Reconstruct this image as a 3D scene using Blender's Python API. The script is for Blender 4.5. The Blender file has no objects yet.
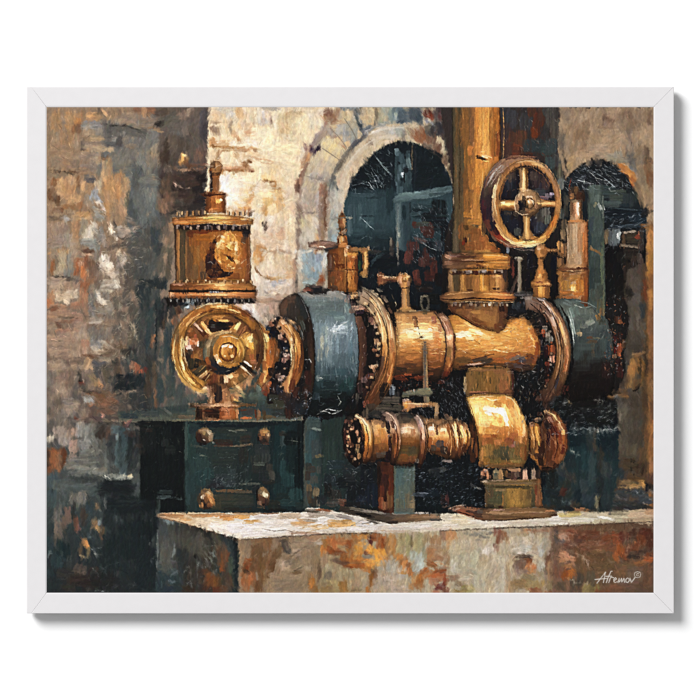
# A framed oil painting of brass steam machinery, hung on a plain white wall.
import bpy
import numpy as np, math
# ---------------------------------------------------------------- paint engine
# Lays pigment on the canvas: every shape below is one passage of oil paint.
# Coordinates are millimetre-like canvas units (one unit = 1.25 mm on the wall).
SS = 2.0
PX0, PY0, PX1, PY1 = 46.0, 107.0, 654.0, 593.2
NW = int((PX1 - PX0) * SS); NH = int((PY1 - PY0) * SS)
gx = PX0 + (np.arange(NW) + .5) / SS
gy = PY0 + (np.arange(NH) + .5) / SS
rng = np.random.default_rng(7)
C = np.zeros((NH, NW, 3), np.float32)       # pigment
LAB = np.zeros((NH, NW), np.int16)          # which motif
ANG = np.full((NH, NW), 90., np.float32)    # bristle direction, degrees
SIZ = np.full((NH, NW), 2.0, np.float32)    # bristle width
RLF = np.zeros((NH, NW), np.float32)        # thickness of the paint
NAMES = []                                  # (name, label)

def vnoise(cx, cy, seed):
    r = np.random.default_rng(seed)
    nx = int(NW / (cx * SS)) + 3; ny = int(NH / (cy * SS)) + 3
    g = r.random((ny, nx)).astype(np.float32) * 2 - 1
    xs = (np.arange(NW) / (cx * SS)); ys = (np.arange(NH) / (cy * SS))
    xi = xs.astype(int); yi = ys.astype(int); fx = xs - xi; fy = ys - yi
    fx = (fx * fx * (3 - 2 * fx)).astype(np.float32); fy = (fy * fy * (3 - 2 * fy)).astype(np.float32)
    r0 = g[yi][:, xi] * (1 - fx) + g[yi][:, xi + 1] * fx
    r1 = g[yi + 1][:, xi] * (1 - fx) + g[yi + 1][:, xi + 1] * fx
    return r0 * (1 - fy[:, None]) + r1 * fy[:, None]
N_RAG = vnoise(2.2, 2.2, 1) * .6 + vnoise(.9, .9, 2) * .5
N_RAG2 = vnoise(7, 7, 3) * .7 + vnoise(3, 3, 4) * .4
N_V = vnoise(.8, 7, 5) * .6 + vnoise(1.7, 14, 6) * .5
N_H = vnoise(7, .8, 15) * .6 + vnoise(14, 1.7, 16) * .5
N_B = vnoise(11, 9, 8) * .6 + vnoise(4.5, 5.5, 9) * .5
N_F = vnoise(.7, .7, 10)

def hexc(s):
    if len(s) == 3: s = s[0] * 2 + s[1] * 2 + s[2] * 2
    return np.array([int(s[i:i + 2], 16) for i in (0, 2, 4)], np.float32) / 255
def box(x0, y0, x1, y1):
    i0 = max(0, int((x0 - PX0) * SS)); i1 = min(NW, int((x1 - PX0) * SS) + 2)
    j0 = max(0, int((y0 - PY0) * SS)); j1 = min(NH, int((y1 - PY0) * SS) + 2)
    return (slice(j0, j1), slice(i0, i1)) if i1 > i0 and j1 > j0 else None
_lab = [None]
def motif(name, label=None):
    NAMES.append((name, label)); _lab[0] = len(NAMES) - 1
    return _lab[0]
def nolab(): _lab[0] = None
def smooth(p, n=5):
    p = np.array(p, float); k = len(p); out = []
    for i in range(k):
        a, b, c, d = p[i - 1], p[i], p[(i + 1) % k], p[(i + 2) % k]
        for t in np.linspace(0, 1, n, endpoint=False):
            out.append(.5 * (2 * b + (c - a) * t + (2 * a - 5 * b + 4 * c - d) * t * t + (3 * b - a - 3 * c + d) * t ** 3))
    return np.array(out)
def pts(s):
    v = [float(t) for t in s.replace(',', ' ').split()] if isinstance(s, str) else list(np.array(s, float).ravel())
    return np.array(v).reshape(-1, 2)
def sdist(P, X, Y):
    """signed distance to a closed polygon, positive inside"""
    d = np.full(X.shape, 1e9, np.float32); ins = np.zeros(X.shape, bool)
    for i in range(len(P)):
        ax, ay = P[i - 1]; bx, by = P[i]
        ex, ey = bx - ax, by - ay; L = ex * ex + ey * ey + 1e-9
        t = np.clip(((X - ax) * ex + (Y - ay) * ey) / L, 0, 1)
        d = np.minimum(d, (X - ax - t * ex) ** 2 + (Y - ay - t * ey) ** 2)
        if ay != by:
            c = ((ay > Y) != (by > Y)) & (X < (bx - ax) * (Y - ay) / (by - ay) + ax)
            ins ^= c
    d = np.sqrt(d)
    return np.where(ins, d, -d)
def ramp(stops, t):
    v = stops.split(); ps = [float(a) for a in v[::2]]; cs = np.array([hexc(a) for a in v[1::2]])
    return np.stack([np.interp(t, ps, cs[:, k]) for k in range(3)], -1).astype(np.float32)
def shape(P, col, g=None, sm=0, soft=.6, rag=.7, al=1., ang=None, siz=None, lab=True, tex=.06, hgt=0.):
    """filled passage.  g=(x0,y0,x1,y1): ramp along that line; g='y'/'x': ramp in canvas units"""
    P = pts(P)
    if sm: P = smooth(P, sm if sm > 1 else 5)
    b = box(P[:, 0].min() - 3, P[:, 1].min() - 3, P[:, 0].max() + 3, P[:, 1].max() + 3)
    if b is None: return
    X, Y = np.meshgrid(gx[b[1]], gy[b[0]])
    d = sdist(P, X, Y)
    m = np.clip((d + rag * N_RAG[b]) / (2 * soft) + .5, 0, 1) * al
    if g is None: c = hexc(col)[None, None]
    elif isinstance(g, str):
        c = ramp(col, (Y if g == 'y' else X) + 1.2 * N_RAG2[b])
    elif len(g) == 4:
        x0, y0, x1, y1 = g; L = (x1 - x0) ** 2 + (y1 - y0) ** 2
        c = ramp(col, ((X - x0) * (x1 - x0) + (Y - y0) * (y1 - y0)) / L + .02 * N_RAG2[b])
    else:                                            # (cx, cy, 'a') ramp over the angle
        c = ramp(col, (np.degrees(np.arctan2(-(Y - g[1]), X - g[0])) % 360) + 3 * N_RAG2[b])
    st = N_V[b] if (ang is None or abs(ang % 180 - 90) < 45) else N_H[b]
    c = c * (1 + tex * (st + .5 * N_B[b]))[..., None]
    C[b] = C[b] * (1 - m[..., None]) + c * m[..., None]
    h = m > .5
    if ang is not None: ANG[b][h] = ang
    if siz is not None: SIZ[b][h] = siz
    if hgt: RLF[b] += m * hgt
    if lab and _lab[0] is not None: LAB[b][d > 0] = _lab[0]
def dab(x, y, w, h, a, col, al=.85, soft=.25, rag=.22):
    R = (abs(w) + abs(h)) * .56 + 1
    b = box(x - R, y - R, x + R, y + R)
    if b is None: return
    X, Y = np.meshgrid(gx[b[1]] - x, gy[b[0]] - y)
    ca, sa = math.cos(math.radians(a)), math.sin(math.radians(a))
    u = X * ca + Y * sa; v = -X * sa + Y * ca
    r = ((u / w * 2) ** 4 + (v / h * 2) ** 4) ** .25
    q = min(w, h)
    rg = N_RAG[b] * min(.5, 1.0 / q) + N_RAG2[b] * rag
    m = np.clip((1 - r + rg) / max(soft, .8 / q) + .2, 0, 1)
    t = (v if w > h else u); tab = rng.random(64).astype(np.float32) * 2 - 1
    k = np.clip((t * .9 + 32), 0, 62.9); ki = k.astype(int); f = k - ki
    st = tab[ki] * (1 - f) + tab[ki + 1] * f
    m *= al * np.clip(1 + .35 * st, 0, 1.15); m = np.minimum(m, 1)[..., None]
    c = hexc(col) * (1 + .07 * st + .05 * N_F[b])[..., None]
    C[b] = C[b] * (1 - m) + c * m
    RLF[b] += m[..., 0] * .25 * (1 + .5 * st)
    if max(w, h) > 1.4 * min(w, h):
        hh = m[..., 0] > .5
        ANG[b][hh] = a if w > h else a + 90
def line(col, w, P, al=.9, taper=1, rag=.25, hgt=.3):
    P = pts(P)
    b = box(P[:, 0].min() - w - 2, P[:, 1].min() - w - 2, P[:, 0].max() + w + 2, P[:, 1].max() + w + 2)
    if b is None: return
    X, Y = np.meshgrid(gx[b[1]], gy[b[0]])
    L = np.r_[0, np.cumsum(np.hypot(*np.diff(P, axis=0).T))]; T = L[-1] + 1e-6
    best = np.full(X.shape, -1e9, np.float32)
    for i in range(len(P) - 1):
        ax, ay = P[i]; ex, ey = P[i + 1] - P[i]; l2 = ex * ex + ey * ey + 1e-9
        t = np.clip(((X - ax) * ex + (Y - ay) * ey) / l2, 0, 1)
        s = (L[i] + t * math.sqrt(l2)) / T
        ww = w / 2 * ((.35 + .65 * np.sqrt(np.clip(4 * s * (1 - s), 0, 1))) if taper else 1)
        best = np.maximum(best, ww - np.hypot(X - ax - t * ex, Y - ay - t * ey))
    m = np.clip((best + rag * N_RAG[b]) * SS * .8 + .5, 0, 1) * al
    m *= np.clip(1.05 + .5 * N_RAG[b], 0, 1)
    C[b] = C[b] * (1 - m[..., None]) + hexc(col) * m[..., None]
    RLF[b] += m * hgt
def arc(cx, cy, rx, ry, a0, a1, n=40):
    t = np.radians(np.linspace(a0, a1, n))
    return np.stack([cx + rx * np.cos(t), cy - ry * np.sin(t)], -1)
def band(cx, cy, rx, ry, w, a0, a1, n=40, cx2=None, cy2=None):
    return np.r_[arc(cx, cy, rx, ry, a0, a1, n), arc(cx if cx2 is None else cx2, cy if cy2 is None else cy2, rx - w, ry - w, a1, a0, n)]
def disc(cx, cy, rx, ry=None): return arc(cx, cy, rx, ry or rx, 0, 354, 36)
def D(txt):
    """dabs, one per ';' :  x y w h angle colour [alpha]"""
    for q in txt.replace('\n', ';').split(';'):
        v = q.split()
        if len(v) < 6: continue
        dab(*[float(t) for t in v[:5]], v[5], *[float(t) for t in v[6:]])
def L(txt):
    """thin strokes, one per ';' :  colour width x y x y ..."""
    for q in txt.replace('\n', ';').split(';'):
        v = q.split()
        if len(v) < 6: continue
        line(v[0], float(v[1]), [float(t) for t in v[2:]])
def specks(n, x0, y0, x1, y1, cols, l=(1, 4), w=.5, ang=None, al=.6, poly=None):
    cols = cols.split(); PP = pts(poly) if poly is not None else None
    for _ in range(n):
        x, y = rng.uniform(x0, x1), rng.uniform(y0, y1)
        if PP is not None and sdist(PP, np.array([[x]]), np.array([[y]]))[0, 0] < 0: continue
        a = math.radians(rng.uniform(0, 180) if ang is None else ang + rng.normal() * 18)
        k = rng.uniform(*l) / 2; c = rng.uniform(-.25, .25) * k
        dx, dy = math.cos(a) * k, -math.sin(a) * k
        line(cols[rng.integers(len(cols))], w * rng.uniform(.6, 1.3), [x - dx, y - dy, x + c * dy, y - c * dx, x + dx, y + dy], al=al * rng.uniform(.5, 1), hgt=.4)
def scatter(n, x0, y0, x1, y1, cols, w=(2, 5), h=(2, 6), ang=0, sa=12, al=.5, poly=None):
    """loose palette-knife dabs inside a box (or polygon)"""
    cols = cols.split(); PP = pts(poly) if poly is not None else None
    for _ in range(n):
        x, y = rng.uniform(x0, x1), rng.uniform(y0, y1)
        if PP is not None and sdist(PP, np.array([[x]]), np.array([[y]]))[0, 0] < 0: continue
        dab(x, y, rng.uniform(*w), rng.uniform(*h), ang + rng.normal() * sa, cols[rng.integers(len(cols))], al * rng.uniform(.5, 1), .5)
def bristle_pass(n, wmul=1., lmul=1., jit=.05, al=.7, keep=None):
    """restate the whole picture in short loaded-brush marks"""
    src = C.copy()
    xs = rng.integers(0, NW, n); ys = rng.integers(0, NH, n)
    wr = rng.uniform(.6, 1.5, n); lr = rng.uniform(2.2, 6.0, n); an = rng.normal(0, 9, n); cj = rng.normal(0, jit, n); tj = rng.normal(0, jit * .35, (n, 3))
    tabs = rng.random((256, 16)).astype(np.float32)
    for k in range(n):
        j, i = ys[k], xs[k]
        w = SIZ[j, i] * wr[k] * wmul * SS / 2; l = w * lr[k] * lmul
        a = math.radians(ANG[j, i] + an[k]); ca, sa = math.cos(a), math.sin(a)
        ex = abs(l * ca) + abs(w * sa) + 1; ey = abs(l * sa) + abs(w * ca) + 1
        i0, i1 = max(0, int(i - ex)), min(NW, int(i + ex) + 1); j0, j1 = max(0, int(j - ey)), min(NH, int(j + ey) + 1)
        X = np.arange(i0, i1, dtype=np.float32)[None] - i; Y = np.arange(j0, j1, dtype=np.float32)[:, None] - j
        u = (X * ca + Y * sa) / l; v = (-X * sa + Y * ca) / w
        t = tabs[k & 255][np.clip(((v + 1) * 6), 0, 15).astype(int)]
        m = np.clip((1 - v * v) * 2.2, 0, 1) * np.clip((1.0 - np.abs(u) - .35 * t) * 3, 0, 1) * (al * (.55 + .45 * t))
        c = src[j, i] * (1 + cj[k]) + tj[k]
        sl = (slice(j0, j1), slice(i0, i1)); m3 = m[..., None]
        C[sl] += (c * (1 + .10 * (t[..., None] - .5)) - C[sl]) * m3
        RLF[sl] += (m * (.5 + t) - RLF[sl] * m) * .8
# ---------------------------------------------------------------- the picture
R4 = lambda x0, y0, x1, y1: [x0, y0, x1, y0, x1, y1, x0, y1]
# ===== walls and background
motif('painted_stone_wall', 'weathered tan and grey stone wall painted down the left side')
shape(R4(40, 100, 215, 600), '100 886f55 200 8e7050 280 7d6a58 340 7a6350 400 5e5046 440 4e4c48 500 35403f 560 20282a 600 1b2022', g='y', rag=0)
shape(R4(205, 300, 310, 430), '300 4a4038 340 2c2622 380 3c443c 430 2c302c', g='y', rag=0)
shape('150 100 215 100 215 216 172 216 160 240 158 430 150 430 152 250 156 200', '100 5e5048 160 54473f 200 443831 230 3e3a36 290 2a2e2e 340 252e30 380 2c3434 425 30383a', g='y', rag=2, soft=3, lab=0)
shape('92 120 150 115 166 140 160 200 158 300 150 425 120 425 128 330 140 300 128 250 124 190 92 170', '115 7a7166 150 68655f 185 5c605e 230 525654 270 4a4c48 300 3a3e3c 350 3a3c3a 425 24292a', g='y', rag=3, soft=4, lab=0)
D('''57 120 12 22 0 9b7448;70 122 12 24 0 a87a48;52 138 10 16 0 8c7152;66 140 16 20 0 8d6c4a;80 118 10 14 0 9c7146;95 116 14 9 0 ab8154;110 115 12 12 0 8f7456;127 118 18 12 0 8a7460
138 110 12 7 0 7d5234;146 111 18 9 0 87664a;150 124 22 14 0 7a6856;132 128 20 10 0 837058;77 127 8 12 10 6c4428 .5;99 111 6 5 0 5c4a3c .7;104 113 3 8 -30 c99a68 .7;89 115 7 5 0 bd8c58 .7;78 121 7 6 0 ab7438
93 125 22 8 3 777270;88 127 14 5 0 82807c;112 133 16 18 8 5b5753;121 128 24 8 4 57534e;136 132 22 10 6 57534d;115 142 22 12 0 545150;113 139 6 7 20 8e8a84;119 140 7 10 0 4c4846;107 130 9 7 0 504c4a
94 138 24 7 3 a08462;84 139 12 10 0 836a52;92 146 24 9 2 8b7560;104 149 22 5 0 a28c6c;60 150 24 14 0 8e7154;66 162 24 12 0 8a6c50;56 163 12 14 0 857058;75 164 12 10 0 7d6856;83 146 5 13 0 5a4c42 .6;82 150 4 4 0 3c3430 .7
90 158 20 14 0 7f6c5c;88 168 18 12 0 786658;98 160 10 10 0 97805f;103 158 12 3 5 8a5830 .6;106 168 8 18 -3 a08258;110 166 7 20 0 9a7850;122 160 22 18 0 6d685e;124 168 20 12 0 686459;135 150 12 18 0 66625c;130 146 14 5 0 8c7860 .7
56 175 22 7 0 80694f;78 171 24 7 2 8a6c50;60 172 14 2 4 5a3f28 .8;74 172 12 2 6 5d4128 .8;90 179 12 7 0 5f5a58;92 180 8 5 0 55504e;60 188 14 22 0 b08656;54 182 8 9 10 7c512c;52 194 10 14 0 6b4424;57 200 6 10 0 5d3a20 .8;70 185 14 20 0 a87c50
78 182 4 12 0 7a4c26 .7;83 186 6 14 0 c09262;88 190 8 14 0 9c7a58;98 186 8 14 0 a89070;73 200 16 14 0 b08558;88 201 10 14 0 8f7c68;68 207 18 6 0 8c6038;80 205 6 8 0 936238;58 210 12 6 0 6f4a30
112 190 18 34 0 b1824e;120 186 10 30 2 aa7c4c;108 202 10 30 0 a57a4c;126 184 8 20 0 a08058;124 205 10 26 0 a98360;103 176 5 14 -4 c49a68 .7;98 199 12 5 60 8f9094;94 195 7 16 20 8b8c8c;101 206 3 14 -40 c4b4a2;97 210 12 5 30 8e8a80
140 170 22 26 0 646259;142 190 18 26 0 5d605d;150 205 22 26 0 5b5f5c;143 160 16 22 0 707068;137 172 12 16 0 4c5254;152 160 12 16 0 7c6e5c;155 150 8 14 0 a08a68 .5;160 158 5 22 0 a88a5c .5;157 171 10 8 0 585550;150 180 22 12 0 676860;135 182 8 18 0 50504c
130 210 8 26 0 454a4a;134 215 10 16 0 454a4a;127 200 5 18 12 5f5848;146 220 14 18 0 5a5f5d;160 202 8 22 0 6e5a48;166 215 6 16 0 54483e;164 190 7 20 0 5a4636;150 195 14 14 0 686c66;158 222 14 12 0 4c4c46''')
D('''62 218 28 6 0 7c6650;75 214 16 3 2 6a5038 .7;82 216 18 9 0 a17a4e;86 219 16 2 0 c0a078 .6;55 218 12 4 0 5c4838 .7;66 219 6 7 0 a09c96;52 230 12 16 0 907660;62 232 18 18 0 877261;66 240 16 14 0 8b7c6c;56 243 18 10 0 8c7868;76 232 8 22 0 9c7550
84 228 8 16 4 8f8876;88 232 9 16 30 b9ab97;92 231 8 18 22 b7ab9a;96 236 5 20 -15 878176;99 218 12 8 35 8b8a80;88 243 18 10 0 84837c;95 246 14 10 0 7c7b74;100 235 6 20 6 75706a;104 240 5 16 -10 8e857a;111 229 4 9 -25 e8d8c2;113 233 4 10 -35 e0cdb4;116 237 4 8 -35 c4b4a0
118 228 10 5 10 958778;124 231 14 6 8 9a8c80;130 230 14 5 15 a08f80;136 228 9 5 -20 7c7066;120 235 14 5 0 7d7268;127 236 12 5 5 8c7c70;132 223 10 5 30 645a50;130 219 8 5 40 8d8276;139 227 12 2 25 3c3835 .8;115 225 3 5 -20 2f2a28 .8;125 238 14 2 6 38332f .7;108 248 10 7 0 5c4c40;118 246 18 6 -8 584a40;128 245 16 8 0 504840
140 240 18 16 0 4c4a44;150 238 12 22 0 46443e;135 250 18 12 0 4e4a44;145 256 18 14 0 454540;155 240 9 26 0 333c3e;160 250 8 16 0 36393a;158 225 8 10 0 59544c;166 232 7 10 0 5c5246;170 238 5 14 10 6e5a46;165 250 9 8 0 5a5040;170 256 6 16 0 4a4438;154 268 8 14 0 4b4c48;161 266 9 16 0 544e44;168 270 6 18 0 4c4436
58 252 20 7 0 a37a4a;55 260 8 24 0 7e6a50;62 262 8 24 0 a3906f;53 268 6 18 0 85552e;70 262 7 20 0 7a7468;67 273 8 9 0 706c66;58 274 10 8 0 9e8c74;75 256 10 14 0 8a7460;83 252 12 8 0 8a6a50;88 251 16 4 5 5c4030;86 255 10 3 4 cba88a;82 260 9 5 0 9c6034;77 268 8 18 0 8c4f28;80 264 4 8 0 bd9070;83 272 6 16 0 a86334;87 262 8 14 0 7c4c30;92 268 9 20 -12 6c4c38;97 256 8 14 10 7c6c5e;98 272 10 18 0 6c5648
86 276 5 14 0 b06a3c;92 280 10 8 0 80583c;62 277 24 2.5 6 463c34;72 280 20 2 5 4c4038 .8;58 281 20 8 0 9c8570;56 288 14 10 0 a48c74;72 287 16 12 0 9a7c64;84 287 10 12 0 8b5230;100 285 14 10 0 5a4a3e
105 262 9 16 25 c9bba8;108 266 10 14 35 d8cab6;112 272 12 8 30 c2b29e;104 270 7 9 30 a49482;102 259 6 8 20 e6dac6;118 262 5 22 4 85776a;118 253 5 9 10 d0bea2;123 258 6 8 -30 978a7c;126 256 3 8 -20 8a7f72;122 264 4 10 0 b8aa98;116 276 8 8 20 b0a08c;108 283 14 8 0 ada08c;116 284 8 9 -10 bfb39e;107 290 12 8 10 a49684
124 275 10 22 0 564c44;132 270 12 22 0 4d4841;130 283 14 18 0 4c433c;140 275 14 18 0 3c3e3c;148 284 18 10 0 1d2528;143 292 16 14 0 202a2d;160 284 16 12 0 20282a;134 256 8 10 0 4a4642;126 244 6 8 0 5a5048''')
# mid left
D('''60 296 20 12 0 b59c80;72 294 14 10 0 c0ab90;66 300 10 6 20 c2ac90;52 298 8 14 0 a8744c;49 303 7 10 -20 a8683c;58 308 20 8 0 a0785a;78 305 16 8 -8 9a684a;84 297 10 20 0 8f5c3c;60 315 26 10 0 98745a;76 317 16 9 0 96705a;54 309 10 4 -25 7c4a2c .7;61 296 5 2 10 4a3828 .9;86 310 8 14 0 8c6850;62 322 30 4 0 80563e;54 326 18 4 3 5c3a26 .8;66 318 22 1.8 2 4c3828 .7;80 324 14 7 0 7e6052
66 330 24 5 0 986a50;58 340 24 12 0 94785f;70 340 18 16 0 927660;60 352 24 12 0 947862;76 350 16 14 0 957c66;84 335 8 20 0 8c7664;82 352 10 12 0 9a7c66;86 344 10 8 0 967058;58 361 26 2 1 6c5a4c .8;75 360 20 3 0 7c6452 .7;58 368 24 8 0 7c6654;76 368 18 9 0 806852
52 380 12 16 0 6c6258;62 380 16 14 0 7c6454;74 378 12 16 0 6c5a4c;82 370 8 10 0 76604e;52 395 10 14 0 6c5c50;62 393 14 12 0 85705e;76 391 8 14 0 5c544c;84 385 6 14 0 4c463e;78 376 4 22 0 5a5148 .7
91 300 7 18 0 6c6864;97 294 8 10 0 7e7a74;102 301 10 6 20 d2c4ae;99 295 4 8 -20 c6baaa;106 296 8 10 0 7c746a;92 312 9 12 0 746e68;101 311 12 8 20 7c7268;109 308 10 10 -30 857c70;112 316 10 8 30 70685c;118 302 10 16 0 5c544a;126 300 10 18 0 524a42;122 316 12 12 0 564c40;132 310 10 20 0 48443c
98 319 16 5 2 8d857a;95 322 14 3 0 a2968a;105 325 24 4 0 7a6856;92 332 8 14 0 706860;98 338 14 16 0 6b655f;96 344 12 10 10 7e7a76;106 334 12 12 0 73695e;113 340 5 10 10 8a6e54;118 330 12 14 0 585048;120 337 14 10 0 62574c;127 333 9 18 -30 6c6050;131 338 8 16 0 5a5040;136 342 10 12 0 4c463c
104 342 8 4 20 a89a88;112 341 6 4 -30 b4a490;109 347 10 4 40 8c7e6c;98 350 14 7 40 968a7c;88 356 12 3 3 5c3824;97 357 14 4 0 6e4c34;108 352 18 7 0 6a5640;120 348 14 7 0 5c4a36;116 356 22 4 -8 6c5e4c;104 359 14 4 10 80725e;126 352 10 8 0 34302a;132 350 8 6 0 2c2a28
87 363 9 13 20 a2805c;90 366 7 8 10 b08c66;84 374 7 8 20 786454;100 364 18 6 0 505050;98 372 10 12 0 3e4040;108 368 14 8 0 48443c;107 376 8 14 0 504636;96 382 12 10 20 8a6c48;92 378 7 10 -20 75644c;100 384 5 8 -20 a4764c;117 368 8 18 0 4a3c30;120 374 7 16 0 524030;113 380 8 10 0 3c3c38;115 362 8 6 0 30302c
80 380 3 18 -8 181614 .8;78 370 2.5 14 0 38342f .8;82 384 6 4 0 7c2e20 .6;83 382 3 5 0 c0a890 .6;86 390 12 4 0 3c342c .8;125 362 10 12 0 3c3e3c;133 366 8 10 20 8c5e42;137 368 8 9 20 8e4e30;141 371 5 4 0 d05a2e;146 370 5 5 0 6e2418;128 382 22 18 0 141b20;122 388 20 16 0 182024;140 382 14 14 0 1a2226
142 352 10 24 0 3c3c38;148 340 8 26 0 27363a;142 330 8 16 0 383c3a;150 320 10 24 0 2a3a3a;145 300 10 24 0 263032;158 310 9 30 0 202c2e;165 305 8 16 0 1a1e20;153 338 5 10 0 9a6238;152 345 4 6 0 7c4a2c .7;156 330 1.6 50 0 11171a;155 322 1 30 0 8a8474 .4;162 320 10 20 0 1c2022;164 325 3 12 0 4a3424 .6;168 340 9 34 0 26363a;163 360 8 34 0 303e3e;172 360 8 30 0 2c3a3a
150 365 8 26 0 30302c;148 385 7 26 0 3a3026;154 378 5 40 0 5a4430 .6;156 400 4 24 0 7c4c2c .6;160 390 8 26 0 2e3a3a;170 385 12 26 0 323e3c;180 395 12 20 0 3a4240;176 405 18 14 0 424a44;190 400 12 14 0 4a524a;170 408 10 8 0 4a5048''')
D('''100 394 30 8 0 6c4e38;94 392 16 2 5 2a2420 .8;90 398 16 6 8 8a8680;88 402 12 5 25 8c8c88;70 402 18 10 0 7c7066;68 412 16 12 0 736860;54 408 10 30 0 66584c;60 420 12 18 0 6c6258;78 420 12 8 0 64584e;98 404 22 5 0 8c5c3c;106 410 20 10 0 6c4c38;90 412 16 12 0 5c463a;92 420 26 7 0 54403a;100 398 10 9 0 6a4428;110 402 14 8 0 7c5034;118 408 16 10 0 54443a;112 418 16 8 0 4c4038;103 416 4 4 20 c07c68;76 419 6 4 20 6a3020 .6;78 398 10 8 0 585048
126 400 8 20 0 433c36;134 406 10 14 0 383632;122 412 10 10 0 4a443c;130 418 16 6 0 5c544c;118 421.5 40 1.5 -1 b09478 .7;140 417 20 7 0 3c4444;128 392 28 3 -3 6c5c4c .7;132 392 10 1.2 -12 a08c74 .7;100 423 26 3 0 161412 .7;127 423 8 3 -20 b0705a .6;125 428 8 6 0 4a2a24
60 432 16 12 0 86776c;72 432 12 12 0 a48470;64 440 12 12 0 8c8078;74 446 12 14 0 987c6c;80 430 10 16 0 8b8984;88 432 14 16 0 76756e;92 440 12 14 0 63645f;84 444 14 12 0 7d7b76;90 452 22 8 0 70706a;50 440 8 6 0 a49a88;52 450 18 4 4 4a3020;52 460 10 26 0 8b4c24;58 462 8 24 0 9a5a30;64 458 6 20 0 5a3018;49 470 6 14 0 6c3c20;47.5 460 4 18 0 40281a
72 458 12 8 0 8a7466;70 466 12 8 0 7a7468;80 462 18 12 0 6b6a64;92 462 16 8 0 62635d;88 470 26 8 0 6c6e66;100 472 16 8 0 70726a;76 474 18 6 0 5c5f59;94 458 10 4 0 565852;96 446 4 24 0 5c5c56;98 434 8 8 0 34302c;103 432 10 14 0 342a24;108 434 6 14 0 4c3a30;112 438 8 8 0 3a3c3c;106 446 8 12 0 4a4c48;110 445 7 5 0 242a34
118 430 14 8 0 4b6066;124 434 14 7 0 4d686e;117 440 5 14 0 8aa0a0 .6;116 450 8 30 0 52666a;124 455 9 34 0 42565a;122 465 9 20 0 54686a;130 450 6 26 0 3a4a4c;128 432 4 8 0 8aa4a8 .6;132 440 10 30 0 2c3436;110 460 8 16 0 484e4c;106 464 7 18 0 5a5e5a;101 464 6 14 0 55554f;102 470 8 5 0 70685c;114 476 12 4 0 7c8078;124 477 16 5 2 989888;130 476 6 3 -8 c8b488 .7;106 478 6 2 38 e0dcc8;109 479 4 2 35 d0d0c0''')
D('''52 480 14 16 0 3a4a4e;60 486 14 12 0 4c5450;70 484 20 10 0 485150;84 480 30 5 0 2e3434;86 488 28 10 0 47504f;96 492 18 10 0 3c4848;108 485 10 14 0 1c2022;60 500 14 16 0 424a48;52 500 9 20 0 344648;74 500 12 16 0 5a5850;82 498 10 14 0 6a675f;92 502 12 12 0 303838;74 512 4 20 0 2a2a26;68 516 8 20 0 6c5448;57 520 10 24 0 5f5a52;58 530 10 20 0 6e5e50;64 524 6 16 0 5c4c40;55 540 8 14 0 4c4840
76 524 6 14 0 6c4030;79 528 4 9 0 7c5048 .7;84 516 8 20 0 35302a;90 508 10 14 0 28383c;98 506 6 8 0 64523e;95 524 7 12 0 8e6840;98 528 5 8 -20 b0854e;93 520 5 5 0 7a6a50;100 522 6 6 0 7a7e80 .7;102 532 6 12 0 50402c;84 542 6 8 0 9a6c3c;87 545 4 6 0 b47c40;81 550 5 14 0 4a4030;89 552 4 10 0 72603e;84 557 8 2 15 a08a5a .7;90 537 5 3 0 708080 .6;103 539 5 4 0 7c5034 .7
50 545 8 20 0 20363a;60 550 10 18 0 16282c;66 552 9 18 0 122428;56 562 12 14 0 1e3236;50 572 8 14 0 1c2c30;72 560 12 16 0 2c3230;66 575 20 14 0 2a2a28;80 570 14 10 0 4c4038;78 580 20 14 0 2c231e;94 576 14 20 0 2c2420;90 585 20 12 0 241e1a;54 585 16 12 0 1c2628;70 588 16 8 0 2a2824;49 554 3 8 20 5c6c6c .6
110 500 20 20 0 222a2c;104 490 14 12 0 262e30;120 492 20 12 0 14191b;115 512 14 16 0 24383c;122 508 8 14 0 2c4044;108 520 12 20 0 1e2628;128 520 26 26 0 171d1f;112 540 20 20 0 172225;125 550 20 20 0 1a2628;142 535 20 30 0 14191b;112 560 16 18 0 1a2426;130 570 26 20 0 1a2427;148 560 18 30 0 161e20;112 582 20 14 0 1c2022;140 586 28 14 0 1b2426;148 590 20 8 0 1a2224
116 520 6 10 0 6a7478 .6;121 523 5 9 10 5c666a .5;115 528 4 6 0 606a6c .5;117 533 3 10 0 4a5456 .5''')
scatter(160, 46, 108, 165, 300, '9b7c58 7c6a58 6a625a b08c62 5c5248 8c7660 a48a6a 4c4640', (1.5, 4), (2.5, 8), 0, 12, .4)
scatter(120, 46, 300, 165, 420, '8a6e56 6a5c50 5c5248 a08468 4a443e 7a5a44 3a3834', (1.5, 4), (2, 7), 0, 20, .35)
scatter(120, 46, 430, 157, 592, '2a3638 3c4a4a 1a2224 50564f 40362c 141a1c 5c5a50', (1.5, 4), (2, 7), 0, 20, .35)
specks(90, 85, 290, 145, 372, 'b8a890 90806a d8c8b0 3a342e 5c5040', (2, 8), .6, None, .6)
specks(70, 95, 215, 150, 290, 'b8a890 dccfba 3a342e 2c2824 8c8074', (2, 8), .6, 30, .6)
specks(60, 46, 110, 160, 215, 'c8a67a 4a3c30 8c8074 3a342e', (2, 7), .5, 80, .5)
specks(120, 60, 480, 157, 592, '8a9494 5c6668 a8b0ac 3a4648', (1, 5), .45, 70, .5)
L('3a2c20 1 47 171 58 170 66 172 74 175;2c2622 1.2 119 126 128 126 136 129 141 132;241e1a .9 100 123 112 126 120 125;4a3826 .8 100 156 108 158;c8a078 .8 100 156 103 164 105 172;b89c74 .7 128 193 125 205 124 214;4a3420 .8 98 210 103 212 106 216;d8c0a0 .8 93 208 100 210 106 214')
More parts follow.
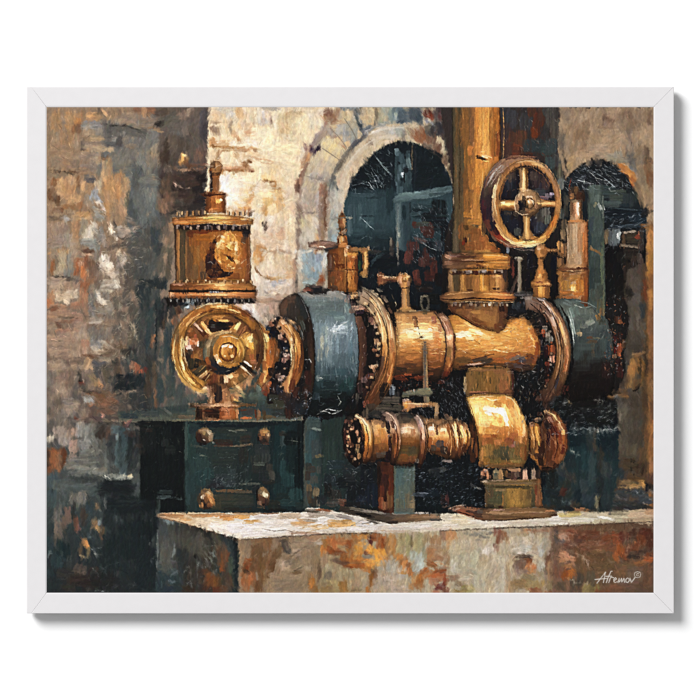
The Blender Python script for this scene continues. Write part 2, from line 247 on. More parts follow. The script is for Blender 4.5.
L('c8b898 .8 130 322 134 330 137 340;a89878 .7 124 318 130 326 135 336;b8a890 .6 119 322 124 328;8c7c66 .6 128 318 136 332 139 342;d0c0a4 .7 95 352 99 350 104 351;c0ae90 .6 100 348 106 345 109 342;60503c .8 100 358 112 356 122 352;b09c80 .6 100 360 108 362 114 359;b49c78 .6 94 356 104 352 112 348')
L('9aa4a4 .6 92 568 97 572 99 578;8a9494 .6 99 566 105 570 108 577;98a0a0 .6 103 568 110 564 119 562;a0a8a8 .6 95 588 102 592 108 586 111 578;8a9494 .5 95 592 100 589;c0c4bc .7 93 554 103 554;98a0a0 .5 90 549 102 548;d0d0c0 .6 103 500 106 508;e8e4d0 1.3 105 476 111 480')
motif('painted_brown_pier', 'dark brown and grey wall strip painted left of the pale wall')
shape('160 107 209 107 208 160 207 195 190 213 165 215 160 190 158 150', '107 5a4a3e 125 5c5149 150 564a41 168 4e4038 175 3c302a 195 382c27 215 40342c', g='y', rag=1.5, soft=2)
D('''150 111 12 9 0 7c5236;144 112 6 9 0 a67c54;163 113 16 9 10 4c3c30;170 120 22 14 -20 545046;160 124 10 5 -20 2c2622;182 115 10 12 0 7c6656;190 113 10 10 0 8a7462;196 120 14 20 0 5c5048;178 130 20 18 0 5a524a;192 140 16 22 0 554a41;204 118 8 20 0 4a4548;204 134 7 18 0 433c40;202 150 8 14 0 6a544a;186 130 7 16 0 6a5e52;172 142 12 18 0 55483c;166 146 6 20 0 3c3026
180 146 8 18 0 4a3d34;186 138 10 8 10 4a423c;203 158 8 16 0 5c463a;198 156 9 12 0 6e5040;190 152 12 14 0 57493e;165 158 10 14 0 38291f;172 160 8 12 0 4a3c30;155 129 14 2 10 7c5c40 .8;160 131 12 2 3 9a7a58 .8;184 160 10 12 15 946634;182 157 5 10 10 d09a50;185 155 5 3 20 eac080;187 164 4 8 -20 6c441e;190 166 6 5 -30 503018 
202 165 16 4 3 7c4c34;192 165 12 4 0 6c4630;184 170 14 3 3 a07a58;196 169 20 2.5 -3 8c6040 .8;174 168 12 3 30 5c4430;196 174 20 6 0 2c1f1a;202 180 14 12 0 1f1817;184 178 20 8 5 3c2a22;178 188 16 8 10 2c201b;192 186 14 8 0 3a2820;198 190 12 9 0 201a1a;170 178 10 14 0 4a382e;165 186 10 16 0 54402f;208 176 3 14 0 8a8078 .7;206 186 6 8 0 4a4440;168 170 8 4 0 7c6a5c .5
176 184 8 1.5 25 c8a890 .8;180 187 9 1.2 20 b89880 .7;188 189 8 1.2 -5 b89c84 .6;172 197 16 12 0 4c3c30;186 197 16 10 0 3a2a22;200 200 16 10 0 241c1c;176 206 18 10 0 38302a;195 208 18 8 0 2c2422;170 204 10 14 0 6c5240;163 206 9 14 0 7c5c44;167 197 8 10 0 6a4c38;180 202 8 10 0 463c34;183 212 22 4 0 352d28''')
scatter(60, 160, 108, 208, 214, '6a5a4c 3c302a 5c5048 7c6858 2c2420', (1.5, 3), (3, 9), 0, 12, .4)
specks(40, 162, 165, 208, 214, 'a88c74 181414 6c5444', (2, 7), .6, 0, .6)
motif('painted_plaster_wall', 'bright cream plaster wall painted behind the left cylinder')
shape('209 100 345 100 330 150 300 175 296 200 297 250 295 300 270 300 262 320 240 330 205 300 206 200', '107 d2bf9d 130 dcc8a2 160 ddc8a2 200 dac4a0 250 d3bfa0 285 c5b196 320 b29c86', g='y', rag=1)
D('''214 112 12 8 0 c6b293;226 110 14 8 0 c2b6a2;218 118 14 10 0 ccb48c;215 122 10 4 0 a48a6a;216 131 12 12 0 a08668;214 129 8 8 0 8c745c;224 122 10 10 0 dcc6a0;228 126 8 14 0 cfb48c;231 127 4 12 0 a08e72;230 115 10 8 0 c4bcaa;238 112 6 12 0 caaa7c;240 110 4 12 0 b0906a;241 118 5 24 0 d0b084;245 123 6 5 0 b4a082;250 128 12 12 0 ccb08a;250 133 12 7 0 c4a078;234 134 6 8 0 caa67c;239 140 4 10 0 b48c60
240 143 30 6 0 e6d6b6;252 143 14 7 0 e8dac0;222 144 20 9 0 c09a6c;212 141 8 8 0 b88e60;217 141 4 4 0 e8d0a8;215 147 10 3 10 7c5228;230 148 26 3 0 a27848;247 149 24 3 0 b88a58;256 150 8 5 0 a88058;232 151 30 2 0 8a6238 .7;218 156 6 8 0 a07c56;212 157 6 12 0 d4ba92;230 157 10 12 0 e2cda4;236 156 6 8 0 c4a276;226 155 6 8 0 dcc8a4;243 155 8 7 0 d8c09a;253 154 14 4 0 d8bc92
264 117 16 14 0 c9c2b4;262 121 10 8 0 bcb4a6;268 114 6 8 0 cbb89a;271 119 4 14 0 9a8474 .8;272 122 4 6 0 8c7664;258 116 8 12 0 dcccaa;278 114 16 12 0 d8caa8;270 108 20 3 4 9a9284 .7;262 136 24 18 0 ead9b4;272 144 18 18 0 ecdab0;266 148 20 8 0 eedcb4;284 124 14 24 0 c8b48a;290 128 22 26 0 cbb48a;296 116 20 10 0 c6ac80;282 132 6 12 0 bda67c;286.5 124 1.5 34 0 a8845c .6;295 140 14 8 0 d0bc94;300 112 20 3 0 b09670
285 150 26 14 0 e2d0a4;275 160 28 10 3 e0cca6;262 163 20 8 8 e2cfa8;288 165 20 12 10 d8c6a0;255 163 16 10 0 e4d0ac;256 158 20 2 12 c49870 .8;268 160 14 1.5 15 b88c64 .6;245 164 8 5 0 a07448;248 163 5 8 0 8c6236;240 168 26 3.5 0 b88a58;246 170 18 2.5 2 8c5c34;230 168 22 3 0 caa478;240 171 28 1.3 1 7c5028 .8;252 170 4 4 0 a47458;226 166 10 3 0 d0b088
224 180 14 12 0 ded6c8;230 190 18 20 0 efe4d2;228 200 16 16 0 f0e4d0;240 182 20 14 0 ebdabc;250 180 14 16 0 e4d0a6;256 175 12 16 0 e8d4a8;268 176 14 12 0 dcbf8a;272 170 14 14 0 dac294;278 180 14 10 0 d8c094;236 200 20 14 0 f0dfc0;248 196 12 14 10 e2c690;252 192 6 14 0 c4a272;262 192 16 8 0 ecd8b4;266 196 18 12 0 e6cfa0;244 206 18 8 0 f0e2c8
267 181 9 5 15 8e6438;273 184 8 6 40 a07442;278 188 8 4 30 b08450;270 181 10 2.5 10 6c4826 .8;280 186 6 3 30 c8a06c;284 192 8 3 30 c8a878;276 188 6 6 30 9c7448;290 180 18 20 0 d8c49c;294 196 16 20 0 d4c0a0;300 186 4 12 10 8c6248 .7;297 184 5 14 10 8a6450 .5;286 204 20 14 0 d4bf9c''')
D('''246 203 12 8 20 d8b888;243 209 14 4 -8 b47c40;246 208 12 3 0 d8a468;252 212 12 6 -20 e6cfae;238 206 10 4 30 e0c088;250 200 14 5 -40 caa070;258 204 10 14 0 e0ca9e;265 211 8 10 0 b8925c;268 203 10 12 0 d0ac70;276 196 14 12 0 d2b07a;280 204 10 16 -10 c4a272;272 210 10 10 20 dabf90;285 214 12 10 0 d0b890;293 210 8 16 0 cbb294
254 220 14 16 0 d8ccb4;262 226 14 14 0 dac8a8;272 226 16 16 0 cbb496;264 224 5 7 -30 42362c;266 228 4 4 -40 5c4a3a;270 220 8 8 0 ddd0b6;282 232 8 16 0 b8987a;280 222 10 12 0 ccb896;276 236 16 10 0 c6a888;262 240 22 10 0 ceb492;270 245 30 8 0 c8ae8e;290 225 10 24 0 dac5a0;292 240 8 18 0 cdb590;256 236 12 12 0 ccb494;252 244 10 12 0 caae88
260 250 14 10 30 a88050;258 256 10 14 0 c08e54;263 259 8 12 0 b88650;256 262 8 10 0 caa26c;270 251 22 3 3 b09474;282 252 22 5 0 b8a086;272 262 16 14 0 d2bf9e;283 262 18 16 0 c8b08c;290 268 10 18 0 bc9e78;266 268 10 8 0 dccaa8;275 258 2 14 0 a08868 .6;252 272 6 24 0 d8c8aa;258 276 6 16 0 dacab0;256 270 2 10 -30 7c5c38 .8;262 276 8 2 40 a07c50 .8;270 278 12 3 20 a88458;278 278 16 4 -10 c09c68;290 276 10 6 0 c0a078
268 285 14 12 0 c8bca8;276 283 14 6 -10 a8a29a;282 282 10 5 0 9c958c;284 288 16 12 0 c4b6a0;276 292 12 8 0 c9baa4;262 290 12 12 20 c4b8a4;266 293 10 2 50 86786a;272 296 14 4 0 b0a08c;290 292 9 14 0 b8a48c;294 284 4 22 0 a08a74;295 270 4 26 0 a08468 .8;296 262 3 10 0 785c44 .6;256 300 20 8 0 b29478;270 302 24 8 0 a88a70;285 296 20 5 0 9c8670
250 308 16 10 30 cdc0b0;254 312 10 10 40 dad0c0;262 308 14 10 10 bca690;268 316 12 16 10 b8a48e;274 308 10 14 0 a88872;262 322 14 10 30 a89684;256 318 12 8 40 c0b2a0;246 302 12 6 0 a48a70;278 316 8 14 0 8c7464;266 326 8 6 0 968474;250 320 8 8 30 8c7866''')
L('a07850 .8 212 200 222 206 240 212;6c4a28 1 256 270 262 276 272 280;7c6248 .7 262 262 256 268;b89060 .7 250 198 246 206 240 208;96704c .6 258 161 270 164 280 162;8c7458 .6 252 252 255 246 254 236;a88c6c .7 263 252 280 251 293 252')
scatter(110, 210, 108, 296, 300, 'ead8b4 c8ae88 f0e4cc b89c78 d8c4a4 e0ceae', (2, 5), (3, 9), 0, 25, .3)
specks(40, 212, 140, 262, 215, 'f8ecd8 b48c5c 8c6438', (2, 6), .6, 5, .5)
# ===== the arch surround
motif('painted_arch_surround', 'pale stone arch painted around the larger dark opening')
shape('296 330 296 205 300 185 306 165 322 130 335 107 460 107 460 240 452 240 452 185 400 142 360 172 362 330', '107 b8a88e 150 c2b090 200 c0ae94 250 b8a690 300 a49682', g='y', rag=1, soft=1.5)
D('''312 120 24 20 0 d2c4a4;300 128 20 30 0 d8c8a0;318 140 12 18 20 ccbfa6;308 152 16 14 0 c8baa0;322 112 12 8 0 c4b8a0;330 118 14 12 0 8a6448;328 112 10 8 0 7c5844;333 120 8 8 0 a07a5c;336 113 6 8 0 a48468;324 126 5 8 10 a07e70;322 132 8 14 35 a89888;318 138 9 14 38 9c8a7c;313 143 6 10 40 8c786c;310 147 5 6 0 7c5c50
314 150 7 5 0 38283a;318 149 4 6 0 2c2030;312 152 5 4 0 5a4448;305 145 5 4 30 8a7068;308 148 4 6 0 8c6c60;305 160 7 18 22 a07c5c;309 158 5 14 25 c09466;306 168 4 14 25 7c543c;302 176 5 14 10 8c6a54;299 186 6 16 5 70503c;299 190 4 10 0 5c3c30;301 180 4 10 0 a88468;297 197 5 12 0 a8907c
334 145 18 18 0 dcc898;330 150 16 14 10 e2cc94;326 158 16 12 10 d8c49c;334 156 12 12 20 d4be92;324 166 12 12 10 c8b69c;344 140 10 14 -20 d0b48c;340 124 18 8 -10 cbb08c;348 116 12 12 0 c8b48c;342 130 14 14 0 a8a398;350 128 12 16 0 b0a894;354 134 8 20 10 98978c;346 136 8 12 0 9a9a94;356 120 8 16 0 b0a68e;333 136 7 4 0 8c6450;342 146 8 2 40 a4785c;330 132 8 8 0 a49a90;350 108 20 5 0 8a8e8c;345 108 10 4 0 70767a
368 118 16 20 0 c2ae8a;372 112 14 12 0 cbb692;362 112 8 10 0 a89c84;371 126 10 8 0 c8aa80;364 128 8 10 0 9c978a;358 121 4 18 -28 4c5558;361 128 5 14 -35 3e484e;364 132 5 8 -30 505a60;357 112 5 8 -20 5c6060;370 129 12 6 -30 5a6268;374 124 4 8 10 6c6c64;376 114 3 20 0 7c705c;381 114 8 18 0 a8a288;388 112 12 14 0 a4a898;381 124 10 6 0 8c8e84;394 116 14 14 0 7a8c8c;398 112 14 14 0 5c7078;406 116 18 16 0 4c5c66;416 114 14 14 0 465058;400 121 8 4 0 384858;396 114 3 8 20 b8c0b0 .7;390 122 16 3 -8 a8a898
354 146 5 18 40 5c5c5c;348 154 5 16 38 6c6458;342 162 5 14 34 746858;337 170 5 12 30 7c7264;333 178 6 10 25 686660;334 186 8 10 0 5a6060;338 190 7 6 20 50585c;330 182 8 8 0 7c7a72;360 140 6 12 45 5a5a5c;365 135 6 6 40 646468
372 142 14 10 -30 ccbca4;364 150 12 14 35 c6b396;356 160 12 16 32 c4ac8c;349 170 12 16 30 c8b498;345 182 9 18 12 d0bea2;341 178 6 16 20 c4ae92;370 143 7 6 0 8a7058;371 142 5 5 0 6c5444;380 134 14 9 -15 cdc0ac;392 131 14 10 -8 b8b4a8;400 132 10 12 0 a4a498;392 138 12 5 -10 c8bba8;384 142 14 4 -15 c4b49c;404 136 6 12 0 867c70;409 130 8 10 0 a8957c;412 134 4 12 0 8c6c54;408 138 6 6 0 b8a890;401 127 40 2 -2 d0c4ac .6;377 131 16 3 -30 ddd4c4 .8;376 150 8 8 0 cbb89c
420 134 12 16 0 84583c;424 138 12 12 0 8c5c3c;432 138 10 14 0 6c5040;428 148 14 8 30 5c4c40;438 150 10 14 0 6a4c3a;444 160 10 16 0 5c4838;430 130 12 10 0 4a4640;428 114 10 10 0 502a20;430 116 8 6 30 7a3c28;440 114 14 14 0 382c2c;446 130 12 24 0 2c2c30;438 128 14 18 0 302e30;450 115 8 20 0 34302c;442 116 8 8 20 5a3430;448 145 8 16 0 3c3834;452 165 5 30 0 6a5a44;449 172 4 18 0 75644c;430 122 14 2 30 8a8888;444 136 8 8 0 4a3c3a;420 120 8 10 0 3c4a54''')
D('''306 210 14 30 0 b8a490;304 196 10 20 0 b8a898;300 214 5 20 0 8c7464;299 240 5 26 0 8c7868;312 200 12 14 0 a89c8c;322 204 12 30 0 b0a49a;316 178 14 12 0 b8aca0;326 176 12 10 0 a89c90;322 186 8 8 0 c0a890;314 184 8 14 0 b4a894;317 178 12 2 0 706864 .7;330 196 8 14 0 b4a494;308 224 8 22 0 ccbc9c;306 234 10 20 0 c0b49c;316 232 10 30 0 d0c4b0;312 236 10 12 0 c8bca8;304 246 12 20 0 b0a292;314 246 16 8 0 b0a090;302 224 5 12 0 c8b890;312 212.5 14 2 0 847a70 .8;320 220 4 40 0 8c7464 .7
324 215 6 50 0 7c6250;326 210 3 56 0 6a4a34;322 190 7 14 0 987460;323 230 4 30 0 9a7e62;328 205 3 40 0 9c8a78;333 200 8 30 0 b0aa9c;338 205 9 34 0 b8b2a4;333 225 8 30 0 a0a29a;340 225 7 26 0 94a09c;336 238 12 10 0 9caaa8;342 195 6 20 0 c8bea8;330 235 4 14 0 8c8c84;317 237 5 8 0 c8a070;316 231 6 6 0 c8b48c
304 256 12 16 0 9cacae;312 258 8 16 0 98a8ac;318 264 10 20 0 9aabb0;306 270 14 14 0 94a6a8;314 276 14 12 0 7c949c;300 262 4 20 0 cfc6b4;308 282 14 8 0 98a6a4;320 258 8 10 0 8c949c;312 254 3 12 0 5c6c78 .7;325 262 5 16 0 c0bcb0;324 256 6 8 0 b8b8b0;300 280 6 16 0 b8ac98;306 290 12 8 0 aaa69a;322 278 6 8 0 8a4c28;320 284 8 5 0 7c5a44;326 272 4 16 0 8c8070;296 290 6 16 0 a08c78;302 252 20 3 0 c8c0b0;318 252 8 3 0 d0c8b8
310 289 10 4 10 7c3c28;316 291 14 6 8 20242c;308 291 6 5 0 5a3c34;324 290 8 5 0 38302c''')
scatter(70, 300, 108, 348, 250, 'd8c8a8 b0a290 8c8478 c8b490 e0d2b8', (1.5, 4), (3, 8), 10, 25, .35)
specks(50, 345, 108, 380, 140, 'e0d4bc 6c6c68 b89c78', (2, 8), .6, 120, .5)
specks(60, 420, 107, 455, 150, 'a8a4a0 d0c8c0 6c3828', (1.5, 6), .5, 140, .6)
L('dcd0b8 .9 346 108 353 116 356 122;8a8c88 .7 354 108 362 124 368 133;a47c64 .8 319 112 326 122 334 132 344 144;c8a888 .7 326 132 336 142 346 150;e0d6c4 1 364 134 372 128 382 125 392 124;503c30 .8 338 170 352 150 366 134')
# ===== the arch opening
motif('painted_arch_opening', 'dark teal opening of the larger painted stone arch')
AO = '343 300 343 220 344 205 347 193 352 180 362 165 375 152 386 145 397 141 407 141 418 144 430 151 441 161 448 172 453 186 453 300 420 330 370 330'
shape(AO, '140 131b20 160 141c22 188 16222a 194 28424a 205 2e4c54 225 2a464e 240 1c3036 255 141c22 300 10151a', g='y', rag=.6)
D('''356 200 16 14 0 2c4850;370 205 16 20 0 2e4c54;384 208 14 24 0 264048;352 215 10 24 0 365058;366 222 18 14 0 305058;380 228 14 10 0 2a4048;358 232 16 10 0 2c4a52;350 228 6 16 0 48646a;375 196 20 6 0 23383e;362 195 26 4 0 355058;390 200 8 30 0 1d3238;360 210 4 20 0 3e5c62 .6;372 212 3 24 0 3a585e .5;367 216 14 1.6 2 1c2e34 .8;384 240 18 8 0 1c2a2e;356 242 10 6 0 2c4248;370 245 18 6 0 223034;385 236 14 6 0 20343a
400 160 10 18 0 2a4046;398 153 6 6 0 47626a;402 158 6 10 0 3c565e;398 164 5 6 0 11161a;397 150 5 4 0 6a8288;408 160 6 20 0 3a5258;402 172 10 16 0 4a646a;398 180 6 14 0 55707a;408 178 8 18 0 385056;409 164 5 14 -10 6a8080;403 175 4 6 0 a8b8c0;402 174 3 3 0 e0e8ec;406 170 6 5 0 14181c;396 170 3 22 0 2c4044;412 158 2 24 0 6c5c48 .6;415 160 3 34 0 20262a;404 186 14 14 0 2e444a;400 190 8 10 0 3c5860;410 190 6 14 0 243c42;404 178 2.5 10 0 181e22
430 170 28 18 0 10181c;435 155 18 10 30 141a1c;424 182 20 12 0 131b1f;440 180 18 14 0 121c20;375 168 30 20 0 11181c;365 182 26 14 0 11181d;384 182 14 14 0 141c20''')
shape('392 200 396 195 404 192.5 420 191 436 188 452 185 453 191 440 196 425 199 412 201 404 202 396 204', '185 465e62 196 5c7678 204 3a5054', g='y', lab=0, ang=0)
D('''412 194 24 4 -4 66807f;430 192 22 4 -9 556c6e;402 198 14 4 -10 5a7478;444 189 14 4 -10 435a5c;440 194 20 3 -6 33484c;420 200 18 2.5 -5 30464a''')
shape('395 203 411 202 410 240 407 252 399 250 396 236', '394 3c5256 398 54696c 402 3c545a 405 28404a 409 2c4248 412 1a2428', g='x', lab=0)
D('''398 225 3 36 0 6a7876;397 240 2 30 0 8a8c82;398 255 1.5 24 0 7c7468 .8;404 212 5 14 0 1a2c32;400 215 3 20 0 5c7276;399 235 3 6 0 a8ac9c .8;424 212 24 16 0 15242a;422 206 20 6 5 2c444a;416 214 12 4 -10 30484e;430 210 16 5 10 1e3238;424 213 16 3 5 34505a .7;440 206 16 16 0 11171a;435 222 30 20 0 12161a;446 235 12 30 0 0e1216''')
D('''416 225 10 8 0 4a2a24;426 228 14 12 0 4c2a24;422 224 14 6 0 3c4038;428 234 12 8 0 3a201c;410 250 8 24 0 4c2a26;408 258 7 14 0 5c302a;414 246 10 10 0 4c2c28;420 240 14 6 20 5a4440;418 258 10 16 0 15171a;426 256 8 20 0 42241f;422 262 7 10 0 50302a;432 248 14 14 0 12151a;430 262 12 10 0 3c2420;438 245 10 10 20 30363c;416 275 8 12 0 6a3428;418 282 8 8 0 50281f;430 276 14 12 0 3a1c18;434 268 8 16 0 4a241e;440 280 12 14 0 16100f;424 288 18 10 0 1c1614;444 258 10 14 0 14141a
380 262 34 16 0 0e1318;360 262 16 20 0 121d20;384 255 14 8 0 141a1e;372 252 16 5 0 2c2c2a;366 250 10 5 0 4a4034 .7;392 248 5 16 0 3a3430;391 242 2.5 8 0 7c7466 .7;377 258 16 3 -35 30444a .6;374 260 14 2 -60 344a50 .6;385 295 30 14 0 0c1014;378 306 16 16 0 0f1316;392 298 14 20 0 0c1218;432 300 20 12 0 10100f''')
specks(70, 350, 150, 392, 192, '8a9ca0 5c7074 b0bcbc 3c5056', (3, 9), .5, 125, .6, poly=AO)
specks(50, 350, 150, 392, 192, '5c7074 98a4a4', (2, 6), .45, 170, .5, poly=AO)
specks(60, 395, 145, 450, 190, '3c5056 5a6c6c 22343a', (1.5, 6), .5, 60, .5, poly=AO)
specks(130, 412, 205, 452, 262, '707c80 a0a8a8 404a50 5a3430', (1, 5), .45, 120, .6)
specks(90, 350, 245, 450, 310, '3c4a4c 5c6668 50302a 7c8484', (1, 5), .45, None, .5, poly=AO)
L('a8b8b8 .6 360 217 367 223 374 230;90a0a0 .5 372 152 380 162 391 174;98a8a8 .5 376 158 384 168 392 176;8c9ca0 .5 371 168 378 178 384 186;c8d0d0 .7 368 182 374 190;a0acac .5 371 172 376 182 378 188;8c9ca0 .5 352 186 362 183 370 186;b8c0bc .6 423 243 430 248 437 250;5c7074 .6 360 240 366 236 372 238')
# ===== dark mass behind the machine
motif('painted_shadowed_recess', 'dark recess painted behind and beneath the pipes')
shape('440 107 568 107 566 160 562 200 560 300 560 400 560 515 330 515 300 515 300 420 290 400 300 300 330 300 360 285 380 300 440 310 445 240 455 200', '100 332c2a 150 382c28 200 302826 250 1e1816 300 14110f 380 110f0f 440 0e1013 515 0f1518', g='y', rag=1)
D('''506 114 10 16 0 38383c;512 120 12 20 0 3c3a3e;506 134 10 20 0 443230;514 140 14 20 0 5a3424;522 138 12 20 0 5c3826;516 150 14 12 0 6a3420;526 122 14 20 0 3c3a3c;532 112 10 12 0 4c2c20;538 124 12 24 10 542a1c;534 132 8 12 0 6a3018;542 114 10 16 0 4a2e24;548 112 12 10 0 3c3a38;545 132 10 14 0 34302f;526 152 14 10 0 4a2a20;508 150 10 14 0 4a3028;530 145 14 14 0 30383a;540 146 16 14 0 2c3638;548 150 14 12 0 34423f
552 118 14 20 0 4a443e;556 130 12 24 0 50483f;552 146 14 16 0 3a4242;558 160 14 16 0 4a4c48;554 175 10 14 0 34342f;560 172 6 20 0 6a6450;562 150 8 20 0 7a6a54;550 162 10 14 0 3c4846;556 190 10 16 0 50504c;561 184 8 12 0 6a6c66;565 195 8 12 0 202426;556 205 10 20 0 3a3430;503 180 6 40 0 3c2e28''')
specks(60, 502, 110, 560, 160, '8a7c74 6a3020 a89888 2a2828', (1.5, 6), .5, 130, .5)
# ===== right wall
motif('painted_tan_wall', 'tan plaster wall painted in the upper right corner')
shape('560 107 660 107 660 380 648 380 645 230 640 205 630 180 615 165 600 158 588 160 574 170 566 178 561 165 558 150', '107 9c8264 130 a88c6c 150 a98e6e 165 a08666 200 a0805e 250 a87c50 300 96704c 380 7a5636', g='y', rag=1)
D('''566 114 12 12 0 8a7460;576 118 14 14 0 a48a6c;572 132 16 18 0 a08260;580 140 14 24 0 8c6c4c;574 150 10 16 0 9a7c58;590 120 20 20 0 ac9070;592 136 14 24 0 aa8c6a;586 128 8 26 0 987858;600 122 14 14 0 a48868;606 120 8 16 10 7a5c48;611 124 8 10 0 8c6c54;614 114 14 10 0 a88c70;626 118 16 16 0 866850;634 124 16 14 0 8a7054;642 116 14 14 0 947a60;650 118 6 18 0 7e624c;622 128 8 10 0 a08468
608 129.5 18 2 0 d0b492 .8;607 128 16 3 0 8c6c50;610 140 24 16 0 ae9272;600 150 22 14 0 b4977a;620 142 18 18 0 ac9070;630 136 8 18 0 8a7464;636 142 10 20 0 a48868;646 136 12 20 0 b09474;630 150 8 14 0 7e7264;640 150 10 10 0 80684e;586 154 16 10 0 b49676;575 158 12 10 0 b89668;570 166 8 8 0 b09060;580 160 10 8 0 a89074;602 155 12 8 0 a08c74;612 158 12 8 0 a0967e;618 154 10 8 0 9c9484;624 160 12 6 0 968a74;596 158 8 6 0 7c6c5c .7
563 150 2 20 -12 332c28 .7;566 165 2 16 -20 403830 .7;562 140 7 20 0 6a6054;646 152 8 12 10 6c5440;648 160 6 6 30 4a3a2c;640 160 12 12 0 7a6a58;632 160 10 12 -20 66625c;634 168 8 12 -35 74706a;648 168 10 20 0 8c6440;650 180 8 20 0 80502c;642 178 8 24 -8 8c7658;646 196 10 26 -8 a0845e;638 190 8 24 -10 8a7050;634 182 7 16 -20 7a6448;652 200 6 20 0 a48460;650 215 8 12 0 a48c6c;640 205 8 14 0 6c5a44''')
shape('617 165 624 163 632 171 637 178 634 186 628 182 622 174', 'c07c34', lab=0, tex=.1)
D('''622 168 6 9 -40 b87430;629 175 6 12 -38 dc9a48;633 180 5 8 -35 a8642c;625 176 4 10 -40 8a4c24;631 188 6 10 -20 6c3420''')
scatter(60, 562, 108, 653, 160, 'b89c7c 8c7054 a48868 7a6048 c4a888', (1.5, 4), (4, 12), 0, 10, .35)
L('3c342e .9 560 148 564 158 568 172;5c4c3c .9 632 142 628 150 624 158;d8b890 .8 620 163 628 166 634 172;4a4038 .7 640 158 646 164 650 162;c8a884 .7 600 130 616 129.5')
motif('painted_arch_opening', 'small dark arched opening painted at the right edge')
AF = '562 300 564 182 570 174 580 166 590 161 602 160 612 163 620 169 628 178 634 190 640 204 646 212 647 300 647 330 600 330'
shape(AF, '160 16191d 185 1c1f22 200 202628 215 161c22 235 1a1c1e 250 120f0f 300 14110f 340 181412', g='y', rag=.7)
D('''590 168 20 10 -15 14171b;612 172 18 12 20 1a1e22;578 178 14 8 -20 20242a;600 178 26 6 10 1a1c20;624 184 12 12 30 1a1a1c;568 188 8 10 0 14181a;578 196 16 12 0 3a241c;574 190 10 8 0 4a3424;606 192 24 14 0 3a4847;618 196 20 14 0 40483f;628 200 12 14 0 2c3436;634 196 8 12 -20 28302f;612 204 20 8 0 44504d;624 206 10 5 0 1c2a32
622 214 34 12 3 141d24;635 218 16 12 0 1a2732;612 212 16 10 0 12191f;642 220 10 14 0 1c2a34;645 213 6 12 30 1a1c20;625 209 30 2 4 2c3a40;628 226 36 4 -3 2a3640;644 226 6 5 0 8a5c30;608 236 8 14 0 5c5040;606 238 5 12 0 7c684c .7;613 238 10 18 0 54585a;616 236 8 16 0 6a7070;619 236 3 8 10 a8aca8;618 235 2 4 0 c8c8c4;624 240 4 14 0 5c4430;632 236 14 12 0 3c3024;634 240 18 12 0 3c3226;630 232 14 3 -5 9c8c7c;638 237 6 6 30 843c28;640 233 5 4 0 a0684c;630 246 18 3 8 7c6c5a;640 244 4 10 0 4c3c30
612 255 14 18 0 0d0d0f;618 270 12 20 0 0f0f10;610 290 10 30 0 0f1113;622 258 12 12 0 181614;632 254 16 12 0 2c241e;642 240 5 28 0 3a302a;636 262 10 12 0 3a2c24;640 258 6 12 0 564840;630 272 14 20 0 2a211c;638 276 10 20 10 6a4028;642 266 5 20 0 4c3a30;634 284 12 18 0 4a3c34;644 280 5 20 0 6c3c24;628 290 10 20 0 342820''')
specks(90, 565, 165, 640, 195, 'a0a8ac 5c666c d0d0cc', (2, 9), .5, 150, .6, poly=AF)
specks(60, 604, 208, 646, 232, '8a9aa4 5c6c78 b0b8bc 0c1014', (2, 8), .5, 10, .6)
specks(40, 605, 240, 645, 300, '9aa0a0 6c6c68 b07850', (2, 7), .5, 70, .5)
L('b8bcb8 .7 578 180 586 182 594 184;98a4a8 .7 594 172 604 178 616 188;a8a8a4 .6 588 170 596 178 610 182;d0d0cc .9 602 202 605 210;383028 1.6 644 214 650 211 654 210;141414 1.3 645 216 650 212 654 210.5')
motif('painted_brown_column', 'brown grey column painted along the right edge')
shape('622 300 628 270 647 262 647 225 654.5 225 654.5 513 612 513 612 420 618 400 626 340', '612 443a30 625 463e36 632 50463c 640 4c443a 645 54412e 649 8c6238 654 6e4a2c', g='x', rag=1)
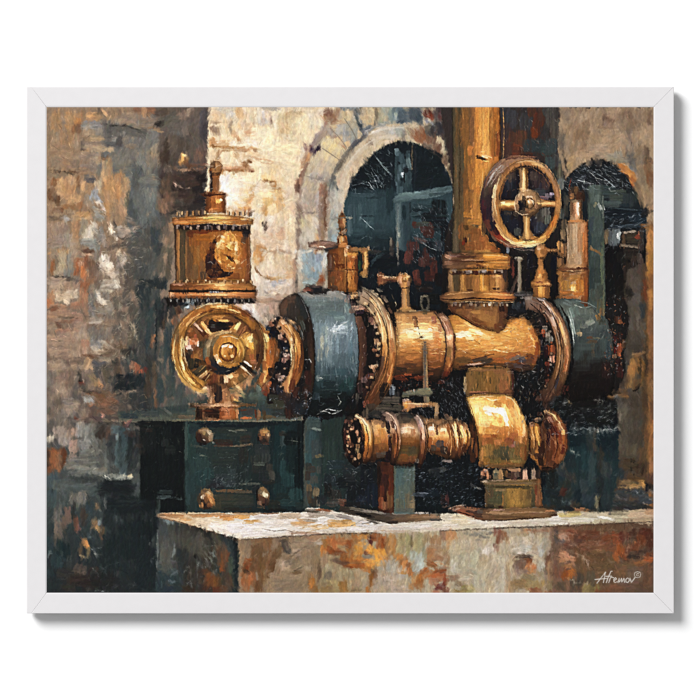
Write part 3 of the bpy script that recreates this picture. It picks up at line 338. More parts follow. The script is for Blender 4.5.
D('''651 240 7 26 0 b8864c;650 262 7 30 0 b0803e;651 285 6 24 0 8a5c34;651 300 6 24 0 a87840;651 325 6 30 0 80583a;652 345 5 18 0 8c6038;650 365 8 14 0 6a4a34;651 390 6 24 0 80603e;652 410 6 18 0 6c4c34;651 430 6 20 0 9a6c3c;651 450 6 30 0 8c6038;651 465 7 16 0 906844;650 478 8 12 0 4a3630;636 285 12 16 0 5a5048;634 300 14 16 0 58524c;636 315 14 24 0 544e46;630 325 8 12 0 605a54;640 325 8 20 0 504840;636 340 14 14 0 4a423a;645 290 5 20 0 6a3c24
640 268 6 10 0 504038;628 290 8 8 30 181614;630 296 10 4 -30 100e0e;642 312 6 16 0 34383a;638 322 3 18 0 8c8478 .5;643 330 5 18 0 5c5448;634 348 14 8 0 40382f;640 354 14 5 -8 8a6c4a;638 365 14 20 0 8a6234;632 368 8 20 0 9a7040;644 368 5 20 0 7c5428;640 366 3 20 0 3a2c1c;646 360 4 30 0 3c2c20;630 382 12 14 0 8a6a40;638 384 10 10 0 72522f;636 389 8 3 -30 161210;634 390 4 2 -20 0c0a0a
618 365 10 20 0 3c3430;622 380 12 14 0 4a3c30;620 392 14 7 0 6a5034;612 397 12 4 0 9a6c3c;622 396 14 4 0 7a5a38;618 404 10 18 0 504c46;624 414 14 20 0 5c564c;620 418 5 12 0 7c746a .6;634 420 16 20 0 4c443a;638 410 10 20 0 4a4034;634 402 10 14 0 443a30;645 400 5 24 0 4c3826;626 430 16 24 0 504a40;636 440 18 20 0 453d33;622 446 14 18 0 544c40;632 450 12 14 0 58503f;628 458 18 8 0 50483a;642 456 10 20 0 5a4630;646 440 4 20 0 6c4c30
632 465 20 14 0 4a3c2a;640 468 16 14 0 463626;636 478 20 10 0 5c442a;626 482 14 5 -8 7c6648;636 486 18 5 0 a8824e;642 484 6 8 0 c09458;620 487 20 2 3 a88c60 .9;634 487.5 26 1.6 0 b89868;616 466 8 20 0 1c2a30;618 475 12 14 0 26343a;612 480 10 12 0 34423f;628 492 30 6 0 3c3c38;640 494 18 8 0 344048;650 488 8 8 0 14181c;651 492 4 5 0 6c6460;620 495 20 10 0 3a4244;645 500 16 8 0 3a4048;630 503 30 6 0 323638;636 508 30 6 0 2a2a2c;616 505 20 8 0 2c3234''')
L('141210 1.2 631 458 631 464;1c1410 1.2 634 459 634 463;141210 1.1 631 466 631 472;1c1612 1.1 637 463 637 469;201814 1 642 466 642 476;141210 1 634 474 634 480;2a2018 1 628 459 624 460')
specks(60, 605, 488, 652, 512, '8c94a0 c8ccd0 14181c a08c74', (2, 8), .6, 0, .6)
specks(70, 612, 285, 652, 460, '8a8074 2a2420 a88860 6a6258', (2, 9), .6, 90, .45)
# ===== lower right dark wall
motif('painted_teal_wall', 'dark teal wall painted behind the right end of the ledge')
shape('540 395 575 398 616 398 619 430 618 470 612 513 540 513 548 470 560 450', '395 141312 425 13161a 432 16242a 460 1c3238 490 25363a 513 2c3436', g='y', rag=1)
D('''590 405 30 10 0 141110;575 412 20 10 0 100f10;606 410 16 12 0 1c1e1e;600 420 30 10 0 141514;575 440 16 16 0 13222a;578 455 20 18 0 1a363c;586 460 10 22 0 1d3f44;570 462 14 14 0 222e32;590 440 8 26 0 2c3434;596 440 6 26 0 443f36;606 442 20 20 0 12222a;612 455 14 14 0 1b2c33;600 460 8 26 0 30302c;592 470 7 36 0 33474a;606 470 12 20 0 3a4040;600 485 10 24 0 232a2c;578 480 18 20 0 223438;570 478 12 12 0 3c3a36
584 486 8 16 0 36444a;566 490 14 20 0 2c302c;563 492 7 8 0 54241c .6;560 470 14 16 0 30363a;578 497 10 14 0 1a2830;588 500 14 12 0 2e3c46;575 505 10 8 0 443c32;596 500 3 16 0 8a7c68;597 503 2.5 12 0 a89878 .8;600 502 4 10 0 141414;606 500 10 12 0 2c383c;552 480 14 20 0 1a1c1c;556 500 14 14 0 262a2a;552 494 16 10 0 1c2428;570 508 30 4 0 2c2826;548 507 16 4 0 3c2c20''')
specks(150, 545, 395, 615, 440, 'b0b8b8 8a9090 5c6466 d0d0cc', (1, 6), .5, 20, .6)
specks(60, 590, 425, 618, 480, '3c5a60 6a7c80 5c6668', (1.5, 5), .5, 40, .5)
specks(70, 542, 470, 600, 510, '5c6c6c 8a9494 7c6a54 34484c', (1.5, 7), .5, None, .5)
L('a8acb0 1 569 429 585 429 600 430;d0d0cc 1.3 597 431 610 430 620 429;e0e0dc 1.2 615 428 620 427;8c9090 .8 572 395 585 394 593 399;c0a070 .8 560 392 568 400 572 405;909494 .8 575 397 592 398 600 401;b0b0a8 .8 596 400 606 401;d0ccc0 .8 569 449 575 454 580 455;8a9ca0 .6 560 500 566 502 572 504')
# ===== ledge
motif('painted_ledge_front', 'mottled tan, white and rust front face of the painted stone ledge')
shape('236 536 340 531 440 527 560 522 656 520 656 600 236 600', '236 8c7860 270 8c7762 310 988468 350 a08a68 380 ac9e88 440 b0a48e 500 b8ad98 540 a89a86 556 7c5e4c 600 6c5038 654 5e4638', g='x', rag=.4)
D('''243 550 8 30 0 9a8468;244 545 9 20 0 8a7660;250 560 14 5 0 8a4c24;248 572 14 18 0 8c542c;246 584 10 14 0 96603a;252 578 9 14 0 a0643a;248 566 10 8 0 7c4020;246 571 9 4 35 3c2c20;256 560 12 26 0 6c4c30;260 548 16 14 0 6e5236;264 570 12 34 0 70502f;258 586 10 14 0 6e4a2c;262 540 22 5 0 8a6848;268 545 8 14 0 805c3c;272 560 9 22 10 745234;278 552 10 16 30 6e5338;285 545 8 10 0 4c4440;287 551 8 9 0 4a4642;283 541 10 4 0 5c5044
275 575 14 8 10 a08a74;272 568 5 12 20 6a4a2c;280 586 24 16 0 92806a;292 575 20 12 0 98866e;270 585 12 14 0 988468;295 590 16 8 0 8e7c66;284 566 12 10 0 b09c88;293 561 16 5 -20 80705e;300 556 14 5 -25 7c6a58;297 567 12 4 0 8a7864;296 573 10 3 -15 6c5436;302 545 22 14 0 a08e78;296 552 12 8 0 aa9782;310 550 14 16 0 947f68;314 538 16 8 0 a8866a;318 543 8 4 0 c0b4a4;308 565 16 14 0 9c8a72;313 580 12 20 0 90785a
319 570 4 26 0 6a5642;315 560 10 30 0 8c785e;312 583 7 12 0 a06c34;311 583 4 7 0 c08440;316 590 6 8 0 8c6434;322 585 8 14 0 8e7c5c;326 575 10 16 0 9c9070;324 560 8 20 0 a08870;330 590 18 10 0 a08c60''')
D('''326 545 10 14 0 a46c34;324 551 6 12 10 b87c40;332 540 10 8 -20 b06c38;338 545 12 12 0 a8683a;344 542 14 8 0 a87044;336 553 20 6 10 7c4422;344 548 12 5 0 a89068;330 550 9 6 30 8a4c24;350 545 8 10 0 8c5028;356 540 10 9 0 a87038;364 536 10 7 0 bc8440;362 543 9 5 0 d09a50;372 537 7 4 20 3c1e1c;370 541 6 5 0 5c2c24;376 538 10 10 0 9c5c30;382 540 8 12 0 a06434;385 546 6 14 0 80401e;380 548 8 10 0 985424
358 550 12 9 0 c08a3c;356 556 12 10 0 c48a40;362 560 14 7 0 b07838;368 553 9 4 10 7c4a30;368 557 10 4 0 8c8070;350 555 7 12 0 a06830;344 558 10 8 0 8c5428;352 563 16 8 0 a0602c;360 566 12 7 0 9c5a28;370 548 8 10 30 e0a048;374 552 8 9 20 d89838;380 555 12 12 0 dca044;376 563 14 9 0 e0a850;370 566 10 8 0 d4984a;382 562 8 12 0 d09038;366 569 10 7 10 a86c30;348 568 10 5 10 7c4020;340 562 14 5 12 6c4430;334 560 10 5 15 74604c
330 568 12 10 0 a89c80;336 566 10 8 20 988468;328 575 8 8 0 7a7060;342 574 14 14 0 a09274;334 585 16 12 0 9c8c64;344 586 12 12 0 94703c;326 590 12 8 0 8e7040;350 580 8 20 0 a09478;356 584 10 10 0 a08c74;356 590 12 3 0 7c6c50;362 575 12 14 0 a8967c;366 585 8 16 0 a89a84;372 573 6 8 0 5c4430;371 580 6 16 0 8c5c2c;368 590 6 8 0 a87038;376 575 5 14 0 7c5434
388 550 6 30 0 a88050;391 542 6 24 0 bc8c50;395 545 5 26 0 b08048;387 545 4 20 0 9c7448;400 545 7 26 0 a89a74;404 540 10 14 0 a0926c;411 540 4 14 0 5c5034;408 545 6 24 0 9c9870;416 545 8 22 0 a8a078;420 540 6 20 0 a09a78;424 550 4 24 0 988a68;384 565 14 10 0 b0aaa0;388 580 24 20 0 b4a698;380 585 16 14 0 aea090;400 590 20 10 0 b2a294;392 568 10 10 0 aca8a0;400 574 12 14 0 b8aca0
403 560 10 9 0 a06c3c;400 557 6 7 0 b8844a;408 566 8 8 20 8c5c38;405 564 5 8 0 c89058;411 572 7 10 -20 a87040;404 572 6 4 0 b08450;415 580 8 10 0 b48c5c;412 586 6 8 0 b0885c;420 578 8 10 0 b07438;420 584 9 9 0 9c6434;413 556 8 10 0 a8b0a8;420 562 8 18 0 b4bcb8;416 568 8 8 0 a8a8a0;424 554 4 14 0 a0a088''')
D('''430 538 10 8 0 a08c68;436 540 14 10 0 a07c58;444 536 8 12 0 987860;436 550 16 10 0 a88260;430 555 8 14 0 ac7c50;442 552 12 14 0 a48a6c;440 558 14 6 0 a07858;447 560 6 10 0 8c6c50;432 565 14 6 30 8c5c38;425 570 12 6 -30 9c6438;430 574 14 8 -20 b0703c;440 572 14 8 -10 8c4c28;438 578 14 8 -10 b4683c;444 568 10 4 0 9c8470;434 582 10 9 0 b08060;446 580 6 12 0 8c5034;440 588 12 8 0 6c3430;446 590 8 6 0 7c4c3c;436 592 10 5 0 9c6c54;452 536 12 10 0 b88c60;452 545 12 10 0 bc9a70;450 555 6 10 0 a08868
460 560 22 30 0 b8b4a0;458 548 16 14 0 b8ae98;470 545 16 14 0 b4aa98;475 560 12 24 0 b2b09c;465 575 24 12 0 b4ac9a;453 566 6 12 0 c4c0b4;455 578 10 6 0 907460;460 584 10 6 20 8c7860;466 588 12 8 0 8c8450;460 592 14 6 0 8c7440;472 588 10 8 20 b4a878;480 585 16 16 0 b4b0a0;488 575 14 20 0 bcb098;482 570 10 24 0 c0b8a4;470 592 8 4 0 a49c70;484 560 10 14 0 b4a890
474 534 20 3 0 8c8c84;484 537 14 2 5 5c5c5c .8;488 531 18 3 0 b8b4ac;480 540 16 2 -3 888880 .8;490 533 8 2 -10 6c6868;490 545 10 8 0 c0bab0;486 550 10 8 0 d4d0cc;480 547 8 10 0 bcb4a6;492 552 8 9 0 ccc4bc;497 532 8 9 0 8c5c4c;499 540 8 9 0 7c4c38;504 536 8 10 0 8c6448;497 548 6 8 0 a48878;508 540 6 8 0 a88c70;500 528 10 4 0 a89080;495 545 5 5 0 6c4c40
494 570 12 34 0 b8ac98;504 575 9 40 0 c4bcae;498 560 14 12 0 c4baaa;512 560 8 30 0 c0b098;500 588 10 14 0 c0bcb0;508 588 6 12 0 b8a084;514 540 10 12 0 c4b8a4;526 540 14 14 0 c0b8a8;520 552 20 10 0 c4beb4;524 548 14 8 0 b8b6b0;536 540 12 12 0 b4aa9a;540 550 6 14 0 b4b4b0;545 545 4 22 0 a09c8c;541 538 4 14 0 b8ac94;532 555 14 8 0 b4a89a;520 534 16 5 0 a89678;530 530 14 3 0 a07c5c;540 531 26 4 0 96705a;514 552 5 6 0 9c9484
508 575 5 30 0 a89478;514 575 6 20 0 b0a088;522 560 14 4 -12 786450;524 557 16 2 -5 3c2a24;531 558 5 3 30 4c3830;518 566 10 9 0 786458;524 566 12 10 0 80604c;522 572 14 7 0 8a7264;529 563 7 9 0 7c4a2c;532 566 9 7 20 b4784c;532 571 8 5 0 a87c50;517 574 8 6 0 a08c78;536 560 8 10 0 c8b8a0;541 565 8 12 0 b0aca0;539 575 8 8 0 98886c;544 572 7 6 0 786858;528 578 16 8 0 8c7c5c;520 584 20 12 0 8c7450;532 585 14 12 0 988458;541 585 9 12 0 a0885c;536 591 14 5 0 8c5c3c;512 588 6 12 0 a8906c''')
D('''548 540 6 20 0 a09484;552 535 8 12 0 806858;556 545 8 14 0 6c5444;548 560 6 18 0 6c4c3c;550 572 6 24 0 9c7c5c;556 565 6 24 0 7a5a48;560 533 14 8 0 a0785c;568 530 14 6 0 8c6048;566 538 14 10 10 a48470;574 535 14 12 0 7c4c34;562 542 10 6 20 6c6464;556 535 5 12 0 544c48;570 545 14 8 0 6c4838;580 540 12 14 0 5c3c30;564 556 14 8 20 b08060;570 558 12 6 25 bc8c6c;574 562 6 8 -20 a87c60;562 560 8 5 0 ac7c58;568 566 10 7 0 9c6c48;560 572 12 12 0 7c5440;566 576 10 10 0 8a4c24;572 573 8 7 0 a4622c;570 578 5 5 0 c07430
560 586 14 10 0 5c4c3c;575 585 14 14 0 54493c;550 585 8 12 0 8a7858;548 592 10 5 0 8c5c38;580 555 14 20 0 6c4830;582 565 14 20 0 6c5238;590 535 22 10 0 6c3c28;600 540 20 12 0 704430;588 546 20 10 0 744a34;610 536 16 10 0 7c4428;606 548 18 8 0 805034;596 556 22 12 0 6c5034;610 562 14 14 0 6a5034;598 570 24 14 0 6c5236;590 580 12 18 0 5c503e;586 588 10 12 0 8c7c50;594 590 14 10 0 786840;608 580 14 14 0 68503c;580 580 8 14 0 4c4438
618 540 10 12 0 84472c;624 536 12 10 0 5c2c20;620 550 12 12 0 9c5024;617 557 7 8 0 b4602c;625 556 10 8 0 8c4c2c;634 535 10 12 0 4a2a20;636 545 8 10 0 8c502c;632 548 14 10 0 6a3c28;642 540 12 14 0 6c3820;650 540 8 18 0 4c281c;646 532 14 8 0 54281c;634 556 16 6 0 3c2e28;640 552 18 5 0 4a342a;650 555 8 8 0 6a3c24;648 560 12 6 0 a05428;640 563 16 6 0 8c5c38;628 566 16 10 0 74583c;620 572 14 10 0 74563c;636 574 18 16 0 6c5848;648 575 10 24 0 6a4c38;630 585 24 12 0 6a5244;642 588 16 10 0 5e4838;616 588 20 8 0 74503a;650 590 8 8 0 5a4434;604 592 20 4 0 74442c''')
scatter(140, 240, 530, 420, 593, 'a89478 8c7860 b8a488 7c6448 94806a b09c80', (1.5, 4), (2, 7), 0, 20, .35)
scatter(110, 440, 528, 550, 593, 'c4bcac a89c88 d0c8b8 a08c74 b8a890', (1.5, 3), (3, 9), 0, 8, .4)
scatter(140, 550, 528, 654, 593, '8c5c40 5c3c2c 74583c 9c7c60 4c3024 6c5c44', (1.5, 4), (1.5, 5), 0, 30, .4)
specks(170, 556, 528, 654, 562, 'c0a490 a8887c 3c201c d0b8a4', (2, 7), .55, 5, .55)
specks(90, 330, 535, 450, 592, 'd8b070 6c3c20 f0d090 8c7c68', (2, 6), .6, 20, .5)
specks(60, 450, 530, 550, 592, 'e0dcd0 7c6c60 8c8478', (2, 8), .55, 85, .5)
specks(40, 240, 540, 325, 592, 'c8b8a4 5c4430', (2, 6), .55, 60, .45)
L('5c4c3c .8 286 560 292 556 300 550 306 547;4c4034 .7 294 572 300 569 304 567;d8d0c0 .7 315 541 324 538 330 539;a8602c .8 434 562 426 568 418 576;d88c54 .7 446 568 440 562 430 564;f0e8dc .8 514 545 526 541 536 546;483020 .9 512 560 518 556 526 555 532 559;c0b0a0 .7 566 577 576 583 588 584;c8b4a8 .7 576 552 586 560 590 570')
motif('painted_ledge_side', 'dark grey shaded end face of the painted stone ledge')
shape('157 515 170 520 200 528 230 539 238.5 545 238.5 600 157 600', '157 3c403e 170 44453f 190 3c3a34 200 34322c 215 36342c 228 343836 238 1e2424', g='x', rag=.5)
D('''165 540 14 40 0 4c4c48;163 530 12 14 0 444a4a;170 522 10 4 15 8c9494 .8;164 552 10 26 0 545651;170 555 8 22 0 4c4f4b;168 562 22 4 0 5c605c;174 550 3 16 10 8a8e88 .7;157.5 545 2 50 0 6c7470 .8;180 535 14 16 0 45423b;178 530 6 8 0 2c2c28;186 545 12 20 0 403e37;190 530 12 12 0 403a33;192 545 10 18 0 48463d;198 545 8 24 0 544f43;200 540 8 14 0 565048;208 530 10 8 0 34302a;210 538 10 14 0 2c2a28;214 545 8 14 0 403c34;216 532 12 14 0 544c3e;218 540 10 20 0 504a3c
226 536 12 12 0 34383a;230 545 12 18 0 2c3434;226 550 10 20 0 404440;225 560 10 20 0 6a4028;222 565 6 14 0 7c4628;228 570 8 16 0 4c4034;232 565 8 20 0 48503f;234 580 8 20 0 343830;226 580 12 16 0 4c3e30;222 590 14 8 0 5c3c28;236 560 4 50 0 1c2424;208 560 14 20 0 3c342a;204 575 14 12 0 5a3c28;212 582 12 12 0 74401f;210 578 8 8 0 6a3820;206 588 12 10 0 4a2c20;216 590 8 8 0 5c3020;198 580 12 20 0 38302a;190 575 14 24 0 2c2824;182 560 12 30 0 2c302e;188 590 14 10 0 34281f
165 575 18 14 0 2a3a3e;162 585 14 14 0 24343a;174 580 16 14 0 2c3c3e;170 590 20 8 0 22303a;178 585 12 16 0 283434;168 569 22 5 10 44504f;174 574 10 3 -20 5c6868;196 556 2.5 6 0 181614;172 582 8 3 10 606e70;182 575 4 20 0 30383a''')
scatter(60, 158, 530, 238, 592, '545048 2c3230 6c4428 3c4646 4c4a42', (1.5, 3), (2, 7), 0, 20, .35)
specks(26, 199, 544, 218, 572, '9ca09c b8bcb4 6c6c64', (2, 8), .5, 125, .8)
specks(50, 158, 565, 236, 592, '8c9490 5c6464 a8a8a0', (1, 5), .45, 90, .6)
L('b0b4ac .6 202 554 207 560 212 571;a8aca4 .6 204 552 210 558 216 567;9ca09c .6 206 548 213 554 219 560;a0a49c .6 201 548 207 546 213 545;8a8e88 .7 197 558 198 566 197 578;a8aaa0 .6 184 572 189 566 191 575;9ca09c .6 187 586 190 580 192 588;c0c4bc .5 208 552 214 556 218 556')
motif('painted_ledge_top', 'sunlit cream top surface of the painted stone ledge')
shape('157 513 200 511 260 511 330 506 400 514 440 514 480 512 560 511 600 512 640 509 656 509 656 521.5 600 524 560 526 500 528 440 531 380 533 340 533 300 536 245 539.5 236 538 210 531 180 523 158 517.5', '157 b89878 180 d0b088 210 e4d4bc 250 e4dcd0 300 dcd0c0 340 d4c8b8 400 ccc2b4 460 d4c8b0 540 c8bca8 580 c0b498 620 b0a488 654 b09478', g='x', rag=.5, ang=0)
D('''165 515 16 3 0 7c5c40;175 516 22 4 5 b08458;186 519 16 4 8 caa070;200 516 26 4 0 b48a5c;215 515 28 4 -2 c09060;205 524 22 6 12 e0cbb0;222 528 28 8 10 ece0d4;218 520 20 6 5 dcc8ac;232 517 26 4 0 b87c40;228 519 14 4 0 d09a5c;246 514 30 4 0 a88458;242 517 18 4 0 d8a868;240 528 30 10 0 ece4e0;252 534 24 6 -3 e0d6d0;260 524 30 9 0 e8dfd8;268 517 30 5 0 cbc0b4;252 521 14 3 0 c49858;250 523 14 2 -2 d4b078;275 530 30 7 -2 e4dcd4;285 522 24 8 0 dcd0c4;270 513 24 3 0 7c6450;290 516 24 6 0 b8a48c;285 511 26 3 0 8c7c68
300 524 20 6 0 d0a878;306 521 18 6 0 c49c70;300 529 24 4 -3 e0d8cc;312 519 18 6 0 a89c8c;320 514 26 5 0 988878;310 511 30 3 0 4c4438;325 521 14 8 0 e4dcd4;320 527 22 5 0 d8bc94;304 533 30 3 0 b0947c;330 532 20 4 0 dcccb4;336 524 20 9 0 c89c60;340 526 18 5 0 d8ac70;347 522 12 5 0 b08850;352 524 8 5 0 dcb47c;358 530 20 4 -2 dcd4cc;365 524 16 6 0 d0c8c4;330 516 12 4 10 a8a49c;345 517 18 4 10 8c8078;350 513 14 4 10 5c4a3c;324 510 14 4 5 7c4c30;375 527 20 7 5 d8d0c8;385 529 16 6 0 d0c0b0;372 521 14 3 10 5c544c;330 508 24 2 5 1c1a18
400 528 26 5 -2 d0c4b8;420 526 26 5 -3 d8cec4;396 531 30 2 0 c0ac98;435 529 30 3 0 c8b8a8;450 521 16 10 0 dcceb8;460 520 16 10 0 d4c4a4;470 523 20 6 0 d8c8ac;446 516 8 6 0 c8bca8;450 526 20 4 0 e0d4c4;480 522 24 6 0 d4cabc;500 522 26 6 0 d0c4b4;520 521 26 5 0 c4b4a0;540 519 26 6 0 c8bcac;555 518 14 8 0 d8d0c8;495 526 30 3 0 dcd0bc;530 525 30 3 0 c8bca8;565 515 16 5 0 c8b478;575 514 14 5 0 b8a46c;560 522 22 5 0 d4ccc0;580 520 26 5 0 ccc4b0;590 514 20 4 0 b8a890;582 510 16 4 0 b07c54;572 512 14 3 0 8c7448
600 516 26 6 0 bcb098;606 518 18 3 10 d8d4c8;615 514 20 3 0 8c8068;625 518 26 5 0 b8ac90;640 515 26 6 0 b8a084;650 512 10 6 0 b08c6c;640 520 26 4 0 a49074;610 523 30 2 0 a8947c;645 523 20 2 0 b8a890;620 511 24 2 0 6c6454;595 511 14 2 0 4c4438''')
L('7c6c60 .8 262 529 274 531 286 530 296 533;a88c64 .8 292 531 304 533 320 529;8c5c34 .9 230 513 250 512 266 514;5c3c28 .9 158 517 180 522 205 530 222 535 238 541;3c2e28 1 240 540 280 537 330 534 380 533;2c2018 .9 440 531 500 528 560 526 600 524 654 522;c8b8a0 .7 236 539 270 536 310 535;5c4438 1.2 556 526 580 525 610 524;b89058 .7 300 528 316 526 326 522;8c8478 .6 350 527 360 521 372 518;3c342c .7 362 524 372 522 380 524;f0e8dc .9 300 518 318 519 326 516')
scatter(50, 230, 514, 400, 532, 'f0e8e0 c8b8a4 dccfc0 b89c78', (3, 8), (1, 2), 0, 10, .5)
specks(50, 240, 514, 654, 528, 'f4ece0 8c7c68 b89870', (2, 8), .5, 3, .5)
# ===== teal riveted base under the left wheel
motif('painted_machine_base', 'dark teal bolted metal base painted under the left valve wheel')
shape('140 420 302 419 305 512 250 513 160 512 160 500 140 500', '140 101518 183 121719 187 2c3c3c 200 2c3c3e 240 2a3434 270 1c2a2e 290 1b2e33 303 141d20', g='x', rag=.5)
D('''150 440 14 30 0 191d1e;165 435 16 20 0 151a1c;160 460 20 30 0 14191b;175 470 16 40 0 111618;150 475 14 20 0 1c2224;158 492 24 14 0 10161a;165 492 18 5 0 3c484a .7;164 497 16 3 -5 58686a .6;178 495 10 20 0 101416;142 445 8 20 0 2c2826;146 430 14 6 0 2c2422;165 443 8 8 0 2a2e2e;170 450 12 10 0 242829;176 430 10 10 0 0e1216
187 470 5 86 0 24383a;189 440 4 30 0 30504e;188 490 5 36 0 30484c;192 450 8 30 0 28403f;193 430 10 8 0 26343a;196 465 14 22 0 2c4648;204 462 16 18 0 2e4646;200 478 14 18 0 24464a;210 474 10 14 0 28494c;192 484 10 20 0 284044;186 440 3 40 0 4c5c58 .5;214 455 18 14 0 2c3838;226 452 20 14 0 303836;222 463 24 10 0 2e3634;226 480 22 14 0 343c42;216 482 14 10 0 2a3038;232 474 10 12 0 384448;240 470 12 30 0 262e30;244 455 10 20 0 2e2c2a;215 486 18 6 0 2c2a30
225 430 34 8 0 2c3432;214 434 14 6 0 283634;240 434 24 6 0 303836;232 431 12 2 10 8a8c84 .7;240 430 10 2 0 706c60;222 441 22 4 0 3c2c24;224 446 24 2 0 584238;236 446 16 2 0 8c7460 .7;200 447 18 2 10 5c5c54;204 456 10 1.5 10 8c8c80 .6;246 445 14 3 -8 7c6450;228 426 60 4 0 182026;210 423 40 3 0 121a24;260 424 60 4 0 1a2024;245 440 12 10 0 38302c''')
D('''232 500 44 14 0 3e3e36;222 497 26 8 0 484238;230 491 34 3 0 7c5a40 .8;244 492 18 3 0 5c5044;246 502 20 12 0 3a3c38;222 507 24 7 0 34362e;240 509 28 3 0 2c2a26;216 502 10 14 0 444034;256 490 8 12 0 23282c;250 484 20 3 0 6c6c64 .6;262 450 16 14 0 34383a;260 466 18 16 0 2c2e2e;256 462 12 14 0 343634;266 458 10 10 0 3c4040;258 464 12 4 0 6c706a .6;270 470 8 16 0 403c38;272 476 8 10 0 4c4a46;268 482 14 6 0 2c2a28;264 476 10 12 0 282c30
280 440 14 30 0 163036;278 462 12 24 0 1c3438;284 470 10 20 0 20464a;288 480 16 16 0 1e4448;280 490 14 14 0 1b3438;292 460 12 30 0 152628;298 470 8 40 0 101c20;283 438 6 16 0 3c4c50;283 434 8 5 0 34302e;292 438 16 14 0 10181a;285 500 20 14 0 202e2e;296 495 14 14 0 24494c;290 503 24 8 0 244044;274 505 14 10 0 2c2c28;300 506 10 8 0 283434;294 441 12 1 8 98988c .8;299 455 2 60 0 0c1214;276 510 24 3 0 1c1814;300 430 6 14 0 141a1c''')
specks(80, 190, 440, 250, 490, '8a9c9c a8b0ac 5c7072', (1, 5), .5, 10, .5)
specks(60, 214, 466, 242, 486, '8a929c 6c747c a8a8b0', (1, 4), .5, 60, .6)
specks(40, 142, 425, 184, 500, '5c6464 8c8478 3c4446', (1, 4), .45, None, .5)
specks(40, 250, 440, 302, 505, '6c7474 2c4448 908878', (1, 5), .5, 30, .5)
motif('painted_base_top_edge', 'pale grey top edge of the painted teal machine base')
shape('118 412 190 404 200 400 303 400 303 420.5 250 421 180 421 118 421', '400 3c423a 410 34403f 416 4c5248 420 5a5c50', g='y', rag=.5)
D('''130 416 20 6 0 2c383c;150 414 20 7 0 3c4442;165 412 16 6 30 4a4c44;168 412 10 3 40 5c6058;180 416 20 5 0 4c4c3e;186 417 16 4 0 6c5c48;192 410 12 8 0 4c5248;186 404 14 12 0 3c4440;150 420 40 2 0 505048;190 420.5 40 2 0 747058;245 421 60 2 0 7c7464;285 420 36 2 0 6c6c60;265 417 20 4 0 5c4c34;280 412 20 10 0 2c302c;292 410 16 14 0 241c1a;275 405 20 10 0 3c3c30;270 398 14 12 0 34382f;290 418 22 2 0 4c504a''')
for (x, y, rx, ry, nm) in [(204, 436, 8.5, 8.5, 'round gold bolt, upper left on the painted teal base'), (264, 436, 6.5, 8, 'gold capped bolt, upper right on the painted teal base'), (206, 499, 8, 10.5, 'gold bolt with pale glint, lower left on the painted teal base'), (263, 497, 6.5, 10, 'dull cream bolt, lower right on the painted teal base')]:
    motif('painted_bolt', nm)
    shape(disc(x, y, rx, ry), '0 8a6c48 .35 6c4c34 .7 2c1e1a 1 1a1414', g=(x + rx * .6, y - ry * .5, x - rx * .5, y + ry))
D('''208 433 7 6 20 b09070;211 437 5 8 0 a88c70;206 434 6 4 45 5c4c38;209 431 5 2 20 d8c0a0;203 431 6 3 0 9c7c58;199 438 6 9 0 34201a;203 444 10 3 0 1c1414;204 440 5 2 20 c0b0a0 .7;213 443 3 2 0 c8d0d0;224 444 20 3 3 4c2820 .8
264 432 9 4 0 c08850;263 434 5 5 0 a07040;268 435 3 4 0 d8b088;261 438 5 5 0 6c4830;263 441 8 5 0 2c2420;258 439 3 6 0 1c1a1a;266 444 7 3 0 5c3c30
209 495 8 6 40 c8945c;212 501 5 10 -20 b87c48;205 491 7 3 10 5c4430;203 497 4 6 40 f0d0b0;206 499 4 7 -20 8a5830;210 505 6 5 0 8a5430;201 505 5 6 0 b07c4c;199 500 4 10 0 4a3a2a;207 508 8 3 0 3c2c20
263 494 6 5 20 c8b088;266 496 5 4 0 e0d0b0;260 492 5 4 0 6c5c48;262 500 8 6 0 5c3c2c;259 503 5 5 0 7c5c48;267 502 4 7 0 3a2a24;261 507 9 3 0 5c4a3c;257 497 2 14 0 14100f''')
# ===== round grey teal post
motif('painted_round_post', 'dull teal rounded post painted right of the machine base')
shape('303 508 303.5 440 304 424 307 418 313 416 319 418 323 424 323 450 322 508', '303 2c3838 306 4a504a 310 385054 316 30484a 322 2c3638 324 1c2224', g='x', rag=.5)
D('''313 425 14 12 0 40504f;316 429 10 3 10 808c88;310 440 10 20 0 34545a;308 460 8 14 0 2c565c;316 450 10 20 0 3c484a;318 456 7 4 -20 8c7850 .8;316 462 10 8 0 34443f;308 466 8 8 0 343430;312 470 10 8 0 403a34;318 470 6 8 0 4c4c48;308 476 6 10 0 3c302a;314 480 10 10 0 4a4a46;312 492 12 12 0 4c4034;309 488 6 8 0 6c5a44;316 492 7 8 0 7c6c54;313 502 10 10 0 38302a;318 503 4 8 0 70665a;310 500 5 8 0 504030;304.5 460 2 60 0 5c5c50 .6''')
# area between post and lower pipe
motif('painted_dark_bench_shadow', 'dark blue shadow painted between the two posts')
shape('322 420 360 415 358 470 394 465 394 514 340 512 322 508', '322 263836 345 222e2e 360 1a2022 380 16181a', g='x', rag=.8)
D('''333 440 22 40 0 24322f;330 450 12 30 0 2c3c38;340 430 14 30 0 283430;336 465 20 10 0 24343a;350 468 22 10 0 222a2e;332 480 16 14 0 20282e;346 482 22 14 0 15191c;356 492 20 20 0 14171c;350 478 12 10 0 24282c;366 480 14 24 0 141820;372 495 14 24 0 182030;362 500 12 10 0 1c2434;335 495 14 12 0 2c2a28;334 503 16 8 0 4c4440;342 503 8 8 0 6a4436;345 505 4 5 0 8c4a3c;328 490 8 14 0 1a1818;322 500 10 10 0 24282c;352 505 18 6 0 1c1c1e;366 452 14 14 0 1a1614;378 450 14 12 0 100e0f;385 456 14 10 0 14100e;375 460 14 10 0 1c1a1a;360 445 10 20 0 181414;350 452 14 14 0 1c1e1e''')
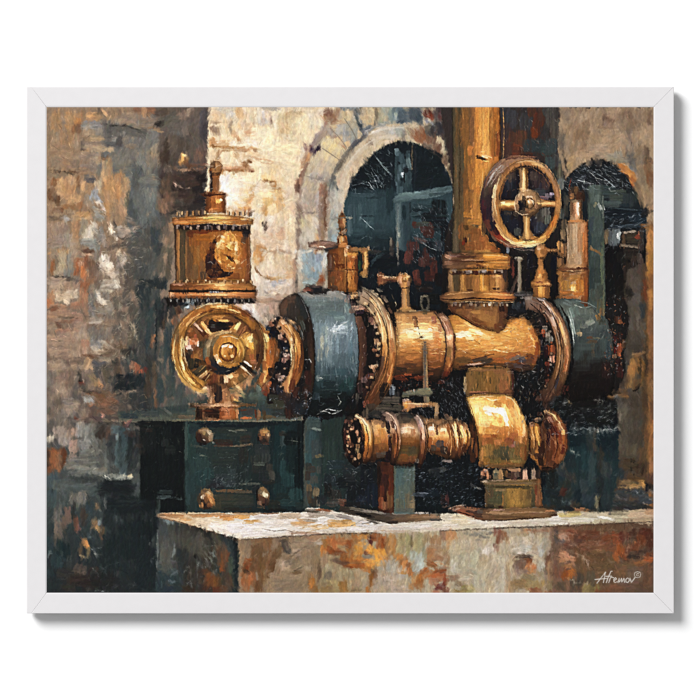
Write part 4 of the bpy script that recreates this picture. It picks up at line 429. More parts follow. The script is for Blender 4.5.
specks(110, 322, 460, 372, 510, '8a9498 b0b8b8 4c565c 7c6458', (1, 4.5), .5, None, .6)
specks(30, 362, 450, 394, 475, 'b0aca0 8c8478', (1, 3), .5, None, .6)
# ===== green post with rust side and slab
motif('painted_post_slab', 'grey brown slab painted under the pale green post')
shape('340 506 360 508 385 513 440 514 441 520 410 522 392 524 375 521 355 515 338 511', '340 3a3028 370 3c342c 392 5c4c40 420 84684c 440 7c6a58', g='x', rag=.5, ang=0)
D('''360 510 26 3 10 6c6458;375 512 24 3 5 8c8074;385 518 26 4 8 4a3c30;364 515 22 3 12 141010;400 513 20 3 0 a09080;405 519 26 5 -5 6c5440;420 517 26 5 -3 8a6848;432 517 18 3 0 98785c;436 520 14 3 0 5c544c;415 513 30 2 0 a89c90;425 522 30 1.5 -3 b8a898;392 522 12 3 0 3c302a''')
motif('painted_green_post', 'pale green post with a rust red side painted under the lower pipe')
shape('377 462 394 462 394 513 385 513 378 510', '377 241612 381 4c2616 386 3a1a12 391 5c3020 395 4c2a1c', g='x', rag=.5)
shape('394 466 415 466 415 514 394 514', '394 6c6650 397 5c6c64 402 667066 408 686c60 413 5e5c4c 415 4a483c', g='x', rag=.4)
D('''383 480 10 26 0 40201a;381 503 5 12 0 94482a;385 506 6 9 0 a0603a;382 490 5 12 0 70301c;390 500 6 18 0 84502c;391 485 5 20 0 6c2c18;388 470 12 10 0 5c2818;379 475 4 20 0 20140f;403 472 14 10 0 4c645e;400 480 10 16 0 5c7068;408 478 10 18 0 646c60;404 492 14 16 0 6c7060;400 505 10 14 0 746c54;409 502 10 18 0 7c6a50;412 506 5 12 0 9a7c5a;398 505 4 14 0 6c6450;404 467 20 3 0 1c1e1c;413 475 3 16 0 5c6458;405 510 18 5 0 6a6658''')
# ===== round brass cylinder on the left
motif('painted_brass_cylinder', 'upright orange brass cylinder painted above the left valve wheel')
shape('174 226 250 226 251 284 176 284', '174 3c3026 176 5c4630 178 9a6a3c 180 6c5434 184 4e4430 187 6c4c2c 192 8c5c2c 200 985e28 210 a46628 220 a8682c 232 b8782e 240 b4702c 246 9c5828 248 70401f 249 a46c3c 251 5c3820', g='x', rag=.5, siz=1.4)
D('''178 250 3 44 0 b07c44 .8;182 255 5 50 0 5c4a32;187 255 4 50 0 745030;195 240 14 14 0 985a24;205 238 20 8 0 a4601f;200 232 22 4 0 7c2c14;214 230 26 4 0 8a3c18;190 234 8 6 0 6c3018;196 256 10 24 0 94602a;204 250 10 20 0 a06428;194 272 10 16 0 7c5a34;203 270 8 20 0 845a34;198 252 3 14 0 a8783c .6;203 276 6 10 0 5c4430;190 262 6 24 0 705034
246 235 8 10 0 3c3230;244 240 7 8 0 5c4430;248 250 4 30 0 8c5428;247 270 6 26 0 8c5430;240 272 14 14 0 a0642c;228 280 26 6 0 a8702f;234 276 14 6 0 8c4c20;222 279 10 5 0 cc8a40;212 280 12 5 0 7c4420;244 262 6 10 0 a8642c''')
shape('205 266 206 256 209 250 212 243 217 240 217 262 226 272 233 272 228 276 214 278 208 276', '3a201c', lab=0, sm=1, tex=.3)
D('''211 262 8 12 20 2c1a1c;208 268 5 10 0 3c1e1a;218 270 12 5 25 321c18;214 250 6 12 15 5a2c18;225 274 10 4 0 2c1814;216 275 10 3 0 4c2418;211 245 4 6 0 7c4424''')
shape('217 243 222 236 228 231 234 235 239 241 242 249 240 258 239 265 233 270 228 269 221 264 215 258 215 249', '0 f0b868 .4 d08c3c .8 b87430 1 9c6028', g=(222, 234, 236, 272), lab=0, sm=1, tex=.15)
D('''218 245 5 7 30 f4cc90;226 238 6 6 20 e8a850;222 241 5 4 0 f8dca8;230 246 9 6 30 f0bc70;224 250 8 7 0 c88434;222 258 8 9 0 cc8c3c;234 254 7 8 0 c88838;230 262 8 8 0 d89a48;226 255 8 3 20 8c5424;231 259 10 2.5 48 3c1e12;228 257 5 2 40 2c1610;236 248 4 6 0 f8d8a0;237 262 3 7 -30 e8b878;229 234 5 3 0 d08c44;220 262 5 3 40 e8b468;233 268 5 2 -20 f0c888;226 268 6 2 0 b06c2c;234 243 3 5 30 a8662c;226 245 4 2 -30 a86830''')
specks(40, 214, 232, 242, 270, 'ffe4b0 8c5020 f8cc80', (1, 4), .7, None, .7)
specks(30, 180, 235, 248, 280, 'd09048 6c3c1c', (2, 6), .6, 90, .5)
L('5c341c .8 250 228 250 284;d8a070 .7 249 232 249.5 270;2c1c14 .8 175 228 176 284')
motif('painted_cylinder_flange', 'upper bolted gold flange of the painted left cylinder')
shape('172 218 190 216 210 214 230 215 245 217 253 219 253 224.5 235 225 210 223 190 225 172.5 225', '172 a06430 180 b06c2e 195 b87834 205 d09848 214 e8bc68 222 d8a050 235 b87838 250 b07a40 253 8c5c30', g='x', rag=.4, ang=0)
shape('173 225 190 225 210 223.5 235 225.5 251 225 249 234 240 231 210 229 190 230 176 229', '2c1814', rag=.5)
D('''215 218 34 3 0 f0c878 .8;200 222 40 2 0 8c5424;188 219 30 3 0 c8813a;238 222 24 3 0 a86c30;182 222 18 3 0 d89450;245 219 14 2 0 e0a860;176 221 5 5 0 c88c54;222 222 30 1.2 0 f4d890;205 216 24 1.5 0 6c4020;247 232 8 6 0 2c2628;244 229 10 4 0 1c1616''')
for x in (178, 187, 198, 209, 218, 225, 235, 244):
    dab(x, 227, 4, 4.5, 0, '8c7c78' if x % 2 else 'a08878', .9); dab(x + 1, 228.5, 2.5, 3, 0, '201414', .9)
for x, c in ((178, 'd0b088'), (186, 'c89870'), (196, '5c4430'), (203, '604838'), (233, 'b0845c'), (238, 'c89468'), (244, 'a87048'), (249, '8c5838')):
    dab(x, 213, 3, 5.5, 0, c, .9); dab(x + 2.5, 213.5, 2, 5, 0, '3c2418', .8)
motif('painted_cylinder_spindle', 'orange brass spindle and cap painted on top of the left cylinder')
shape('205 213 206 197 204 196 204 193 211 191 212 178 209 171 210 164 214 161 219 161 223 165 222 171 219 178 219 191 226 193 226 197 225 198 226 213', '204 5a3018 208 8c5028 212 a86430 216 b8763c 220 a8642c 226 70401f', g='x', rag=.4)
D('''216 168 10 12 0 a07444;218 164 6 6 0 b88c5c;213 165 5 8 0 6c4424;216 174 8 4 0 5c3a20;215 184 6 16 0 8e5c34;211 182 2.5 22 0 2c1c18;218 186 3 14 0 b07c50;215 194 22 3 0 5c2c14;209 195 10 2 0 4a2010;220 193 8 2 0 a87040;216 203 14 10 0 b06c30;218 201 6 5 0 f0b868;221 200 3 3 0 ffe0a0;213 204 6 6 0 a85c24;209 204 4 12 0 7c4420;223 206 4 12 0 8c4c20;216 210 12 4 0 c47c38;211 211 4 5 0 d89860;225 202 2 10 0 5c3018''')
shape('221 167 243 167 246 162 250 161 251 168 253 172 240 171 222 170', 'b8916a', rag=.4, lab=0)
D('''236 170 28 1.5 1 8c5c30;246 164 7 8 0 94663c;249 162 5 5 0 7a4e28;230 168 18 1.5 0 d8b088;251 171 6 2 20 7c4c30''')
motif('painted_cylinder_flange', 'lower double flange of the painted left cylinder')
shape('170 284 175 282 240 281 250 283 256 286 256 291 170 290', '170 704020 180 8c5428 200 a46630 215 c88844 222 e0b068 232 b87a3c 256 94602f', g='x', rag=.5, ang=0)
shape('169 290 256 290 256 294 169 293', '1c100c', rag=.3)
shape('169 292.5 256 292 256 298.5 169 298.5', '169 c88c54 176 b87440 190 c07c44 205 c4783c 218 d8a060 232 d08c50 248 b87844 256 a0683c', g='x', rag=.4, ang=0)
shape('166 298.5 256 298.5 254 304 166 306', '18100e', rag=.6, lab=0)
D('''186 286 24 3 0 7c4824;178 284 12 3 0 b08060;200 286 20 2 0 94552a;220 284 12 5 0 f0cc90;218 287 14 2 0 e8b870;240 287 22 3 0 b07838;215 292 14 2 0 a8a4a4;250 291 10 2 0 1c100c;200 297 50 1.5 0 8c5028;215 295 24 2 0 eab880;172 295 5 5 0 d8a880''')
for i in range(12): dab(175 + i * 6.2, 281.5 - (i % 3) * .5, 2.6, 2.6, 0, ('d0a070', 'a87048', 'e8c090')[i % 3], .85)
for x, c in ((170, '98a0a0'), (178, 'b8c0bc'), (187, 'd8dcd4'), (193, '707070'), (197, '8a8c8c'), (209, 'a09490'), (214, '6c5c54'), (235, '8c7c74'), (244, '7c6c60')):
    dab(x, 300.5, 1.8, 4, 0, c, .9)
# ===== left pipe collar and dark cogs behind the wheel
motif('painted_pipe_collar', 'gold conical collar painted right of the left valve wheel')
shape('244 312 254 318 262 325 270 331 277 342 281 350 280 357 276 368 270 378 262 388 256 384 262 370 262 350 256 332', '252 6c4020 260 a06c34 264 d8b070 268 c8843c 274 a8622c 281 5c3820', g='x', rag=.5, siz=1.4, ang=75)
D('''266 338 7 9 10 f4d890;265 346 5 8 0 ecc470;268 356 5 16 0 b86c2c;264 366 5 12 0 a85c28;272 345 4 20 -8 9c5c28;277 352 5 16 0 8a5a30;275 364 5 14 15 74441f;270 375 6 12 25 7c4420;262 378 5 12 15 b46c38;258 332 6 8 -25 c88c40;268 334 4 8 -35 8c5424;263 330 4 6 -30 a86c34;279 343 3 10 -15 4c3420''')
motif('painted_cog_shadow', 'dark bolt circle painted between the collar and the first flange ring')
shape('266 328 272 318 279 316 286 325 291 340 291 370 286 390 282 404 268 404 262 394 270 380 279 365 282 350 278 340', '1a1414', rag=.8)
D('''274 320 5 5 0 c8a890;271 324 6 6 -30 8c5c44;278 324 8 8 0 4c3428;268 329 6 5 0 2c3444;272 334 8 7 0 101420;283 332 6 6 0 a08474;280 337 6 6 0 c09880;284 340 6 5 0 6c4030;287 345 5 8 0 14161e;281 345 6 8 0 101018;286 350 5 5 0 30343c;286 355 7 5 0 c8a898;284 360 5 6 0 b08070;288 358 4 5 0 7c5040;278 366 8 10 0 0e0e12;272 372 8 8 0 101014;282 378 8 6 0 c0a090;286 380 5 8 0 b8a088;278 376 6 5 0 5c4438;266 388 9 12 0 8c4c28;269 384 6 6 0 a85c30;264 394 6 8 0 6c3020;274 388 8 10 0 2c1c18;280 390 8 10 0 20222c;284 392 6 8 0 34384c;288 396 6 8 0 3c2420;275 398 14 8 0 2c2c24;262 400 12 8 0 3c4034''')
specks(70, 264, 318, 292, 402, 'a0a8b8 d0b8a8 3c4458 6c4838', (1, 3.5), .6, None, .7)
motif('painted_drum_backplate', 'dark brown disc painted behind the blue grey drum')
shape('279 306 284 298 291 294 299 293 306 303 311 318 314.5 335 315 365 314 385 310 402 304 416 292 418 290 404 298 385 303 365 303 345 298 328 290 318 280 316', '279 6c5240 286 5a4234 292 40342c 300 30302a 306 2c241e 312 3a2a20 315 2c2018', g='x', rag=.6)
D('''286 305 10 12 20 6c4c38;292 300 12 10 0 5c4638;284 312 10 8 0 644c3c;294 310 14 14 0 3c342e;300 302 10 14 -20 343432;304 312 8 16 -10 2c3030;300 322 8 14 0 3c3428;306 330 7 20 0 241c18;310 345 6 30 0 3a2820;312 360 4 30 0 4a3424;303 325 5 10 -20 4c5048;302 336 4 10 0 4c4438;306 355 6 20 0 1c1814;307 365 8 16 0 181414;308 378 8 16 0 3c201a;302 385 8 16 10 1a1416;306 392 8 14 0 34201a;300 400 10 14 0 1c1a1c;297 408 12 12 0 242830;310 400 6 16 0 1c1c1c;303 412 14 8 0 20262c;289 412 8 14 0 34201a;296 395 6 10 0 2c1814''')
specks(90, 292, 390, 322, 420, '8a98ac c0c8d0 4c5c74 a88c74', (1, 3.5), .6, None, .7)
specks(30, 295, 300, 314, 380, '8a9090 c0b8ac', (1, 4), .5, 100, .5)
L('c8ccc8 .8 304 360 309 359 312 363;a0a8a8 .7 298 325 302 332 303 340;8c9090 .6 300 296 306 308 310 320')
motif('painted_flange_ring', 'narrow copper flange ring painted left of the blue grey drum')
shape(band(270, 358, 34, 43, 12.5, 72, -62, 40), '279 c09060 286 b88050 290 d8a868 293 8c5c30 296 b47838 300 a8662e 304 6c4020', g='x', rag=.4, siz=1.3, ang=80)
D('''284 322 6 6 -40 e0b890;287 328 4 8 -30 d8a060;291 336 3 10 -15 c88c48;297 337 7 12 -20 b47c3c;298 350 6 18 0 c08440;296 345 4 16 0 dca460;297 362 6 14 5 b06c30;295 374 6 12 10 945024;292 386 6 12 10 6c3420;302 350 3 24 0 5c3420;294 352 1.5 30 0 6c3c1c;291.5 350 2 24 0 f0cc98;299 328 4 8 -35 94603a;292 322 6 4 30 a8845c;300 366 3 16 8 6c3c20''')
motif('painted_steel_drum', 'blue grey drum painted in the middle left of the machine')
shape('297 292.5 310 289 325 288 340 290 347 295 352 305 356 318 358.5 335 359 355 358 375 355 392 350 404 343 413 330 416 315 416 307 414 311 402 314 385 315.5 365 315 345 313 325 308 308 302 298', '288 9c968c 292 a8a49c 296 8c9290 301 74807e 308 68787a 316 6a7f84 324 7c939a 330 8a9ea6 338 8098a0 346 728894 354 647e88 362 57737c 370 44606a 378 304a50 386 22383c 396 182426 408 12191b 416 0f1414', g='y', rag=.4, siz=1.6, ang=90)
D('''322 295 30 4 3 9a9a94;308 294 12 5 20 a8a69c;340 296 10 6 20 8c8c84;344 293 6 4 20 c8c0b4;318 303 24 8 0 70807f;334 304 20 8 0 647574;348 310 6 12 -20 809694;325 312 24 8 0 687a78;340 318 12 8 0 78908f;320 318 10 12 0 6c7f80;345 325 12 8 -20 a0b4b8;338 328 14 6 -10 b4c4cc;333 331 8 5 0 c4d0d4;344 332 10 5 10 94a8b0;350 330 6 20 0 78909c;354 345 5 30 0 647c88;325 335 8 20 0 98a8a4;322 342 5 20 0 a4aa9c;330 340 6 22 0 8c9ca0;336 345 8 20 0 74909c;343 345 8 20 0 647e8c;318 340 4 30 0 7c9094;327 352 4 14 0 a8a898;320 355 6 16 0 7c8884
332 358 10 14 0 5f7a84;344 360 12 14 0 546e78;352 362 7 20 0 4c6872;322 368 8 16 0 506a72;333 372 10 12 0 3c5660;346 374 12 12 0 34525c;320 382 8 10 0 2c4a50;330 384 14 8 0 203034;349 384 10 12 0 205050;344 388 12 10 0 1c3a3c;325 392 20 6 0 1e2c2e;318 378 5 6 -20 6c7c7c;320 378 6 1.5 10 a8b0ac;340 396 20 10 0 161e1e;325 402 24 8 0 121718;316 396 8 8 0 2c3c44;330 410 24 6 0 11181a;348 400 8 10 0 10181a;330 375 20 1.5 -3 4c6668 .7;332 390 26 1.2 0 34484a .7''')
scatter(80, 316, 296, 358, 380, '94a8ac 647a82 7c9098 546c74 a8b4b0', (.8, 1.8), (3, 12), -4, 6, .4)
specks(40, 318, 320, 356, 345, 'd8e0e4 b0c0c8 54707c', (2, 6), .5, 60, .6)
specks(60, 316, 375, 356, 414, '5c7478 8a9ca0 283c40 3c6468', (1, 6), .5, 5, .6)
L('c0c4c0 .8 320 412 328 409 338 411;b8c0bc .7 316 415 324 411 332 414 342 410;e0e4e0 .8 337 330 341 325 346 322;a8b8bc .7 334 334 340 332 348 333;3c4c50 .7 358 320 360 345 358 372;8a9894 .6 350 298 355 312 358 330;9ca49c .6 338 396 341 402 338 406')
motif('painted_bolt_circle', 'black bolt circle painted between the blue drum and the large copper flange')
shape('343 290 352 288 362 292 372 302 379 318 383 335 383 355 380 372 374 388 368 402 364 412 350 412 344 410 351 400 356 388 359 372 359 340 355 316 350 302', '14100f', rag=.7)
shape('354.5 316 361 316 366 330 367 350 366 370 361 380 358.5 380 359.5 350 358 330', '354 8c6c58 357 6c4c3c 360 5c3c2c 366 3c241c', g='x', rag=.4, lab=0)
D('''350 296 7 5 20 6c5c54;347 300 5 6 0 a08c80;353 304 6 6 0 5c4c44;355 308 8 6 0 c09c84;362 307 7 6 0 b88c74;370 306 7 6 0 d0a878;368 310 8 4 0 8c5c44;360 312 8 4 0 34242c;352 311 6 5 0 806c60;360 297 18 5 5 e0b078;362 296 12 3 0 f0cc98;355 293 8 3 10 a87c50;366 300 10 3 0 8c6038;358 302 14 3 0 181014;372 312 5 6 0 1c1414;374 322 7 7 0 b8886c;376 326 5 5 0 d8b090;371 320 5 5 0 7c5444;372 332 6 8 0 181212;377 342 6 6 0 c89870;379 346 5 9 10 dcb080;375 350 5 4 0 8c5c40;372 358 8 10 0 120e10;373 367 7 5 0 c8a080;376 366 5 4 0 d0b090;370 376 8 6 0 5c3428;368 384 8 8 0 301c18;374 370 4 5 0 a87854;362 372 4 16 0 4c3026
366 392 8 10 0 2c1a18;360 388 5 14 0 3c2a28;357 398 4 12 0 6c6458 .6;352 404 10 12 0 101214;362 405 8 12 0 0c0c0e;366 370 6 8 0 1c1414;364 380 6 6 0 7c6058''')
specks(80, 348, 292, 382, 405, 'a8a4b0 5c5460 c8a890 342028', (1, 4), .6, 70, .7)
motif('painted_flange_ring', 'large double copper flange ring painted in the centre of the machine')
shape(band(351, 352, 46, 66, 16, 80, -66, 60), '0 a89884 .16 a88c6c .3 c89860 .42 d0a060 .52 c48c4c .6 a86c34 .72 84502a .85 64381f 1 4c3426', g=(380, 288, 378, 418), rag=.4, siz=1.3, ang=80)
D('''366 290 12 4 25 8c7c68;374 294 10 5 40 a89478;380 302 6 10 -35 c4a478;373 300 5 10 -40 b89468;377 310 4 12 -28 d8b080;381 320 4 14 -18 e0b880;384 335 5 18 -5 e8c080;383 350 4 16 0 c88c48;388 318 5 16 -22 c4986c;391 332 5 16 -12 d0a070;392 346 5 16 0 b87c48;394 360 4 16 8 b06c34;391 374 6 14 15 c07436;388 386 5 12 25 a8622c;382 362 5 14 12 6c4c38;379 374 7 16 22 70482a;375 386 9 16 25 6c4226;370 398 10 16 22 6a3a20;378 398 7 16 25 5c3a24;384 390 6 14 28 80502c;366 404 6 8 0 90503a;372 408 12 10 0 4c3c30;366 414 8 10 0 5c4c3c;376 414 8 8 0 3c3a34
386 300 4 8 -35 8c7460;383 297 5 5 0 5c4c40;390 310 3 10 -25 5c4030;396 335 2.5 20 -4 8c5c38;379 290 8 3 35 6c6458''')
L('4c3422 1.1 366 292 376 302 383 316 387 332 388 350;5c3820 1 388 350 386 366 381 382 374 396;f0d8a8 .9 371 300 377 311 381 324 383 340;f4dcb0 .8 385 308 390 322 392 338;2c1a12 1 381 335 382 352 379 368 372 386 364 404;e8a860 .8 393 362 390 376 385 388;2c1c14 .8 398 330 399 350 397 368;6c4c34 .7 378 372 372 386 366 398;b0744a .8 384 366 378 382 370 396')
specks(40, 362, 290, 398, 410, 'f4dcb0 5c3420 d8a878', (2, 7), .5, 100, .5)
# ===== main brass pipe
motif('painted_brass_pipe', 'bright golden horizontal pipe painted in the centre of the machine')
shape('394 312 410 311 436 311 443 322 447 340 447 358 443 374 438 382 405 378 392 376 396 362 398 345 397 328', '311 94653c 313 bc8a54 318 b8864e 323 c89860 329 dcb070 335 e8c588 340 e0b068 346 cf9550 352 c08440 358 a86c34 364 844f28 370 5a3820 376 34241a 382 20140f', g='y', rag=.4, siz=1.4, ang=0)
D('''402 320 12 12 0 c8985c;408 328 14 10 0 e0b878;404 338 12 8 0 ecc07c;400 348 10 8 0 d89c54;412 336 10 6 0 f4dca4;424 328 14 10 0 f0cc88;428 336 12 8 0 f8e0a8;420 336 10 8 0 f8e4b4;432 326 8 8 0 eab070;436 335 8 8 0 d8985c;430 344 12 8 0 d4985c;416 346 12 8 0 d09048;424 318 16 6 0 c09060;434 320 5 8 0 a86c50;416 322 5 12 0 9c6c40;414 318 5 5 0 7c5438;438 342 8 10 0 cc8444;434 352 12 8 0 bc7840;412 356 16 8 0 b07438;440 356 8 12 0 a86834;400 360 10 10 0 9c6434;436 364 10 8 0 8c5428;410 366 16 6 0 5c3a24;402 370 10 6 0 3a2a20;436 372 12 8 0 4a2c1c;412 376 18 5 0 2c1814;400 378 12 6 0 5c2818;420 378 14 5 0 74341e;408 374 8 3 0 a0502c;430 374 10 4 0 8c4c28
421 337 3 2.5 0 3c2814;418 340 10 3 10 c89048;426 342 10 4 0 dca868;430 330 5 4 0 fcf0cc;410 332 8 3 0 fcecc0;416 329 5 3 0 f8e8c0;398 330 4 14 0 d8a868;397 345 3 20 0 e0a458;440 328 4 8 0 c08058''')
specks(90, 398, 318, 446, 352, 'fff0cc f8dca0 a8703c c08048', (1.5, 5), .7, 170, .6)
specks(50, 398, 350, 444, 380, 'd08848 6c3018 a85024', (1, 5), .6, 0, .5)
L('8a8074 1 396 312 410 311 430 311;5c4430 .9 416 316 418 326 420 336;a07448 .7 424 346 432 350 442 350;a87850 .7 423 358 432 362 442 359;e8b878 .8 430 354 436 353 443 354;8c3c20 1.2 394 377 402 375 408 380;b06838 .8 424 366 436 368 444 365')
motif('painted_clamp_ring', 'pinkish copper clamp ring painted round the central pipe')
shape('434 312 444 314 451 322 455 335 456.5 350 455 363 450 374 443 380 441 376 445 362 446.5 346 445 332 441 321', '312 8c6448 320 b0805c 328 b87c54 336 d8a478 342 e0b078 348 a87850 356 94663f 364 a0622f 372 7c3c20 380 2c1814', g='y', rag=.4, siz=1.2, ang=85)
D('''444 318 7 4 25 c8a080;447 328 6 8 -20 b8886c;449 336 7 4 0 f4d0a0;450 342 6 6 0 d8a070;449 352 6 12 0 98703f;448 362 5 10 0 b47438;451 368 4 10 12 a05c30;446 374 5 6 0 6c2c1a;442 382 8 4 0 3c1a14;454 345 2.5 24 0 7c3c20''')
L('5c3a34 1.3 434 312 440 320 445 332 446.5 348 444 366 442 378;4a1c14 1.1 449 318 454 330 455.5 345 454 362 448 373;e8c0a0 .8 440 317 446 326 449 338;d8985c .8 452 350 452 360 448 369')
motif('painted_tee_pipe', 'bright golden tee pipe painted under the large vertical pipe')
shape('448 316 456 314 462 315 472 321 486 329 494 331 503 330 505 322 512 318 524 317 530 322 537 334 541 348 540 360 535 372 524 376 512 368 490 365 468 368 458 371 452 368 456.5 350 455 335', '314 b47838 320 c8883e 326 d49848 332 e0aa58 340 daa050 348 cf9246 354 b87a38 360 945c2c 366 6c4220 372 4a3020 376 2c2420', g='y', rag=.4, siz=1.5, ang=170)
D('''456 318 8 6 0 c8903c;462 320 8 5 30 d89c4c;470 326 14 5 30 ecc078;460 328 10 8 0 e8b060;466 334 12 6 0 fce8b8;460 335 10 5 0 fff0cc;475 332 14 6 10 f4d898;480 333 8 4 20 fcecc8;473 338 12 4 -10 f0c07c;486 336 10 5 30 ecb468;462 345 14 8 0 cc8c44;474 346 14 8 0 d49848;486 345 16 8 0 e0a454;498 340 14 10 0 e0a250;510 330 10 14 0 e0a454;520 324 10 10 0 dc9c4c;524 334 12 12 0 d4964a;512 345 18 10 0 d8984a;528 345 12 14 0 c88440;537 350 6 18 0 984c20;534 360 8 10 0 8a4c28;500 352 20 6 0 c4843c;484 354 20 6 0 c08038;466 354 16 6 0 a87034;464 360 16 7 0 6c4c28;480 359 16 4 -15 544434;488 361 14 5 -15 4a3c2c;500 360 18 6 0 a8622c;514 356 16 8 0 a86430;520 362 12 8 0 6c3c28;512 366 16 8 0 5c3a28;526 368 12 8 0 3c2c28;530 358 8 8 0 7c4424;468 366 22 3 -8 3c2418;476 364 16 2 -6 b09078;492 367 20 4 0 8c5c30;504 370 14 5 0 5c4428
516 358 12 4 -20 7c7470;522 360 8 6 0 504c54;518 366 10 5 10 847c7c;498 332 5 4 0 6c3420;490 330 8 3 20 7c4420;534 334 5 14 -25 b87438;508 322 6 5 0 b07030;536 326 4 6 -20 6c3c24;525 318 6 4 0 b87c40;505 348 20 3 0 e8b060;490 350 16 2 0 eab868''')
specks(110, 458, 322, 534, 355, 'fff0d0 f8cc80 b87838 e8a850', (2, 7), .7, 175, .55)
specks(40, 458, 355, 535, 374, 'd09048 3c2418 9c94 90'.replace('9c94 90', '9c9490'), (2, 7), .6, 170, .5)
L('7c4c20 .7 468 341 474 340 480 344;a06430 .7 456 350 466 352 474 356;f8d8a0 .8 482 352 494 350 508 352;5c3420 .9 470 360 480 358 494 354;3c2820 1 458 371 470 368 484 365')
# shadow spots over tee pipe top right
motif('painted_dark_bolts', 'black speckled shadow painted beside the right flange')
shape('503 304 512 302 524 300 536 305 546 315 553 330 556 350 554 370 548 388 540 400 534 395 530 385 514 390 513 376 520 372 532 370 540 358 541 346 537 332 530 321 522 316 510 317 506 322 503 326 500 318', '14110f', rag=1)
D('''512 312 14 12 0 18161a;522 308 14 12 0 1a1a1e;516 306 10 8 0 2c3034;536 312 10 10 -30 1c1818;542 322 8 10 -25 241c1c;548 318 7 5 0 5c5450;545 328 7 6 0 7c6c60;548 322 6 6 0 4c3c38;546 335 8 6 0 7c3a28;543 332 5 5 0 a85834;549 338 8 7 0 6c6254;548 334 6 5 0 9c8c7c;551 340 5 6 0 8c8478;549 350 7 12 0 8c3c1c;553 350 5 14 0 a0502c;546 352 5 14 0 2a1214;552 359 6 7 0 d08c6c;550 360 4 5 0 e8b8a0;547 364 5 5 0 7c3424;548 372 7 12 0 1c0f10;542 345 4 20 0 201a20;540 365 8 16 0 141418;534 378 10 14 0 101214;524 384 14 12 0 0f1114;548 384 6 10 0 5c2c20;544 392 6 8 0 703c2c;540 398 8 6 0 4c3024;537 388 8 10 0 101112''')
specks(150, 505, 302, 555, 400, 'a8acb0 6c7074 c8c0b4 3c3a40 80402c', (1, 4), .55, None, .65)
motif('painted_neck', 'dull gold neck painted between the vertical pipe flange and the tee pipe')
shape('447 303 508 303 508 312 506 322 505 329 500 332 491 330 478 326 466 320 452 312', '447 5c3820 455 6c4020 463 8a5a30 470 946030 480 9c6a34 490 946434 498 84562c 505 5c3420', g='x', rag=.5, siz=1.4)
D('''462 312 14 8 0 84542c;472 315 12 12 20 94623a;484 316 14 14 0 a87440;494 315 10 16 0 946438;488 308 14 6 0 8c5c30;500 316 7 20 0 6a4028;470 306 10 6 0 6c4830;458 307 10 5 0 5c3824;478 307 8 6 0 7c6040;498 327 8 8 0 7c4424;484 324 10 6 10 8c5428;476 320 12 4 25 7c4824;452 308 8 5 20 7c4428;502 308 6 8 0 301c18;476 312 10 4 0 b8884c;492 320 6 8 0 a8783e''')
L('3c1a10 1.2 452 312 466 320 478 327 490 331;7c3420 .8 460 314 474 323 488 330')
motif('painted_neck_flange', 'bolted double gold flange painted at the foot of the large vertical pipe')
shape('447 268 508 268 508 294 447 294', '447 3c2c20 449 7c5c3a 452 a88050 455 5c4428 460 6a4c28 464 a8783a 468 8c5c2a 474 9a6a30 480 b07c38 484 d8a048 488 a8702e 494 a06a34 499 c08a4c 504 8a5c34 508 4a3020', g='x', rag=.5)
D('''450 280 4 20 0 b08c60 .7;456 282 6 22 0 5c4a30;462 284 4 20 0 c08c48;470 285 8 16 0 80562c;476 286 8 16 0 b0783c;482 284 4 20 0 d89840;486 280 8 16 0 a46c2c;497 277 10 3 0 d0a068;497 284 3 20 0 c89458;492 286 6 14 0 a87438;478 273 60 4 0 3a1c14;468 272 8 4 0 9c8c80;484 271 8 4 0 a09488;476 273 6 4 0 5c2418;492 272 8 3 0 5c2c1c;500 270 6 4 0 8c7868;454 270 6 4 0 8c7c70;470 290 6 3 0 4c2c1c;495 289 8 3 0 3c2018;505 275 4 14 0 40302c''')
shape('442 256 446 252 460 251 490 251 508 254 513 258 512 267 508 270 480 267 450 269 443 268 442 262', '442 5c4230 448 7c5a42 458 6c4830 468 7c5430 478 946030 486 c08438 496 cc8c3c 504 b87c38 513 8c5c30', g='x', rag=.5, ang=0, siz=1.4)
D('''448 257 8 4 20 b0886c;455 256 12 3 0 8c6858;466 257 20 3 0 5c3424;460 261 26 3 0 6c4430;474 260 24 1.5 0 c89c78;484 262 20 2 0 3a1c10;492 256 22 5 0 d8963c;502 258 14 4 0 cc8c40;500 263 20 3 0 c08038;448 263 10 5 0 946c50;456 267 22 4 0 8c6440;476 266 20 3 0 a06c38;486 265 6 2 0 dca860;500 267 18 3 0 a06c30;510 262 5 10 0 7c4c28;465 253 8 3 0 d09060;474 252 6 3 0 c07c48;480 266 8 3 20 6c3c20''')
shape('440 296 446 292 470 291 500 291 514 293 517 297 515 301 500 302 470 301 446 303 440 300', '440 704830 450 94683c 460 a87840 470 8a6038 478 94622f 486 c0843c 496 d0904a 506 c07840 517 8c5830', g='x', rag=.5, ang=0, siz=1.4)
L('301008 1.4 442 299 455 300 475 298 490 299 512 300;2c140c 1 490 298 500 299.5 514 299;e0ac68 .9 488 294 500 295 514 295;c89c68 .8 444 295 458 293 474 292;dcae7c .8 450 303 470 301.5 500 303 514 302;6c3824 .8 490 292 504 292 514 293')
for x, c in ((455, '8c7060'), (463, '5c3c30'), (471, 'b09880'), (478, '6c4c38'), (490, 'f0dcb8'), (496, '7c6450'), (502, '9c8878')):
    dab(x, 304, 4, 3.5, 0, c, .9)
